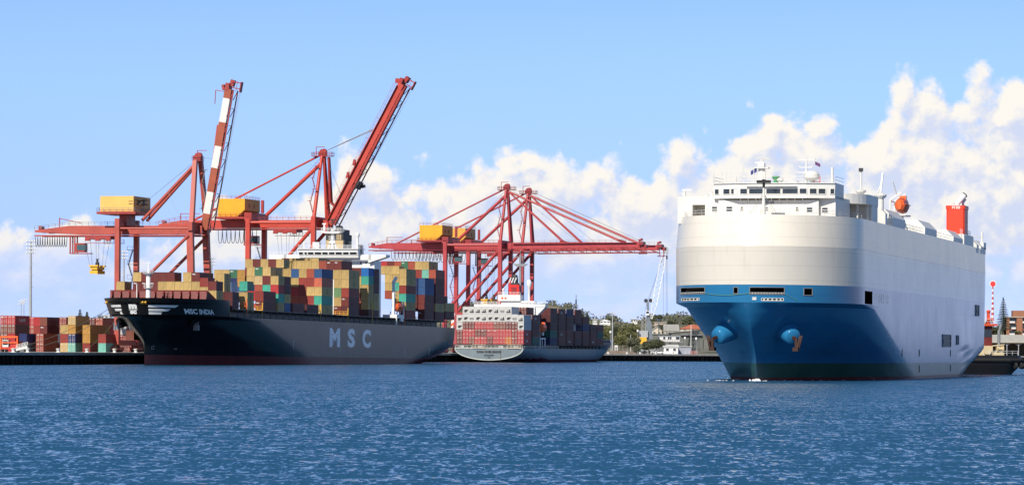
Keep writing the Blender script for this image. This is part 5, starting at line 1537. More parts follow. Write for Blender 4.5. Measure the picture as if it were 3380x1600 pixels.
        sb = MB(); sb.tube(P(ap-0.5, mid+0.5, zT), P(-G+6, mid+0.5, zG+6), 0.05, n=4); sb.build('stay_wire', M['steel_grey'], root)
    # boom, in its own turned frame
    ang = R(cfg['boom_deg']); Lb = cfg['boom_len']
    D = Vector((0, -math.cos(ang), math.sin(ang))); Nn = Vector((0, math.sin(ang), math.cos(ang)))
    H0 = P(hx, mid, zG+1.4)
    bp = lambda s, w, n: H0 + D*s + Vector((w, 0, 0)) + Nn*n
    bmats = [cfg['boom'], cfg['boom2']]
    bd = cfg['boom_d']; bw_ = cfg['boom_w']
    bo_ = MB()
    if cfg['type'] == 'A':
        cuts = [0, 5.0] + [5.0 + (Lb-5.0)*k/6 for k in (1.05, 2.2, 3.25, 4.4, 5.55, 6.0)]
        cols = [0, 1, 0, 1, 0, 1, 0]
    else: cuts, cols = [0, Lb*0.5, Lb], [0, 0]
    for w in ((-bw_/2, bw_/2) if cfg['type'] == 'B' else (-0.2,)):
        for a, b, c in zip(cuts[:-1], cuts[1:], cols):
            bo_.cur = c
            wd = 0.95 if cfg['type'] == 'B' else 2.6
            e0 = 0.55 if (b == cuts[-1] and cfg['type'] == 'B') else 0.0
            vs = [bp(s, w+dw, n) for s in (a, b) for dw, n in ((-wd/2, -bd/2), (wd/2, -bd/2), (wd/2, bd/2-(e0*0.8 if s == b else 0)), (-wd/2, bd/2-(e0*0.8 if s == b else 0)))]
            bo_.add(vs, [(0, 1, 5, 4), (1, 2, 6, 5), (2, 3, 7, 6), (3, 0, 4, 7), (0, 3, 2, 1), (4, 5, 6, 7)])
    bm_ = bo_.build('boom', bmats, root)
    tr = MB(); n = int(Lb/2.6)
    lo_ = -bd/2-0.9
    for w in (-bw_/2-0.9, bw_/2+0.9):
        tr.bar(bp(0.5, w, lo_), bp(Lb, w, lo_), 0.28, 0.4)
    for i in range(n):
        s = 1+i*(Lb-1.5)/n; s2 = 1+(i+1)*(Lb-1.5)/n
        for w in (-bw_/2-0.6, bw_/2+0.6):
            tr.bar(bp(s, w, -bd/2), bp(s2 if i % 2 else s, w, lo_), 0.18)
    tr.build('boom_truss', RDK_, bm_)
    rb = MB(); wk = (-bw_/2-0.9) if cfg['type'] == 'B' else (bw_/2+0.9)
    for k in range(n+1):
        s = 1+k*(Lb-2)/n; rb.bar(bp(s, wk, bd/2-0.5), bp(s, wk, bd/2+0.8), 0.07)
    for nn_ in (0.2, 0.8): rb.bar(bp(1, wk, bd/2+nn_), bp(Lb-1, wk, bd/2+nn_), 0.07)
    rb.bar(bp(0.5, wk, bd/2-0.55), bp(Lb-1, wk, bd/2-0.55), 0.9, 0.1, up=tuple(Nn)); rb.build('boom_walkway', cfg['stair'] if cfg['type'] == 'B' else RED, bm_)
    # boom head
    hd = MB(); hd.bar(bp(Lb-0.5, 0, 0.4), bp(Lb+1.8, 0, 0.5), bw_+0.8, 1.3, up=tuple(Nn)); hd.bar(bp(Lb+1.0, 0, -0.5), bp(Lb+3.0, 0, -0.8), bw_*0.7, 1.3, up=tuple(Nn)); hd.bar(bp(Lb-0.5, 0, 1.6), bp(Lb+1, 0, 2.2), 2.0, 0.8)
    hd.bar(bp(Lb+0.6, -1, -bd/2), bp(Lb+0.6, -1, -bd/2-2.6), 0.3); hd.bar(bp(Lb+2.4, -1, -0.8), bp(Lb+2.4, -1, -bd/2-2.4), 0.3); hd.bar(bp(Lb-0.4, 0, -bd/2-2.5), bp(Lb+2.8, 0, -bd/2-2.5), 2.0, 0.3, up=tuple(Nn))
    hd.bar(bp(Lb-0.4, -1.2, -bd/2-1.4), bp(Lb+2.8, -1.2, -bd/2-1.4), 0.12)
    if cfg['type'] == 'A':
        hd.bar(bp(Lb-1, 0, 1.2), bp(Lb-1, 0, 4.4), 0.2); hd.bar(bp(Lb-1, 0, 4.4), bp(Lb-5.2, 0, 3.9), 0.2)
    hd.build('boom_head', RDK_, bm_)
    # forestays / luffing ropes
    A0 = P(ap+0.6, mid, zT+0.4)
    if cfg['boom_deg'] < 5:
        for s, r in ((Lb*0.40, 0.26), (Lb*0.86, 0.38)):
            for w in (-bw_/2, bw_/2):
                fb = MB(); fb.tube(P(ap+0.6, mid+w*0.3, zT-0.6), bp(s, w, bd/2), r, n=8); fb.build('forestay', cfg['stay'], root)
                jb = MB(); q = bp(s, w, bd/2); jb.bar(q - Vector((0, 1.1, 0.2)), q + Vector((0, 1.1, 0.5)), 0.9, 0.9); jb.build('stay_lug', RDK_, bm_)
        fb = MB()
        for s in (Lb*0.88, Lb*0.9, Lb*0.5): fb.tube(A0+Vector((0, 0, 1)), bp(s, 0.3, bd/2+0.5), 0.05, n=4)
        fb.build('luffing_rope', M['steel_grey'], root)
    else:
        fb = MB()
        if cfg['type'] == 'B':
            for k, w in ((0.66, -1), (0.66, 1), (0.655, -0.6), (0.655, 0.6)): fb.tube(A0 + Vector((w*0.3, 0, 1.2)), bp(Lb*k, w, bd/2+0.6), 0.09, n=5)
            for w in (-0.5, 0.5): fb.tube(A0 + Vector((w, 0, 0.6)), bp(Lb*0.2, w, bd/2+0.6), 0.05, n=4)
            for w in (-bw_/2, bw_/2): fb.tube(bp(Lb*0.13, w, -bd/2-1), bp(Lb*0.98, w*0.5, -bd/2-2.4), 0.05, n=4)
        else:
            for w in (-0.5, 0.5): fb.tube(A0 + Vector((w, 0, 0.8)), bp(Lb*0.5, w, bd/2+0.6), 0.06, n=4)
            for w in (-0.5, 0.5): fb.tube(bp(3, w, -bd/2-1.4), bp(Lb, w, -bd/2-2.4), 0.05, n=4)
        fb.build('luffing_rope', M['galv'], root)
        if cfg['type'] == 'B':
            for w in (-1.2, 1.2):
                fb = MB(); fb.tube(P(ap+2.2, mid+w*0.4, zT-0.4), bp(Lb*0.12, w, bd/2+2.2), 0.40, n=8); fb.tube(bp(Lb*0.12, w, bd/2+2.2), bp(Lb*0.11, w, bd/2), 0.3, n=8); fb.build('folded_forestay', cfg['dark'], root)
            for s in (0.33, 0.42):
                fb = MB(); fb.bar(bp(Lb*s-1, -bw_/2-0.6, bd/2+0.2), bp(Lb*s+1, -bw_/2-0.6, bd/2+0.8), 0.8, 0.9); fb.build('stay_lug', RDK_, bm_)
            fb = MB(); fb.bar(bp(Lb*0.3-1.2, 0, -bd/2-1.5), bp(Lb*0.3+1.4, 0, -bd/2-1.5), 3.0, 1.4, up=tuple(Nn)); fb.bar(bp(Lb*0.3, 1, -bd/2-2.2), bp(Lb*0.3+0.8, 1, -bd/2-3.2), 1.0); fb.build('boom_service_platform', M['dark_steel'], bm_)
        else:
            fb = MB(); fb.bar(bp(Lb*0.42, 0.6, bd/2+0.3), bp(Lb*0.74, 0.6, bd/2+0.9), 0.5, 0.4); fb.bar(bp(4, 0.6, bd/2+0.2), bp(Lb*0.42, 0.6, bd/2+0.3), 0.35, 0.3); fb.build('folded_forestay', RED, bm_)
    # trolley with its cab, ropes and spreader
    tu = cfg['trolley_u']
    kb = MB(); kb.box(mid-3.6, mid+3.6, -tu-4.2, -tu+4.2, zG-1.5, zG-0.6)
    for du in (-3.4, 0, 3.4): kb.box(mid-3.7, mid-3.0, -tu+du-0.8, -tu+du+0.8, zG-2.1, zG-1.4)
    kb.bar(P(tu-3.6, mid-3.5, zG-2.8), P(tu+4.4, mid-3.5, zG-2.8), 0.15)
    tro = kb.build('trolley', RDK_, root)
    rb = MB(); rb.rail([P(tu+2.0, mid-3.4, zG-2.9), P(tu+8.6, mid-3.4, zG-2.9)], 1.2, 1, 0.05, 1.0); rb.bar(P(tu+2.0, mid-3.4, zG-2.9), P(tu+8.6, mid-3.4, zG-2.9), 1.2, 0.15); rb.build('trolley_platform', M['dark_steel'], tro)
    cu = tu + cfg['cab_du']
    cb = MB(); cb.box(mid-3.4, mid-0.9, -cu-1.6, -cu+1.6, zG-5.6, zG-2.8)
    for du in (-3.2, -1.7): cb.bar(P(cu+du, mid-3.2, zG-6.0), P(cu+du, mid-3.2, zG-0.8), 0.35); cb.bar(P(cu+du, mid-1, zG-6.0), P(cu+du, mid-1, zG-0.8), 0.35)
    cb.bar(P(cu-3.4, mid-2.1, zG-6.0), P(cu+3.4, mid-2.1, zG-6.0), 2.8, 0.25)
    cbo = cb.build('operator_cab', RDK_, tro)
    gb = MB(); gb.box(mid-3.46, mid-0.84, -cu-1.66, -cu+0.9, zG-5.0, zG-3.3); gb.build('cab_window', paint('tinted_cab_glass', (0.05, 0.11, 0.12), 0.1, 0.2), cbo)
    su, sz = cfg['spreader']
    rp = MB()
    for du, dw in ((-2.6, -1.2), (-2.6, 1.2), (2.6, -1.2), (2.6, 1.2), (-0.4, 0), (0.4, 0)):
        rp.tube(P(su+du*1.25, mid+dw*2, zG-1.4), P(su+du*0.8, mid+dw, sz+2.0), 0.05, n=4)
    rp.build('hoist_rope', M['steel_grey'], root)
    sp = MB()
    sp.box(mid-3.2, mid+3.2, -su-1.15, -su+1.15, sz+1.0, sz+1.9); sp.box(mid-3.1, mid+3.1, -su-0.8, -su+0.8, sz, sz+0.6)
    for w in (-3.0, 3.0): sp.box(mid+w-0.25, mid+w+0.25, -su-1.3, -su+1.3, sz-0.3, sz+0.7); sp.box(mid+w-0.6, mid+w+0.6, -su-1.5, -su+1.5, sz+1.9, sz+2.4)
    for w in (-2, 2): sp.box(mid+w-0.4, mid+w+0.4, -su-0.9, -su+0.9, sz+0.5, sz+1.1)
    spo = sp.build('spreader', M['yellow'], root)
    hb3 = MB(); hb3.box(mid-0.5, mid+0.5, -su-0.5, -su+0.5, sz+2.4, sz+3.2); hb3.lathe([(0.5, sz+3.2), (0.25, sz+4.2), (0.6, sz+4.4)], (mid, -su, 0), 8); hb3.build('head_block', M['dark_steel'], spo)
    # festoon cable loops
    f0, f1, nl, dp = cfg['festoon']
    fb = MB(); stp = (f1-f0)/nl
    for i in range(nl):
        pts = []
        for j in range(9):
            x = j/8; pts.append(P(f0+stp*(i+x), mid-3.9, zG-0.9-dp*(1-(2*x-1)**4)))
        fb.path(pts, 0.10, 4)
    fb.build('festoon_cable', M['dark_steel'], root)
    if cfg.get('plate'):
        txt, u0_, w_, hgt, mt = cfg['plate']
        lettering(txt, lambda a, b: P(u0_+a, mid-3.22, zG+0.75+b), w_, hgt, mt, root, 'maker_plate', 0.02)
    return root

def cranes():
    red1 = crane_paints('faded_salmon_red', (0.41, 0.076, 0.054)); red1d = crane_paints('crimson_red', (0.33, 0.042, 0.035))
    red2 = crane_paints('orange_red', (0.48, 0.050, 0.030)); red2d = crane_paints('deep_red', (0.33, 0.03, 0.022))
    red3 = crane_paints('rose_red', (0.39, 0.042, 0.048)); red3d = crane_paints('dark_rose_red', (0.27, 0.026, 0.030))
    stair1 = M['steel_grey']
    rustred = paint('rust_red_boom', (0.33, 0.075, 0.035), 0.5, 0.2)
    yl = paint('pale_yellow_house', (0.75, 0.44, 0.11), 0.5, 0.10, 0.3, streak=0.12); yl2 = paint('golden_yellow_house', (0.72, 0.34, 0.010), 0.5, 0.10, 0.3, streak=0.10)
    A = dict(type='A', label='older salmon red quay crane with red and white striped boom raised nearly upright', red=red1, dark=red1d, gauge=23.6, wide=17.0, zg=36.6, za=59.3, leg=1.45, zportal=13.5, diag=0.5, apex_u=-0.6,
             hinge=(1.9, 0), back_u=-53.0, girder_u=-41.5, girder=red1, house=(-29.8, -18.9, 43.4, 48.2, 1.0, 16.5), house_paint=yl, stair=stair1, stay=red1, boom_deg=80.0, boom_len=44.0, boom=rustred, boom2=M['white'],
             boom_d=2.2, boom_w=2.4, trolley_u=-32.0, cab_du=-6.0, spreader=(-33.4, 24.6), festoon=(-52.5, -42.0, 13, 3.0), rear_u=-40)
    quay_crane(100, A)
    B = dict(type='B', label='tall orange red quay crane with its plain boom raised at a slant', red=red2, dark=red2d, gauge=23.4, wide=18.0, zg=43.0, za=67.6, leg=1.55, zportal=16.0, diag=0.62, apex_u=0.4,
             hinge=(3.4, 0), back_u=-58, girder_u=-50, girder=red2, house=(-34.6, -24.9, 46.6, 52.8, 0.5, 17.5), house_paint=yl2, stair=red2d, stay=red2, boom_deg=62.0, boom_len=54.0, boom=red2, boom2=red2,
             boom_d=2.5, boom_w=4.4, trolley_u=-12.0, cab_du=-11.5, spreader=(-12.0, 27), festoon=(-36, -22, 9, 4.4), rear_u=-46.7)
    quay_crane(229, B)
    pm = paint('plate_cream', (0.65, 0.42, 0.25), 0.6, 0.1)
    C = dict(B, label='nearer of two rose red quay cranes with booms lowered level', red=red3, dark=red3d, girder=red3, boom=red3, boom2=red3, stair=red3d, stay=red3, boom_deg=0.6, boom_len=53.5, festoon=(-48, -26, 14, 3.6), trolley_u=-26, cab_du=6.0, spreader=(-8, 20), plate=('TANAKA', -44.0, 4.5, 1.1, pm))
    C['plate'] = None
    quay_crane(491, C)
    D = dict(C, label='farther of two rose red quay cranes with booms lowered level', trolley_u=-12.5, cab_du=-6, spreader=(-14.5, 20.5), house_paint=paint('amber_house', (0.66, 0.33, 0.05), 0.5, 0.1))
    C['spreader'] = (-8, 34)
    quay_crane(529, D)
cranes()
# ------------------------------------------------------------------ grey container ship seen from its stern
SW = frame(*quay_pt(403.0, -3.0, 0.0))       # local X runs from the transom towards its bow
def grey_ship():
    root = empty('container_ship', SW)
    tag(root, 'grey container ship seen stern first, stacked with red containers and white reefers', 'ship')
    GY = hull_paint('grey_hull_plating', (0.20, 0.24, 0.26), 0.3, 0.2, seam=False, rust=0.45, rustcol=(0.20, 0.12, 0.06))
    RD = hull_paint('wine_red_boot', (0.11, 0.016, 0.026), 0.4, 0.3, seam=False)
    mats = [GY, RD, M['dark_steel'], paint('transom_edge_white', (0.6, 0.62, 0.55), 0.5, 0.2)]
    HB, DZ = 13.6, 5.4
    # transom outline and hull sections towards the bow
    def sec(x):
        """list of (t, z) from keel side up to the deck, starboard (right) half, at distance x from the transom"""
        pts = []
        f = min(1, x/45.0)
        for i in range(13):
            a = math.pi/2*i/12
            tt = HB*math.sin(a)**(1.0-0.45*f); zb = 0.9*(1-f) - 3.0*f; zz = DZ-(DZ-zb)*math.cos(a)**(1.0-0.3*f)
            pts.append([tt, zz])
        if x > 115:
            g = (x-115)/(193-115)
            for p in pts:
                h = (p[1]+1)/(DZ+1)
                k = max(0.0, 1-(max(0, g-0.18*max(0, h))/(0.78+0.22*max(0, h)))**(1.5+0.9*max(0, h)))
                p[0] *= k
        if x > 150:
            for p in pts: 
                if p[1] > 3: p[1] += (x-150)/43*4.2*((p[1]-3)/(DZ-3))
        return pts
    xs = [0, 4, 9, 15, 22, 30, 45, 80, 115, 125, 135, 145, 150, 156, 163, 170, 176, 182, 187, 191, 193]
    mb = MB()
    for s in (1, -1):
        base = len(mb.v); n = 13
        for x in xs:
            for t, z in sec(x): mb.v.append((x + (max(0, z-0.5)*0.55*max(0, (x-165)/28) if x > 165 else -0.12*(z-0.9) * (1 if x < 1 else 0)), -s*t, z))
        for i in range(len(xs)-1):
            for j in range(n-1):
                zc = (mb.v[base+i*n+j][2]+mb.v[base+(i+1)*n+j+1][2])/2
                f = (base+i*n+j, base+i*n+j+1, base+(i+1)*n+j+1, base+(i+1)*n+j)
                mb.f.append(f if s > 0 else f[::-1]); mb.m.append(1 if zc < 1.6 and xs[i] > 8 else 0)
    tr = sec(0); base = len(mb.v)
    ring = [(t, z) for t, z in tr] + [(-t, z) for t, z in tr[::-1]]
    for t, z in ring: mb.v.append((-0.12*(z-0.9), -t, z))
    mb.f.append(tuple(range(base, base+len(ring)))); mb.m.append(0)
    mb.add([(x, -s*(sec(x)[-1][0]), sec(x)[-1][1]) for x in xs for s in (1, -1)], [(2*i, 2*i+1, 2*i+3, 2*i+2) for i in range(len(xs)-1)])
    mb.m[-(len(xs)-1):] = [2]*(len(xs)-1)
    mb.build('hull', mats, root, smooth=True, angle=R(30))
    eb = MB(); eb.path([(-0.12*(z-0.9)-0.06, -t, z) for t, z in ring], 0.16, 5); eb.build('transom_rim', mats[3], root)
    DM = M['dark_steel']
    lettering('SWAN RIVER BRIDGE', lambda a, b: (-0.12*(3.3+b)-0.10, 4.9-a, 4.2-0.55+b), 9.8, 0.85, DM, root, 'ship_name', 0.03)
    lettering('SINGAPORE', lambda a, b: (-0.12*(1.9+b)-0.10, 1.9-a, 2.45+b), 3.7, 0.6, DM, root, 'home_port', 0.02)
    lettering('IMO', lambda a, b: (-0.12*(1.2+b)-0.10, 0.6-a, 1.75+b), 1.2, 0.4, DM, root, 'registry_mark', 0.02)
    rb = MB(); rb.rail([(60, -13.5, DZ), (0.3, -13.5, DZ), (-0.4, -13.4, DZ), (-0.5, 13.4, DZ)], 1.1, 1, 0.05, 1.5); rb.build('stern_rail', M['white'], root)
    lb = MB()
    for y0 in (6.6, -7.6): lb.bar((-0.7, y0, DZ+0.2), (-0.7, y0-5.2, DZ+0.2), 0.5, 0.3); lb.rail([(-0.9, y0, DZ+0.2), (-0.9, y0-5.2, DZ+0.2)], 1.3, 1, 0.06, 1.2)
    lb.build('folded_gangway', paint('cream_gangway', (0.65, 0.55, 0.42), 0.6), root)
    ub = MB(); ub.box(0.6, 150, -12.9, 12.9, 6.75, 7.0); ub.box(4, 148, -10, 10, DZ, 6.8)
    for i in range(22):
        for y in (-12.4, 12.4): ub.box(2+i*6.6-0.2, 2+i*6.6+0.2, y-0.25, y+0.25, DZ, 6.8)
    for y in (-9.5, -3, 3, 9.5): ub.box(0.8, 1.4, y-0.5, y+0.5, DZ, 6.8)
    ub.build('hatch_deck', M['dark_steel'], root)
    wb = MB()
    for y in (-10.2, -4.5, 4.0, 11): wb.box(0.6, 1.6, y-0.7, y+0.7, DZ, DZ+1.0)
    wb.build('stern_bollard', M['galv'], root)
    mk = MB(); mk.tube((-0.6, -4.6, DZ+0.8), (-0.3, -4.6, 0.6), 0.07, n=5); mk.build('pilot_ladder', M['rope'], root)
    fb = MB(); fb.box(151, 158, -9.5, 9.5, 7.0, 13.2); fb.build('breakwater', M['black'], root)
    fm = MB(); fm.tube((150, 0, 7), (150, 0, 26.5), 0.55, 0.3, n=8); fm.tube((150, 0, 26.5), (150, 0, 28.6), 0.15); fm.box(149.4, 150.6, -0.9, 0.9, 24.0, 24.2); fm.box(149.6, 150.4, -0.7, 0.7, 21.0, 21.2)
    fo = fm.build('foremast', M['steel_grey'], root)
    fw = MB(); fw.tube((150, 0, 25.5), (158, -5, 8), 0.04, n=4); fw.tube((150, 0, 25.5), (143, 6, 12), 0.04, n=4); fw.build('stay_wire', M['steel_grey'], fo)
    kb = MB(); kb.lathe([(0.6, 9.0), (0.75, 9.5), (0.6, 10.0)], (160, -6.5, 0), 10); kb.bar((160, -6.5, 7), (160, -6.5, 9), 0.3); kb.build('windlass_lamp', paint('lamp_red', (0.5, 0.03, 0.03), 0.4), root)
    # house with wings, funnel and masts
    W = M['white_clean']; X0 = 31.0
    hb = MB(); hb.box(X0, X0+9, -10.5, 10.5, DZ, 22.0); hb.build('deck_house', W, root)
    bb = MB(); bb.box(X0+1, X0+6, -14.5, 14.5, 21.9, 22.9); bb.box(X0+1.5, X0+6, -10, 3.5, 22.9, 24.2); bb.box(X0+0.5, X0+6, -4.5, 4.5, 24.2, 26.6)
    for s in (-1, 1): bb.extrude([(X0+1.2, s*14.5, 21.92), (X0+1.2, s*10.5, 21.92), (X0+1.2, s*10.5, 17.8)], (4.4, 0, 0))
    br = bb.build('bridge', W, root)
    rb = MB(); rb.rail([(X0+0.9, 14.5, 22.9), (X0+0.9, 4, 22.9)], 1.0, 2, 0.05, 1.2); rb.rail([(X0+0.9, -4.5, 22.9), (X0+0.9, -14.5, 22.9)], 1.0, 2, 0.05, 1.2); rb.rail([(X0+0.4, 4.5, 26.6), (X0+0.4, -4.5, 26.6)], 1.0, 1, 0.05, 1.2); rb.build('bridge_rail', W, br)
    gb = MB()
    for t in (-2.8, -1.5): gb.lathe([(0.45, -0.05), (0.45, 0.05)], (X0+0.44, -t, 25.3), 10, 'x')
    gb.build('life_ring', M['orange'], br)
    fb = MB(); fb.box(X0+1.0, X0+6.0, -3.8, 0.2, 26.6, 30.6); fn = fb.build('funnel', paint('scarlet_funnel', (0.62, 0.018, 0.018), 0.4, 0.1), root)
    fb = MB(); fb.box(X0+0.93, X0+0.99, -2.9, -0.7, 27.4, 29.6); fb.build('funnel_panel', paint('dark_red_panel', (0.28, 0.02, 0.02), 0.5, 0.3), fn)
    fb = MB(); fb.box(X0+1.4, X0+5.6, -3.2, -0.4, 30.6, 31.3); fb.lathe([(1.3, 30.9), (1.25, 33.2), (0.8, 34.6)], (X0+3, -1.7, 0), 12); fb.build('funnel_stack', M['dark_steel'], fn)
    for k in range(3):
        fb = MB(); fb.bar((X0+1.3, 0.2-1.1*k+0.2, 31.3), (X0+1.9, -0.5-1.1*k+0.2, 33.4), 0.35); fb.build('exhaust_pipe', W, fn)
    mm = MB(); mm.bar((X0+4, -3.6, 26.6), (X0+4, -3.6, 42.5), 0.75, 0.75); mm.extrude([(X0+3.4, -0.6, 38.9), (X0+3.4, -6.6, 38.9), (X0+3.4, -5.2, 37.9), (X0+3.4, -2.0, 37.9)], (1.2, 0, 0)); mm.bar((X0+4, -5.8, 41.6), (X0+4, -1.4, 41.6), 0.35); mm.bar((X0+4, -4.6, 39), (X0+4, -4.6, 41.5), 0.2); mm.bar((X0+4, -3.6, 42.5), (X0+4, -3.6, 44.6), 0.14); mm.bar((X0+4, -4.8, 34), (X0+4, -2.4, 34), 0.2)
    mm.build('radar_mast', M['steel_grey'], root)
    db = MB(); db.lathe([(0.4, 24.2), (0.55, 29.6), (1.0, 30.2), (1.05, 31.8), (0.6, 32.6), (0.02, 32.8)], (X0+4, -12.2+5.0, 0), 12); db.build('satellite_dome', W, root, smooth=True, angle=R(40))
    db = MB(); db.lathe([(0.3, 26.6), (0.35, 28.2), (0.5, 28.6), (0.5, 29.0), (0.02, 29.3)], (X0+2, 2.8, 0), 10); db.build('satellite_dome', W, root, smooth=True, angle=R(40))
    # white boat frame on the starboard side
    kb = MB(); 
    for x in (X0-1.5, X0+6.5): kb.bar((x, -13.2, DZ), (x, -13.2, 9.4), 0.4)
    kb.bar((X0-1.7, -13.2, 9.4), (X0+6.8, -13.2, 9.4), 0.5, 0.5); kb.bar((X0+2, -13.2, DZ), (X0+2, -13.2, 9.3), 0.3); kb.bar((X0-1.4, -13.0, 9.5), (X0-3.2, -13.2, 14.0), 0.4); kb.lathe([(0.9, -0.3), (0.9, 0.3)], (X0+3.5, -13.0, 11.4), 12, 'y')
    kb.build('boat_frame', W, root)
    # cargo
    def P(col): return 13.45 - 2.445*(col+0.5)          # col 0 = left ... 10 = right; local Y
    GR = 'containers stacked on the grey ship'
    H = 2.88
    shelf = ['lowest stern row', 'second stern row', 'third stern row', 'fourth stern row', 'top stern row']
    rows = {5: '.WWWWWWWW..', 4: 'WWWWWWWWWWW', 3: 'WMMBBBKKMMW', 2: 'MBBMMBBBBRB', 1: 'MBKBBMBBARB'}
    dz = {0: -0.55, 10: -0.55}
    for tier, s in rows.items():
        nth = 0
        for col, ch_ in enumerate(s):
            if ch_ == '.': continue
            nth += 1
            c = CODE[ch_]
            reef = ch_ == 'W'
            mk = []
            if col == 10: mk = ['lx'] if not reef else []
            elif not reef and crnd.random() < 0.3: mk = ['kfront']
            colr = 'white reefer' if reef else c
            container(SW @ Matrix.Translation((1.0, P(col), 0)), 0, 0, 7.02+(tier-1)*(H+0.03)+dz.get(col, 0)*(1 if tier > 0 else 0)*(0.0 if tier == 1 else 1)*0.5, 12.19, H, c, 'reefer' if reef else 'door',
                      f'{colr} container, {ORD[nth]} from left, {shelf[tier-1]}, grey ship', GR, mk)
    def sidebay(x, name, spec, variant='plain', L=12.19):
        for k, (col, top, s) in enumerate(spec):
            for i, ch_ in enumerate(s):
                if ch_ == '.': continue
                tier = top-i
                mk = ['lx'] if ch_ in 'MB' and col == spec[0][0] and (i*7+k*3+int(x)) % 3 == 0 else []
                st = '' if len(spec) == 1 else (', outer stack' if k == 0 else (', second stack in' if k == 1 else ', third stack in'))
                container(SW @ Matrix.Translation((x, P(col), 0)), 0, 0, 7.02+(tier-1)*(H+0.03), L, H, CODE[ch_], variant, f'{CODE[ch_]} container, {TIER[tier]}{st}, {name} on grey ship', GR, mk)
    sidebay(15.2, 'bay ahead of the stern stack', [(10, 4, 'MDMF'), (9, 5, 'M'), (8, 5, 'M')], 'door')
    sidebay(45.5, 'first bay past white house', [(10, 5, 'DDDFN'), (9, 5, 'DDDDN'), (8, 5, 'DDDDD')])
    sidebay(60.0, 'second bay past white house', [(10, 5, 'MDDMM'), (9, 5, 'B')], 'door')
    sidebay(74.5, 'third bay past white house', [(10, 5, 'NDDMM')], 'door')
    sidebay(89.5, 'fourth bay past white house', [(10, 5, 'MD.MD'), (9, 5, 'BBWBU')], 'door')
    sidebay(104, 'fifth bay past white house', [(10, 4, 'MNMD'), (9, 4, 'BUBU')], 'door')
    sidebay(118.5, 'sixth bay past white house', [(10, 3, 'DMM')], 'door')
    sidebay(131.5, 'foremost bay', [(10, 3, 'MFM'), (9, 3, 'BBB')], 'door')
    return root
grey_ship()
lifeboat(SW, 32.0, 13.6, 13.6, 6.5, 2.6, 3.4, 'orange lifeboat beside the white house of the grey container ship')
def flag_striped():
    o = empty('striped_banner', SW); tag(o, 'orange and white striped hazard banner hanging left of the grey stern stack', 'banner')
    mb = MB(); mats = [M['orange'], M['white_clean']]
    for i in range(10):
        mb.cur = i % 2; z0, z1 = 7.5+i*1.15, 7.5+(i+1)*1.15; f = lambda z: 14.0+1.3*(1-(z-7.5)/11.5)
        mb.add([(0.5, f(z0), z0), (0.5, f(z0)+1.1, z0-0.7), (0.5, f(z1)+1.1, z1-0.7), (0.5, f(z1), z1)], [(0, 1, 2, 3)]); 
    mb.build('banner_cloth', mats, o, fix=False)
    mb = MB(); mb.tube((0.55, 13.9, DKZ), (0.55, 13.9, 19.6), 0.08); mb.build('banner_pole', M['steel_grey'], o)
DKZ = 5.4
flag_striped()

# ------------------------------------------------------------------ container yard on the left quay
def yard():
    GR = 'containers stacked in the yard on the left quay'
    H = 2.76
    def stack(X, l, specs, name, L=12.19, z0=QZ):
        """X: photo column of the right edge of the end facing the viewer; specs bottom tier upward (letter, variant, marks)"""
        t = solve_t(X, l) - 1.22
        for i, sp in enumerate(specs):
            if sp is None: continue
            ch_, var, mk = (sp + ((),))[:3]
            tn = ['bottom', 'second', 'third', 'top'][i] if len(specs) > 1 else 'only'
            container(QUAY, l, t, z0+i*(H+0.02), L, H, CODE[ch_], var, f'{CODE[ch_]} container, {tn} tier, {name}', GR, mk)
    l = 92
    d, p = 'door', 'plain'
    stack(24.5, l, [('M', d), ('M', d), ('K', d), ('B', d, ('kfront',))], 'leftmost stack in the quay yard')
    stack(49.2, l, [('B', p), ('B', p), ('K', d), ('B', d, ('kline',))], 'second stack from left in the quay yard')
    stack(87.5, l-6, [('Z', p, ('maersk',)), ('N', p)], 'blue topped stack in the left quay yard')
    stack(143.5, l-2, [('X', d), ('X', d)], 'low red stack right of the blue one in the quay yard')
    stack(152.0, l+22, [('M', d), ('W', 'reefer')], 'stack topped by a white reefer in the quay yard')
    stack(112, l+50, [('M', d), ('M', d), ('X', d), ('B', d)], 'tall back row stack, leftmost', z0=QZ)
    stack(132, l+50, [('M', d), ('R', p), ('R', p), ('B', p)], 'tall back row stack, second from left')
    stack(154.5, l+50, [('M', d), ('R', p), ('M', p, ('front',)), ('K', p)], 'tall back row stack, third from left')
    stack(219, l+52, [('M', d), ('M', d), ('K', d), ('R', d)], 'tall back row stack behind the ochre boxes')
    stack(223.6, l, [('T', d), ('R', p), ('T', p)], 'ochre stack in the middle of the quay yard')
    stack(248.6, l, [('Q', d), ('N', d), ('O', p), ('T', d)], 'tallest ochre stack in the quay yard')
    stack(274, l+14, [None, None, ('T', d)], 'behind the tallest ochre stack')
    stack(297, l+1, [('R', p), ('O', p), ('O', p)], 'ochre stack left of the black bow')
    stack(318, l+14, [None, None, ('O', p)], 'at the right end of the ochre row')
    stack(349, l-1, [('Q', p), ('R', p)], 'stack just left of the red crane bogies')
    stack(313, l+75, [('M', d), ('M', d), ('R', d), ('M', d, ('front',))], 'far red stack under the black bow, left', z0=QZ)
    stack(338, l+75, [('M', d), ('M', d), ('B', d), ('X', d)], 'far red stack under the black bow, right')
    stack(417, l+45, [('M', d), ('R', d), ('W', d)], 'white topped stack seen under the black bow')
    stack(440, l+45, [('M', d), ('R', d), ('X', d)], 'red stack seen under the black bow')
    stack(462, l+60, [('R', d), ('X', d)], 'red stack closest to the black stem')
    stack(441, 38, [('K', p)], 'box standing crosswise behind the red bogies', 6.06, QZ+3.6)
yard()

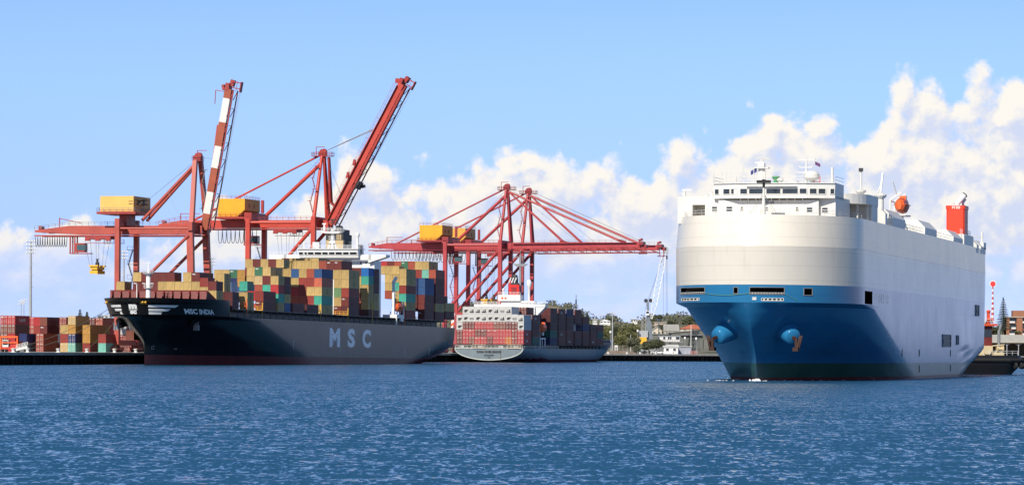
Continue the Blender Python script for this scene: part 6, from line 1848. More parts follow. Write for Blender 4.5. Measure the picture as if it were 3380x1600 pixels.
def yard_machines():
    # orange yard tractor / spreader truck at the left edge
    Mx = frame(*quay_pt(solve_l(QUAY, 30, -32, 5, -150, 200), -32, QZ))
    o = empty('yard_truck', Mx); tag(o, 'orange and red yard handling truck parked at the left edge of the quay', 'truck')
    mb = MB()
    for y in (-2.4, 2.4): mb.bar((0, y, 0.8), (0, y, 4.2), 0.35)
    mb.bar((0, -2.6, 4.2), (0, 2.6, 4.2), 0.5, 0.5); mb.bar((0, -2.4, 2.6), (0, 2.4, 2.6), 0.3); mb.build('lifting_frame', M['orange'], o)
    mb = MB(); mb.box(0.2, 3.4, -2.6, -0.3, 0.8, 3.0); mb.box(0.2, 3.4, -0.3, 2.6, 0.8, 1.4); mb.build('truck_body', paint('truck_red', (0.55, 0.05, 0.03), 0.4), o)
    mb = MB(); mb.box(0.1, 1.8, 0.3, 2.0, 1.4, 3.3); c = mb.build('driver_cab', M['white'], o)
    mb = MB(); mb.box(0.06, 1.2, 0.45, 1.85, 2.0, 3.1); mb.build('cab_window', M['glass'], c)
    for y in (-2.2, -1.1, 1.1, 2.2):
        mb = MB(); mb.lathe([(0.55, -0.25), (0.55, 0.25)], (0.8, y, 0.55), 14, 'y'); mb.build('wheel', M['rubber'], o)
    # pale tarpaulin covered gangway on the quay
    Mx = frame(*quay_pt(solve_l(QUAY, 72, -24, 5, -150, 200), -24, QZ))
    o = empty('folded_gangway', Mx); tag(o, 'white folded gangway lying on wheels beside the left quay bollards', 'gangway')
    mb = MB(); mb.bar((0, 1.6, 0.8), (0, -1.7, 1.6), 0.8, 0.9); mb.rail([(0, 1.6, 1.2), (0, -1.7, 2.0)], 0.8, 1, 0.05, 0.7); mb.build('gangway_ramp', M['white'], o)
    for y in (-1.0, 1.0):
        mb = MB(); mb.lathe([(0.4, -0.15), (0.4, 0.15)], (0, y, 0.4), 12, 'x'); mb.build('wheel', M['rubber'], o)
yard_machines()

# ------------------------------------------------------------------ flood light masts
def light_mast(X, ytop, depth, label, heads=2, r=0.45, lattice=False, y_base=None, w=1.6):
    p = at(X, ytop, depth); zt = p.z
    o = empty('flood_light_mast', Matrix.Translation((p.x, p.y, QZ-0.01))); tag(o, label, 'light mast', 'flood light masts of the port')
    h = zt-QZ
    mb = MB(); mb.tube((0, 0, 0), (0, 0, h-1), r, r*0.55, n=8); mb.build('mast_pole', M['galv'], o)
    if lattice:
        mb = MB()
        for k in range(int(h/4)): mb.bar((r*0.9, -r, 2+k*4), (r*1.6, -r, 2+k*4), 0.25, 0.3)
        mb.build('climbing_step', M['galv'], o)
    for k in range(heads):
        z = h-0.6-k*1.3
        mb = MB(); mb.bar((-w, 0, z), (w, 0, z), 0.15); mb.bar((-w, 0, z-0.5), (w, 0, z-0.5), 0.08)
        hb = mb.build('lamp_frame', M['steel_grey'], o)
        for i in range(4):
            x = -w+0.25+i*(2*w-0.5)/3; lb = MB(); lb.extrude([(x-0.3, -0.35, z-0.3), (x+0.3, -0.35, z-0.3), (x+0.26, -0.25, z+0.3), (x-0.26, -0.25, z+0.3)], (0, 0.4, 0)); lb.build('flood_lamp', M['galv'], hb)
for a in ((102, 788, 1250, 'tallest flood light mast standing left of the salmon red crane', 4, 0.62, True), (409, 824, 1420, 'flood light mast behind the back leg of the salmon red crane', 3, 0.5, True), (699, 845, 1500, 'flood light mast top peeping out above containers beside the salmon crane', 3, 0.5, False),
          (70, 990, 1900, 'small far light mast at the left edge, shorter of a pair', 2, 0.32, False), (79, 985, 1900, 'small far light mast at the left edge, taller of a pair', 2, 0.32, False), (2022, 1028, 1800, 'slim grey light mast right of the grey ship bow', 1, 0.42, False),
          (1983, 1036, 2100, 'slender distant lamp standing on the ridge behind the grey ship bow', 1, 0.25, False), (2175, 1050, 1850, 'slim lamp post in front of the big grey roofed house', 1, 0.35, False)):
    light_mast(a[0], a[1], a[2], a[3], heads=a[4], r=a[5], lattice=a[6])

# ------------------------------------------------------------------ mobile harbour crane
def harbour_crane():
    D = 1840.0
    base = at(2135, 1125, D); Mx = Matrix.Translation((base.x, D, QZ))
    o = empty('harbour_mobile_crane', Mx); tag(o, 'mobile harbour crane with white lattice boom standing left of the car carrier', 'crane')
    s = F/D
    def P(X, y, dy=0.0): q = at(X, y, D); return Vector((q.x-base.x, dy, q.z-QZ))
    G_ = paint('grey_blue_tower', (0.16, 0.19, 0.22), 0.5, 0.2)
    mb = MB(); mb.box(-6, 6, -3.5, 3.5, 1.0, 2.2); mb.build('chassis', M['steel_grey'], o)
    for i in range(6):
        for y in (-3.6, 3.6):
            w = MB(); w.lathe([(0.8, -0.4), (0.8, 0.4)], (-6+i*2.4, y, 0.8), 12, 'y'); w.build('wheel', M['rubber'], o)
    mb = MB(); a, b = P(2119, 1128), P(2145, 1114); mb.box(a.x-1.8, a.x+2.2, -3, 3, 5.0, 8.2); mb.box(a.x-2.2, a.x-0.4, -3.1, 3.1, 5.4, 7.2); mb.build('machine_house', M['yellow'], o)
    mb = MB(); q0, q1 = P(2110, 1112), P(2138, 1104); mb.box(q0.x, q1.x, -2.5, 2.5, 8.2, 11.6); mb.build('engine_cover', M['galv'], o)
    t0, t1 = P(2146, 1118), P(2137, 1000)
    mb = MB(); mb.bar(t0, P(2141, 1060), 2.6, 2.6); mb.bar(P(2141, 1062), P(2138, 995), 1.2, 1.2); mb.build('tower', G_, o)
    mb = MB(); h0, h1 = P(2131, 1040), P(2143, 1025); mb.box(h0.x, h1.x, -1.6, 1.4, h0.z, h1.z); cbn = mb.build('operator_cab', M['white_clean'], o)
    mb = MB(); mb.box(h0.x+0.25, h1.x-0.25, -1.66, -0.5, h0.z+0.9, h1.z-0.3); mb.build('cab_window', M['glass'], cbn)
    mb = MB(); k = P(2138, 992); mb.lathe([(1.0, -0.4), (1.0, 0.4)], (k.x-0.9, 0, k.z), 12, 'y'); mb.lathe([(1.0, -0.4), (1.0, 0.4)], (k.x+1.5, 0, k.z+0.1), 12, 'y'); mb.build('rope_sheave', M['dark_steel'], o)
    # stair lattice left of the tower
    mb = MB(); a, b = P(2124, 1118), P(2125, 1045); n = 12
    for dx in (-0.9, 0.9): mb.bar(a+Vector((dx, 0, 0)), b+Vector((dx, 0, 0)), 0.18)
    for i in range(n):
        f0, f1 = i/n, (i+1)/n; sgn = 1 if i % 2 else -1; mb.bar(a.lerp(b, f0)+Vector((-0.9*sgn, 0, 0)), a.lerp(b, f1)+Vector((0.9*sgn, 0, 0)), 0.35, 0.12)
    mb.build('stairway', M['galv'], o)
    # boom: four chords and lacing
    p0, p1 = P(2150, 1052), P(2194, 830)
    d = (p1-p0); L = d.length; d.normalize(); nx = Vector((d.z, 0, -d.x))
    mb = MB()
    def wd(f): return 0.6 + 1.9*min(1, f*5)*min(1, (1-f)*3.2+0.30)
    def cp(f, i, j): w = wd(f); return p0 + d*(L*f) + nx*(w*0.5*i) + Vector((0, w*0.5*j, 0))
    n = 26
    for i in (-1, 1):
        for j in (-1, 1):
            for k in range(n): mb.bar(cp(k/n, i, j), cp((k+1)/n, i, j), 0.26)
    for k in range(n):
        s_ = 1 if k % 2 else -1
        for j in (-1, 1): mb.bar(cp(k/n, -s_, j), cp((k+1)/n, s_, j), 0.14)
        for i in (-1, 1): mb.bar(cp(k/n, i, -s_), cp((k+1)/n, i, s_), 0.14)
    mb.build('lattice_boom', M['white_clean'], o)
    mb = MB(); h = P(2196, 822); mb.lathe([(1.5, -0.5), (1.5, 0.5)], (h.x, 0, h.z), 14, 'y'); mb.box(h.x-1.2, h.x+1.6, -0.9, 0.9, h.z-2.2, h.z+0.6); mb.build('boom_head', M['galv'], o)
    mb = MB()
    for X0, y0, X1, y1 in ((2138, 992, 2192, 834), (2141, 992, 2193, 836), (2190, 838, 2189, 1145), (2199, 832, 2199, 1145), (2202, 832, 2203, 1060), (2136, 995, 2116, 1090)):
        mb.tube(P(X0, y0), P(X1, y1), 0.07, n=4)
    mb.build('hoist_rope', M['steel_grey'], o)
    mb = MB(); k = P(2201, 846); mb.box(k.x-0.4, k.x+0.4, -0.4, 0.4, k.z-1.4, k.z+0.4); mb.build('hook_block', M['dark_steel'], o)
    mb = MB(); a, b = P(2131, 1112), P(2124, 1032); mb.bar(a, P(2137, 1000), 0.25); mb.build('back_strut', M['steel_grey'], o)
harbour_crane()

# ------------------------------------------------------------------ tug at the car carrier's stern
def tug():
    c = at(3276, 1234, 846.0)
    Mx = Matrix.Translation((c.x, c.y, 0)) @ Matrix.Rotation(R(12), 4, 'Z')
    o = empty('harbour_tug', Mx); tag(o, 'black hulled tug with buff deckhouse pushing behind the car carrier stern', 'tug')
    s = 12000/846.0
    mb = MB()
    outl = [(-12, 4.4), (-4, 4.7), (2, 4.5), (4.6, 3.4), (6.0, 1.6), (6.4, 0)]
    full = outl + [(x, -y) for x, y in outl[-2::-1]]
    levels = [(-1.2, 0.72, 0), (0.2, 0.80, -0.4), (1.6, 0.94, 0.1), (2.6, 1.0, 0.5), (3.6, 1.03, 0.4), (4.4, 1.02, 0.2)]
    vs = []
    for z, k, dx in levels:
        for x, y in full: vs.append((x*k+dx, y*k, z + (0.5 if x > 3 and z > 2 else 0)*0))
    n = len(full); fs = []
    for i in range(len(levels)-1):
        for j in range(n-1): fs.append((i*n+j, i*n+j+1, (i+1)*n+j+1, (i+1)*n+j))
        fs.append((i*n+n-1, i*n, (i+1)*n, (i+1)*n+n-1))
    fs.append(tuple(range((len(levels)-1)*n, len(levels)*n)))
    mb.add(vs, fs); mb.build('hull', M['black'], o, smooth=True, angle=R(35))
    mb = MB()
    for i in range(n-1):
        a, b = full[i], full[i+1]; mb.tube((a[0]*1.03+0.5, a[1]*1.03, 3.3), (b[0]*1.03+0.5, b[1]*1.03, 3.3), 0.42, n=8)
    mb.build('rubber_fender', M['rubber'], o)
    for x, y in ((5.9, -1.6), (5.0, -3.0), (6.4, -0.3), (3.4, -4.2)):
        k = MB(); k.lathe([(0.55, -0.3), (0.75, -0.25), (0.75, 0.25), (0.55, 0.3)], (x*1.06+0.5, y*1.06, 2.0), 12, 'x'); k.build('tyre_fender', M['rubber'], o)
    BF = paint('buff_deckhouse', (0.62, 0.50, 0.30), 0.5, 0.15)
    mb = MB(); mb.box(-8, -1.0, -2.9, 2.9, 4.4, 6.6); hs = mb.build('deckhouse', BF, o)
    mb = MB(); mb.box(-3.4, -0.7, -1.6, 1.6, 6.6, 11.2); mb.build('wheelhouse_tower', paint('dark_red_tower', (0.16, 0.025, 0.02), 0.5), o)
    mb = MB(); mb.box(-4.4, 0.3, -2.4, 2.4, 11.2, 11.7); mb.box(-1.4, -0.8, -0.3, 0.3, 11.7, 14.2); mb.lathe([(0.4, 14.2), (0.55, 14.6), (0.3, 14.9)], (-1.1, 0, 0), 10); mb.lathe([(0.5, 12.4), (0.7, 12.7), (0.5, 13.0)], (-1.1, -0.6, 0), 10); mb.build('monitor_deck', paint('tug_orange', (0.66, 0.09, 0.03), 0.45), o)
    mb = MB(); mb.box(-3.3, -0.8, -1.66, 1.66, 8.6, 10.4); mb.build('wheelhouse_window', M['glass'], o)
    mb = MB(); mb.tube((1.0, -1.4, 5.0), (1.0, -1.4, 10.0), 0.36, n=10); mb.tube((1.0, -1.4, 9.9), (1.5, -1.6, 11.6), 0.34, n=10); mb.build('exhaust_stack', M['steel_grey'], o)
    mb = MB(); mb.lathe([(0.5, -1.2), (0.95, -1.2), (0.95, -0.9), (0.6, -0.9), (0.6, 0.9), (0.95, 0.9), (0.95, 1.2), (0.5, 1.2)], (-2.4, -2.2, 5.4), 14, 'y'); mb.box(-1.0, 1.9, -2.6, 0.5, 4.4, 5.2); mb.lathe([(0.4, -0.8), (0.75, -0.8), (0.75, -0.6), (0.45, -0.6), (0.45, 0.6), (0.75, 0.6), (0.75, 0.8), (0.4, 0.8)], (0.9, -2.4, 5.9), 14, 'x'); mb.box(1.5, 1.9, -2.4, 0.3, 5.2, 6.8); mb.bar((-1.0, -2.6, 6.6), (1.9, -2.6, 6.9), 0.25); mb.build('towing_winch', BF, o)
    mb = MB(); mb.rail([(-8, -4.2, 4.5), (2, -4.3, 4.5), (5.2, -2.6, 4.5)], 0.9, 1, 0.04, 1.3); mb.rail([(-4.3, -2.3, 11.7), (0.2, -2.3, 11.7), (0.2, 2.3, 11.7)], 1.1, 1, 0.04, 1.2); mb.build('guard_rail', M['white'], o)
    # striped mast with a red disc
    a, b = at(3276, 1086, 846.0), at(3276, 945, 846.0)
    inv = Mx.inverted(); A_, B_ = inv @ a, inv @ b
    A_.z = 11.9; B_ = Vector((A_.x+0.02, A_.y, (inv @ b).z))
    mb = MB(); n = 14
    for i in range(n):
        mb.cur = i % 2; p, q = A_.lerp(B_, i/n), A_.lerp(B_, (i+1)/n); r = 0.36-0.22*i/n; mb.tube(p, q, r, r-0.015, n=8)
    ms = mb.build('striped_mast', [M['white_clean'], paint('mast_red', (0.5, 0.05, 0.04), 0.5)], o)
    mb = MB(); d = inv.to_3x3() @ Vector((0, 1, 0)); cdisc = B_ + Vector((0, 0, 0.6)); mb.tube(cdisc - d*0.06, cdisc + d*0.06, 0.62, n=18); dd = mb.build('mast_disc', paint('disc_red', (0.75, 0.05, 0.05), 0.5), ms)
    mb = MB(); mb.tube(cdisc - d*0.03, cdisc + d*0.10, 0.80, n=18); mb.build('disc_rim', M['white_clean'], dd)
    for X in (3259, 3253):
        a = inv @ at(X, 1060, 846.0); mb = MB(); mb.tube((a.x, a.y, 11.9), (a.x, a.y, 15.5 if X == 3259 else 14.0), 0.07, n=5); mb.build('aerial', M['white'], o)
tug()
# ------------------------------------------------------------------ shore behind the port: ground, hill, trees, buildings
def foliage(name, rgb, rgb2):
    m, nt, b = base_mat(name, 0.75, 0.0, ior=1.35)
    N, L = nt.nodes, nt.links
    tc = N.new('ShaderNodeTexCoord'); n = N.new('ShaderNodeTexNoise'); L.new(tc.outputs['Object'], n.inputs['Vector']); n.inputs['Scale'].default_value = 0.45; n.inputs['Detail'].default_value = 5
    mr = N.new('ShaderNodeMapRange'); L.new(n.outputs[0], mr.inputs[0]); mr.inputs[1].default_value = 0.35; mr.inputs[2].default_value = 0.65
    mx = N.new('ShaderNodeMix'); mx.data_type = 'RGBA'; L.new(mr.outputs[0], mx.inputs[0]); mx.inputs[6].default_value = (*rgb, 1); mx.inputs[7].default_value = (*rgb2, 1)
    L.new(mx.outputs[2], b.inputs['Base Color'])
    return m
FOL = [foliage('olive_foliage', (0.085, 0.095, 0.036), (0.190, 0.185, 0.080)), foliage('dark_foliage', (0.055, 0.068, 0.036), (0.115, 0.125, 0.066)),
       foliage('grey_green_foliage', (0.095, 0.105, 0.066), (0.165, 0.170, 0.108)), foliage('pine_foliage', (0.050, 0.070, 0.050), (0.100, 0.120, 0.082))]
BARK = paint('tree_bark', (0.12, 0.09, 0.065), 0.9, 0.3, 2.0)
trnd = random.Random(21)
def leaf_cloud(mb, c, rx, ry, rz, n, size):
    """leaf sprays spread through an ellipsoid, denser near its skin"""
    for _ in range(n):
        while True:
            x, y, z = (trnd.uniform(-1, 1) for _ in range(3))
            r = x*x+y*y+z*z
            if 0.12 < r < 1: break
        p = Vector((c[0]+x*rx, c[1]+y*ry, c[2]+z*rz))
        a = Vector((trnd.gauss(0, 1), trnd.gauss(0, 1), trnd.gauss(0, 0.6))).normalized(); b = a.cross(Vector((trnd.gauss(0, 1), trnd.gauss(0, 1), trnd.gauss(0, 1)))).normalized()
        s = size*trnd.uniform(0.6, 1.3); b = b*s*0.6; a = a*s
        i = len(mb.v); mb.v += [tuple(p-a), tuple(p+b), tuple(p+a), tuple(p-b)]; mb.f.append((i, i+1, i+2, i+3)); mb.m.append(0)
def tree(X, ybase, ytop, wpx, D, label, kind=0, cat='tree', name='tree', dense=1.0, group='trees behind the port'):
    p0, p1 = at(X, ybase, D), at(X, ytop, D); s = D/F
    zb = max(QZ-0.3, p0.z) if ybase else QZ
    h = p1.z - zb; w = wpx*s
    o = empty(name, Matrix.Translation((p0.x, D, zb))); tag(o, label, cat, group)
    tb = MB()
    th = h*0.45
    tb.tube((0, 0, -0.4), (0.1*w*0.2, 0, th), max(0.2, h*0.03), max(0.12, h*0.018), n=7)
    cl = []
    nb = max(5, int(6*w/max(3, h)))+3
    for k in range(nb):
        a = trnd.uniform(0, 6.28); rr = trnd.uniform(0.1, 0.36)*w
        cx, cy, cz = rr*math.cos(a), rr*math.sin(a)*0.8, h*trnd.uniform(0.42, 0.80)
        cl.append((cx, cy, cz)); tb.tube((0.02*w, 0, th*0.75), (cx*0.8, cy*0.8, cz), max(0.08, h*0.012), 0.05, n=5)
    tb.build('trunk', BARK, o)
    mb = MB()
    for cx, cy, cz in cl:
        rr = w*trnd.uniform(0.17, 0.25); rz = min(h*0.24, rr*0.85)
        leaf_cloud(mb, (cx, cy, cz), rr, rr, rz, int(330*dense), max(0.28, 0.85*s*2.6))
    leaf_cloud(mb, (0, 0, h*0.62), w*0.40, w*0.36, h*0.34, int(640*dense), max(0.28, 0.85*s*2.6))
    mb.build('crown', FOL[kind], o, fix=False)
def norfolk_pine(X, ybase, ytop, wpx, D, label):
    p0, p1 = at(X, ybase, D), at(X, ytop, D); s = D/F; zb = max(QZ-0.3, p0.z); h = p1.z-zb; w = wpx*s
    o = empty('norfolk_pine', Matrix.Translation((p0.x, D, zb))); tag(o, label, 'tree', 'norfolk pines along the skyline')
    tb = MB(); tb.tube((0, 0, -0.5), (0, 0, h*0.97), h*0.022+0.12, 0.06, n=7)
    mb = MB(); n = max(7, int(h/1.15)) if wpx > 30 else 8
    for k in range(n):
        f = k/(n-1); z = h*(0.16+0.80*f); r = (w*0.52*(1-f)**0.8+0.35*s*3)*trnd.uniform(0.85, 1.1)
        for j in range(9):
            a = 6.283*j/9+k*0.7; e = Vector((r*math.cos(a), r*math.sin(a), z + r*0.16))
            if wpx > 30: tb.tube((0, 0, z), e*1.0, 0.09, 0.04, n=4)
            m = max(6, int(r/ (0.42*max(1, s*6)))*3)
            for i in range(m):
                q = Vector((0, 0, z)).lerp(e, (i+0.6)/m); sz = max(0.35, s*2.7)*(0.8 if i < m*0.8 else 0.6)
                leaf_cloud(mb, q, sz*1.0, sz*1.0, sz*0.5, 6, sz*0.75)
    leaf_cloud(mb, (0, 0, h*0.97), 0.5*s*5, 0.5*s*5, h*0.035, 16, max(0.25, s*2))
    tb.build('trunk', BARK, o); mb.build('crown', FOL[3], o, fix=False)

# hill behind, covered with scrub; its skyline follows the real one
SKYL = [(-600, 1128), (0, 1098), (120, 1092), (240, 1058), (300, 1052), (380, 1050), (470, 1052), (620, 1068), (900, 1072), (1200, 1066), (1420, 1054), (1500, 1010), (1530, 1000), (1570, 1004), (1640, 1000), (1700, 1020), (1780, 1004), (1830, 1000), (1880, 1012), (1930, 1042),
        (1960, 1052), (1990, 1050), (2010, 1046), (2040, 1056), (2070, 1062), (2100, 1060), (2130, 1046), (2165, 1036), (2195, 1046), (2235, 1044), (2260, 1036), (2320, 1042), (2450, 1040), (2800, 1060), (3100, 1072), (3260, 1078), (3320, 1084), (3420, 1092), (4200, 1110)]
HD = 2650.0
def skyline(X): 
    return interp(SKYL, X)
def hill():
    vs, fs = [], []; nx, ny = 150, 14
    X0, X1 = -700, 4300
    for j in range(ny):
        g = j/(ny-1)
        for i in range(nx):
            X = X0+(X1-X0)*i/(nx-1)
            D = 1960 + (HD-1960)*g if g < 0.8 else HD-140+ (g-0.8)*5*900
            zt = at(X, skyline(X)+5, HD).z
            hgt = QZ + (zt-QZ)*min(1, g/0.8)**1.25 - (max(0, g-0.8)*5)*zt*0.5
            hgt += math.sin(i*0.9+j*1.7)*0.5*g
            vs.append((at(X, 1150, D).x, D, max(QZ-0.6, hgt) if g > 0 else QZ-0.6))
    for j in range(ny-1):
        for i in range(nx-1): a = j*nx+i; fs.append((a, a+1, a+nx+1, a+nx))
    mb = MB(); mb.v = vs; mb.f = fs; mb.m = [0]*len(fs)
    m, nt, b = base_mat('hill_scrub', 0.9); N, L = nt.nodes, nt.links
    tc = N.new('ShaderNodeTexCoord'); n = N.new('ShaderNodeTexNoise'); L.new(tc.outputs['Object'], n.inputs['Vector']); n.inputs['Scale'].default_value = 0.05; n.inputs['Detail'].default_value = 7
    cr = N.new('ShaderNodeValToRGB'); L.new(n.outputs[0], cr.inputs[0]); cr.color_ramp.elements[0].position = 0.35; cr.color_ramp.elements[0].color = (0.05, 0.06, 0.035, 1); cr.color_ramp.elements[1].position = 0.62; cr.color_ramp.elements[1].color = (0.22, 0.19, 0.12, 1)
    L.new(cr.outputs[0], b.inputs['Base Color'])
    o = mb.build('hill', m, smooth=True, fix=False); o['kind'] = 'structure'
    # scrub and far wood on the hill: one mass of leaf clumps
    sb = MB(); r = random.Random(4)
    for _ in range(1500):
        X = r.uniform(-100, 3450)
        if 2440 < X < 3240: continue
        g = r.uniform(0.12, 0.82); D = 1960+(HD-1960)*g
        zt = at(X, skyline(X)+5, HD).z; z = QZ+(zt-QZ)*min(1, g/0.8)**1.25
        c = at(X, 1150, D); w = r.uniform(2.5, 6.0); hh = r.uniform(1.2, 3.2)
        leaf_cloud(sb, (c.x, D, z+hh*0.35), w, w, hh, 60, 0.75)
    so = sb.build('hill_scrub', FOL[2], None, fix=False); tag(so, 'dark scrub and far trees covering the hill behind the port', None, None, 'stuff')
hill()

def house(X0, X1, ybase, yeave, yridge, D, label, wallc, roofc, roof='gable', cat='house', name='house', depth=12.0, windows=3, group='houses on the hillside'):
    a, b = at(X0, ybase, D), at(X1, ybase, D); w = b.x-a.x
    zb = max(QZ-0.2, a.z); ze, zr = at(X0, yeave, D).z, at(X0, yridge, D).z
    o = empty(name, Matrix.Translation((a.x, D, zb))); tag(o, label, cat, group)
    he, hr = ze-zb, zr-zb
    wm = paint(name+'_wall', wallc, 0.75, 0.12, 0.4); rm = paint(name+'_roof', roofc, 0.7, 0.18, 0.5)
    mb = MB(); mb.box(0, w, 0, depth, -1.5, he)
    if roof == 'gable_front': mb.extrude([(0, 0, he), (w, 0, he), (w/2, 0, hr-0.1)], (0, depth, 0))
    elif roof == 'gable': 
        for x in (0, w-0.2): mb.extrude([(x, 0, he), (x, depth, he), (x, depth/2, hr-0.1)], (0.2, 0, 0))
    mb.build('wall', wm, o)
    rb = MB(); e = 0.5; t = 0.25
    if roof == 'gable': 
        rb.extrude([(-e, -e, he), (-e, depth/2, hr), (-e, depth+e, he), (-e, depth+e, he+t), (-e, depth/2, hr+t), (-e, -e, he+t)], (w+2*e, 0, 0))
    elif roof == 'gable_front': rb.extrude([(-e, -e, he-0.1), (w/2, -e, hr), (w+e, -e, he-0.1), (w+e, -e, he+t), (w/2, -e, hr+t), (-e, -e, he+t)], (0, depth+2*e, 0))
    elif roof == 'hip':
        k = min(w, depth)*0.48; rb.add([(-e, -e, he), (w+e, -e, he), (w+e, depth+e, he), (-e, depth+e, he), (k, depth/2, hr), (w-k, depth/2, hr)], [(0, 1, 5, 4), (1, 2, 5), (2, 3, 4, 5), (3, 0, 4), (0, 3, 2, 1)])
    else: rb.box(-e, w+e, -e, depth+e, he, he+0.35)
    rb.build('roof', rm, o)
    for i in range(windows):
        x = w*(i+0.5)/windows; ww = min(1.4, w/windows*0.5)
        g = MB(); g.box(x-ww/2, x+ww/2, -0.05, 0.02, he*0.35, he*0.8); wo = g.build('window', M['glass'], o)
        f = MB(); 
        P = [(x-ww/2, he*0.35), (x+ww/2, he*0.35), (x+ww/2, he*0.8), (x-ww/2, he*0.8)]
        for k in range(4): p, q = P[k], P[(k+1) % 4]; f.bar((p[0], -0.08, p[1]), (q[0], -0.08, q[1]), 0.12)
        f.build('frame', M['white'], wo)
    return o

def shore():
    tile = (0.42, 0.13, 0.07); grey = (0.36, 0.36, 0.34); white = (0.72, 0.72, 0.70); cream = (0.55, 0.48, 0.38)
    # hill houses, right side
    house(1966, 1991, 1100, 1086, 1077, 2050, 'small house with orange tiled roof just right of the grey ship bow', cream, tile, 'hip')
    house(1980, 2014, 1066, 1060, 1053, 2350, 'white roofed house on the skyline right of the grey ship bow', white, (0.78, 0.78, 0.76), 'hip')
    house(1957, 1971, 1072, 1056, 1052, 2400, 'pale small house partly hidden by the grey ship bow', white, grey, 'gable')
    house(2085, 2104, 1062, 1054, 1050, 2450, 'low pale house on the skyline left of the harbour crane', white, grey, 'flat')
    house(2186, 2192, 1052, 1047, 1045, 2500, 'tiny white house on the ridge right of the harbour crane', white, white, 'flat', windows=1)
    house(2194, 2240, 1104, 1092, 1071, 2000, 'large house with steep pale grey roof behind the white control cabin', (0.50, 0.46, 0.38), (0.36, 0.35, 0.31), 'gable', depth=20, windows=4)
    house(2152, 2184, 1104, 1092, 1078, 2010, 'cream gabled house left of the steep grey roof', cream, (0.45, 0.43, 0.38), 'gable_front', windows=2)
    house(2246, 2330, 1092, 1085, 1070, 2060, 'house with broad orange tiled roof left of the car carrier hull', cream, tile, 'hip', windows=3)
    house(2160, 2200, 1068, 1063, 1060, 2300, 'sandy flat house among the scrub above the steep grey roof', (0.42, 0.34, 0.27), (0.40, 0.34, 0.27), 'flat')
    # big shed and the control cabin
    o = house(2216, 2420, 1150, 1098, 1087, 1880, 'big grey green warehouse with low pitched roof behind the car carrier bow', (0.115, 0.120, 0.105), (0.20, 0.20, 0.18), 'gable_front', 'warehouse', 'warehouse', 45, 0, None)
    a = at(2216, 1150, 1880)
    for X, w in ((2290, 5), (2320, 5)): 
        p = at(X, 1150, 1880); d = MB(); d.box(p.x-a.x, p.x-a.x+w, -0.06, 0.05, 0, 4.6); d.build('roller_door', paint('roller_door', (0.14, 0.145, 0.13), 0.6), o)
    d = MB(); p, q = at(2246, 1118, 1880), at(2316, 1118, 1880); d.box(p.x-a.x, q.x-a.x, -1.6, 0, 7.0, 7.4); d.build('canopy', M['steel_grey'], o)
    house(2145, 2216, 1150, 1103, 1100, 1900, 'lower grey wing of the warehouse behind the control cabin', (0.13, 0.135, 0.12), (0.2, 0.2, 0.18), 'flat', 'warehouse', 'warehouse_wing', 30, 0, None)
    D = 1780.0
    c = at(2178, 1125, D); e = at(2244, 1125, D); w = e.x-c.x; zf, zt = at(2178, 1126, D).z, at(2178, 1109, D).z
    o = empty('control_cabin', Matrix.Translation((c.x, D, QZ))); tag(o, 'white control cabin raised on posts in front of the grey warehouse', 'cabin')
    mb = MB(); mb.box(0, w, 0, 5, zf-QZ, zt-QZ); mb.build('cabin_wall', M['white'], o)
    mb = MB(); mb.box(-0.3, w+0.3, -0.4, 5.3, zt-QZ, zt-QZ+0.25); mb.build('roof', M['galv'], o)
    mb = MB(); mb.box(-0.5, w+1.5, -1.5, 5, zf-QZ-0.5, zf-QZ); mb.rail([(0, -1.4, zf-QZ), (w+1.3, -1.4, zf-QZ)], 1.0, 1, 0.05, 1.2); mb.build('cabin_deck', M['steel_grey'], o)
    for f in (0.05, 0.5, 0.95): mb = MB(); mb.box(w*f-0.2, w*f+0.2, 1, 1.4, 0, zf-QZ-0.5); mb.build('post', M['steel_grey'], o)
    for f0, f1 in ((0.17, 0.27), (0.40, 0.48), (0.50, 0.58), (0.80, 0.98)): mb = MB(); mb.box(w*f0, w*f1, -0.05, 0.02, (zf+zt)/2-QZ-0.35, zt-QZ-0.35); mb.build('window', M['glass'], o)
    house(2191, 2238, 1164, 1145, 1138, 1760, 'white low shed with pale roof on the far quay', (0.70, 0.70, 0.68), (0.62, 0.62, 0.58), 'gable', 'shed', 'quay_shed', 14, 2, None)
    house(2238, 2281, 1164, 1144, 1138, 1775, 'grey shaded annex right of the white low shed', (0.30, 0.32, 0.38), (0.5, 0.5, 0.5), 'flat', 'shed', 'quay_shed_annex', 10, 0, None)
    # right edge: brick flats and the long open shed
    D = 2150.0
    c = at(3322, 1104, D); w = at(3480, 1104, D).x-c.x; zt = at(3322, 1047, D).z; zb = QZ-0.5
    o = empty('brick_flats', Matrix.Translation((c.x, D, zb))); tag(o, 'brown brick apartment block with white balconies at the right edge', 'apartment block')
    BR = paint('brown_brick', (0.30, 0.13, 0.07), 0.8, 0.15, 0.5)
    h = zt-zb; sx = w/158.0
    mb = MB()
    for x0, x1 in ((0, 10), (34, 53), (77, 96), (120, 140)): mb.box(x0*sx, x1*sx, 0, 14, 0, h)
    mb.box(0, w, 1.6, 14, 0, h); mb.build('wall', BR, o)
    mb = MB(); mb.box(-0.4, w, -0.4, 14, h, h+0.5); mb.build('roof', M['concrete'], o)
    z2 = at(3346, 1024, D).z-zb; mb = MB(); mb.box(24*sx, 62*sx, 3, 11, h+0.5, z2); mb.build('lift_tower', BR, o)
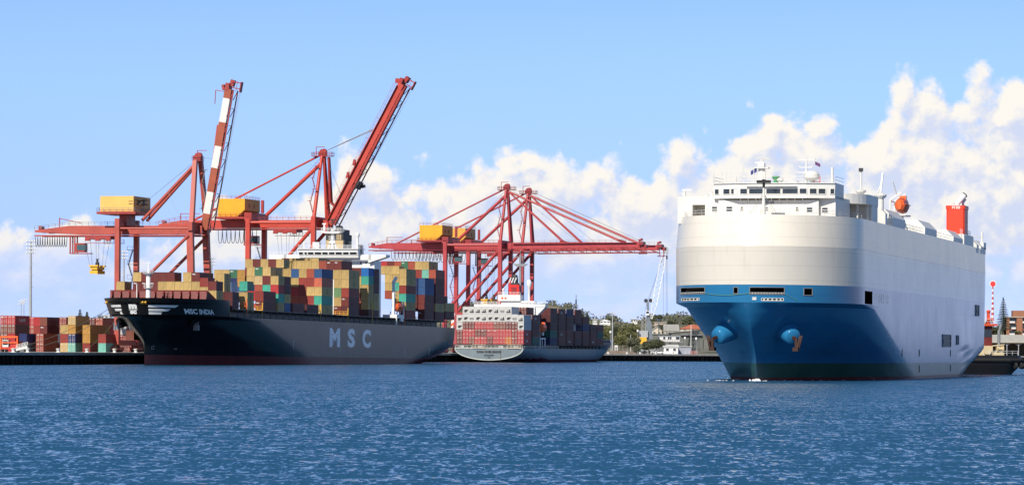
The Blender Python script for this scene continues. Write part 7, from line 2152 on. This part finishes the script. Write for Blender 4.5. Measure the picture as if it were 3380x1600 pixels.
    for k in range(4):
        for x0, x1 in ((10, 34), (53, 77), (96, 120)):
            z = h*(0.40+0.155*k)
            g = MB(); g.box(x0*sx+0.1, x1*sx-0.1, 1.5, 1.58, z+0.3, z+2.6); wo = g.build('window', M['glass'], o)
            b_ = MB(); f = 0.0 if k % 2 else 0.35; b_.box((x0+f*20)*sx, (x1-(0.3 if k % 2 == 0 else 0.6)*10)*sx, 0.1, 1.5, z-0.2, z+0.9); b_.build('balcony', M['white'], o)
    D = 1890.0
    c = at(3268, 1168, D); w = at(3520, 1168, D).x-c.x; ze, zr = at(3270, 1129, D).z-QZ, at(3290, 1105, D).z-QZ
    o = empty('transit_shed', Matrix.Translation((c.x, D+6, QZ))); tag(o, 'long open sided wharf shed with pale roof at the right edge', 'shed')
    mb = MB(); mb.extrude([(0, -1, ze), (0, 22, zr), (0, 22, zr+0.3), (0, -1, ze+0.3)], (w, 0, 0)); mb.build('roof', paint('pale_shed_roof', (0.46, 0.44, 0.38), 0.6, 0.2), o)
    mb = MB(); mb.box(0, w, 18, 18.4, 0, zr-1); mb.box(0, 0.3, 2, 18, 0, ze); mb.box(0, w, -1, -0.7, ze-0.5, ze); mb.build('back_wall', M['interior'], o)
    for i in range(7): 
        x = w*(0.24+i*0.153); mb = MB(); mb.bar((x, 0, 0), (x, 0, ze), 0.35); mb.bar((x, 0, ze-1.6), (x-2.0, 0, ze-0.3), 0.2); mb.bar((x, 0, ze-1.6), (x+2.0, 0, ze-0.3), 0.2); mb.build('post', M['galv'], o)
    # behind the black bow, left
    house(341, 362, 1052, 1041, 1035, 2300, 'white long roofed building glimpsed behind the black bow', white, (0.75, 0.76, 0.76), 'flat', 'building', 'far_building', 10, 1)
    house(346, 375, 1064, 1049, 1046, 2250, 'blue grey building glimpsed under the black bow', (0.20, 0.27, 0.36), (0.25, 0.3, 0.36), 'flat', 'building', 'far_building', 10, 1)
    # trees
    T = tree
    T(2003, 1148, 1064, 62, 1900, 'rounded olive tree right of the grey ship bow', 0)
    T(2030, 1150, 1062, 46, 1920, 'dark bushy tree behind the slim grey light mast', 1)
    T(2060, 1150, 1064, 50, 1890, 'olive tree left of the large spreading one', 0, dense=1.0)
    T(2088, 1152, 1061, 66, 1880, 'large spreading olive tree left of the harbour crane', 0, dense=1.3)
    T(2108, 1150, 1076, 44, 1900, 'smaller olive tree touching the harbour crane tower', 2)
    T(2050, 1156, 1102, 60, 1840, 'low olive shrubs under the row of trees', 0)
    T(1998, 1156, 1108, 60, 1860, 'dark low bush right of the grey ship bow', 1)
    T(2092, 1158, 1112, 50, 1820, 'low grey green bush below the large spreading tree', 2)
    T(2166, 1160, 1118, 62, 1765, 'dark green flat topped bush on the far quay', 1, dense=1.5)
    T(2140, 1162, 1124, 50, 1770, 'reddish dark bush left of the flat topped one', 1, dense=1.2)
    T(2102, 1164, 1140, 34, 1755, 'small dry shrub on the quay edge left of the dark bush', 2)
    T(2190, 1110, 1068, 44, 2080, 'dark tree behind the cream gabled house', 1)
    T(2166, 1072, 1038, 46, 2400, 'tree on the skyline left of the steep grey roof', 1)
    T(2280, 1080, 1042, 60, 2380, 'broad dark tree on the skyline beside the car carrier bow', 1)
    T(2010, 1072, 1047, 34, 2450, 'dark tree on the skyline behind the white roofed house', 1)
    T(2218, 1074, 1052, 40, 2350, 'grey green tree above the steep grey roof', 2)
    T(1983, 1164, 1148, 20, 1740, 'small dark shrub on the rubble beside the grey bow', 1)
    T(3282, 1112, 1080, 50, 2060, 'dark bushy tree at the foot of the tall pine', 1)
    T(3258, 1100, 1056, 30, 2200, 'grey tree beside the car carrier stern', 2)
    T(3360, 1104, 1093, 26, 2120, 'low hedge in front of the brick flats', 0)
    norfolk_pine(3311, 1110, 980, 50, 2050, 'tall norfolk pine left of the brick flats')
    norfolk_pine(1922, 1062, 1018, 24, 2300, 'norfolk pine behind the containers of the grey ship')
    norfolk_pine(1938, 1062, 1034, 18, 2320, 'shorter norfolk pine behind the containers of the grey ship')
    norfolk_pine(2202, 1060, 1033, 20, 2500, 'small norfolk pine on the ridge right of the harbour crane')
    norfolk_pine(264, 1062, 1021, 20, 2350, 'taller norfolk pine on the skyline left of the black bow')
    norfolk_pine(287, 1062, 1029, 14, 2360, 'shorter norfolk pine on the skyline left of the black bow')
    # bank, fence, small things on the far quay
    mb = MB(); p, q = at(1984, 1160, 1790), at(2105, 1160, 1790)
    r = random.Random(8)
    nx_, ny_ = 40, 8
    vs = [(p.x+(q.x-p.x)*i/nx_, 1770+6*j, QZ-0.1 + (math.sin(math.pi*j/ny_)*math.sin(math.pi*i/nx_)**0.5)*(1.5+r.uniform(-0.25, 0.25))) for j in range(ny_+1) for i in range(nx_+1)]
    mb.add(vs, [(j*(nx_+1)+i, j*(nx_+1)+i+1, (j+1)*(nx_+1)+i+1, (j+1)*(nx_+1)+i) for j in range(ny_) for i in range(nx_)])
    mb.build('sand_bank', paint('dry_bank', (0.30, 0.21, 0.14), 0.9, 0.5, 0.3), None, smooth=True)['kind'] = 'structure'
    o = empty('chain_fence', at(1975, 1150, 1850) * 1.0 and Matrix.Translation((at(1975, 1150, 1850).x, 1850, QZ))); tag(o, 'dark mesh fence with posts below the olive trees', 'fence')
    w = at(2130, 1150, 1850).x-at(1975, 1150, 1850).x
    mb = MB()
    for k in range(7): mb.bar((0, 0, 0.3+k*0.33), (w, 0, 0.3+k*0.33), 0.05)
    for k in range(int(w/0.5)): mb.bar((k*0.5, 0, 0.2), (k*0.5, 0, 2.4), 0.04)
    mb.build('mesh_panel', M['dark_steel'], o)
    for k in range(9): mb = MB(); mb.bar((w*k/8, -0.1, 0), (w*k/8, -0.1, 2.6), 0.12); mb.build('post', M['galv'], o)
    def small(name, X, ybot, ytop, wpx, D, label, cat, mat, group=None, top=None):
        a = at(X-wpx/2, ybot, D); b = at(X+wpx/2, ytop, D)
        o = empty(name, Matrix.Translation((a.x, D, QZ))); tag(o, label, cat, group)
        w = b.x-a.x; h = b.z-QZ
        mb = MB(); mb.box(0, w, 0, max(0.6, w*0.6), 0, h); mb.build('body', mat, o)
        mb = MB(); mb.box(-0.08, w+0.08, -0.08, max(0.6, w*0.6)+0.08, h, h+0.12); mb.build('lid', M['galv'], o)
        mb = MB(); mb.box(w*0.2, w*0.8, -0.04, 0.02, h*0.15, h*0.8); mb.build('door', M['steel_grey'] if top is None else top, o)
    small('electric_kiosk', 2034, 1154, 1139, 10, 1790, 'tall white electric kiosk standing on the sandy bank', 'kiosk', M['white'])
    small('red_tank', 2283, 1164, 1158, 7, 1750, 'red tank on the far quay, left of two near the lamp posts', 'tank', paint('tank_red', (0.5, 0.05, 0.05), 0.5))
    small('red_tank', 2295, 1164, 1158, 7, 1750, 'red tank on the far quay, right of two near the lamp posts', 'tank', paint('tank_red_right', (0.5, 0.05, 0.05), 0.5))
    # parked cars
    def car(X, y, D, label, c):
        a = at(X, y, D); o = empty('parked_car', Matrix.Translation((a.x, D, QZ))); tag(o, label, 'car', 'cars parked on the far quay')
        mb = MB(); prof = [(-2.2, 0.35), (2.2, 0.35), (2.25, 0.8), (1.3, 0.95), (0.7, 1.45), (-1.2, 1.48), (-2.0, 0.98), (-2.25, 0.9)]
        mb.extrude([(x, -0.85, z) for x, z in prof], (0, 1.7, 0)); mb.build('body', paint('car_paint', c, 0.25, 0.05), o)
        mb = MB(); mb.extrude([(x, -0.87, z) for x, z in [(-1.7, 0.98), (1.15, 0.98), (0.62, 1.4), (-1.12, 1.42)]], (0, 1.74, 0)); mb.build('window', M['glass'], o)
        for x in (-1.4, 1.4):
            for yy in (-0.82, 0.82): mb = MB(); mb.lathe([(0.34, -0.1), (0.34, 0.1)], (x, yy, 0.34), 12, 'y'); mb.build('wheel', M['rubber'], o)
    car(2067, 1150, 1815, 'white car parked by the fence below the large olive tree', (0.75, 0.75, 0.75))
    car(2176, 1160, 1752, 'white car parked beside the low white shed', (0.75, 0.75, 0.76))
    car(2164, 1160, 1756, 'silver car parked left of the white one by the low shed', (0.5, 0.52, 0.54))
    # quay posts and lamp posts
    def post(X, ytop, D, label, r=0.09, lamp=False, c=None):
        a = at(X, ytop, D); o = empty('lamp_post' if lamp else 'quay_post', Matrix.Translation((a.x, D, QZ))); tag(o, label, 'lamp post' if lamp else 'post', 'lamp posts on the far quay' if lamp else 'white posts on the far quay')
        mb = MB(); mb.tube((0, 0, 0), (0, 0, a.z-QZ), r, r*0.7, n=6); mb.build('pole', M['galv'] if lamp else M['white'], o)
        mb = MB()
        if lamp: mb.lathe([(0.25, -0.5), (0.5, -0.3), (0.5, 0.5), (0.2, 0.8)], (0, 0, a.z-QZ), 10); mb.build('lamp_head', M['white_clean'], o)
        else: mb.lathe([(r*1.6, -0.12), (r*1.6, 0.02)], (0, 0, a.z-QZ), 8); mb.build('cap', M['white'], o)
    post(2261, 1116, 1800, 'lamp post with round white head left of the tall grey pole', 0.13, True)
    post(2298, 1118, 1800, 'lamp post with round white head right of the tall grey pole', 0.13, True)
    post(2015, 1096, 1835, 'short lamp post with white head beside the slim light mast', 0.13, True)
    post(2105, 1092, 1835, 'short lamp post rising from the olive bushes', 0.13, True)
    post(2281, 1072, 1790, 'tall grey pole in front of the big warehouse', 0.22, False)
    post(2082, 1104, 1835, 'thin pole in front of the large olive tree', 0.14, False)
    for X, wh in ((2139, 'left of the white car'), (2148, 'next to the white car'), (2158, 'just left of the low shed'), (2262, 'right of the grey annex'), (2275, 'left of the red tanks'), (2301, 'right of the red tanks')): post(X, 1157, 1748, f'short white quay post {wh}', 0.12)

shore()
def workman():
    p = quay_pt(395, -20.5, QZ)
    X = 1467; l = solve_l(QUAY, X, -20.5, QZ, 200, 500); p = quay_pt(l, -20.5, QZ)
    o = empty('person', Matrix.Translation(p)); tag(o, 'person in a lime yellow vest standing on the quay behind the black stern', 'person')
    sk = paint('skin', (0.45, 0.26, 0.18), 0.6, 0.05); vest = paint('lime_vest', (0.50, 0.62, 0.03), 0.6, 0.1); trs = paint('navy_trousers', (0.02, 0.025, 0.05), 0.8, 0.1)
    me = bpy.data.meshes.new('body'); bm = bmesh.new()
    J = {'pel': (0, 0, .95), 'che': (0, 0, 1.3), 'nk': (0, 0, 1.52), 'hd': (0, -.02, 1.66), 'tp': (0, -.01, 1.76), 'ls': (-.2, 0, 1.42), 'le': (-.26, .02, 1.15), 'lh': (-.24, -.1, .92), 'rs': (.2, 0, 1.42), 're': (.26, .02, 1.15), 'rh': (.24, -.1, .92),
         'lk': (-.11, -.03, .5), 'la': (-.12, 0, .08), 'lt': (-.13, -.18, .05), 'rk': (.11, -.03, .5), 'ra': (.12, 0, .08), 'rt': (.13, -.18, .05)}
    RAD = {'pel': .15, 'che': .16, 'nk': .06, 'hd': .10, 'tp': .07, 'ls': .07, 'le': .05, 'lh': .04, 'rs': .07, 're': .05, 'rh': .04, 'lk': .07, 'la': .05, 'lt': .04, 'rk': .07, 'ra': .05, 'rt': .04}
    V = {k: bm.verts.new(v) for k, v in J.items()}
    for a, b in (('pel', 'che'), ('che', 'nk'), ('nk', 'hd'), ('hd', 'tp'), ('che', 'ls'), ('ls', 'le'), ('le', 'lh'), ('che', 'rs'), ('rs', 're'), ('re', 'rh'), ('pel', 'lk'), ('lk', 'la'), ('la', 'lt'), ('pel', 'rk'), ('rk', 'ra'), ('ra', 'rt')): bm.edges.new((V[a], V[b]))
    bm.verts.index_update(); keys = list(J); bm.to_mesh(me); bm.free()
    b = bpy.data.objects.new('body', me); COL.objects.link(b); b.parent = o
    b.modifiers.new('Skin', 'SKIN'); b.modifiers.new('Subd', 'SUBSURF').levels = 1
    for i, k in enumerate(keys): me.skin_vertices[0].data[i].radius = (RAD[k], RAD[k]); me.skin_vertices[0].data[i].use_root = (k == 'pel')
    me.materials.append(trs)
    mb = MB(); mb.lathe([(0.19, 0.9), (0.2, 1.1), (0.22, 1.35), (0.15, 1.48), (0.09, 1.52)], (0, 0, 0), 12); mb.build('vest', vest, o, smooth=True)
    mb = MB(); mb.lathe([(0.13, 1.68), (0.125, 1.76), (0.07, 1.83), (0.01, 1.84)], (0, -.01, 0), 12); mb.build('hard_hat', M['white'], o, smooth=True)
workman()
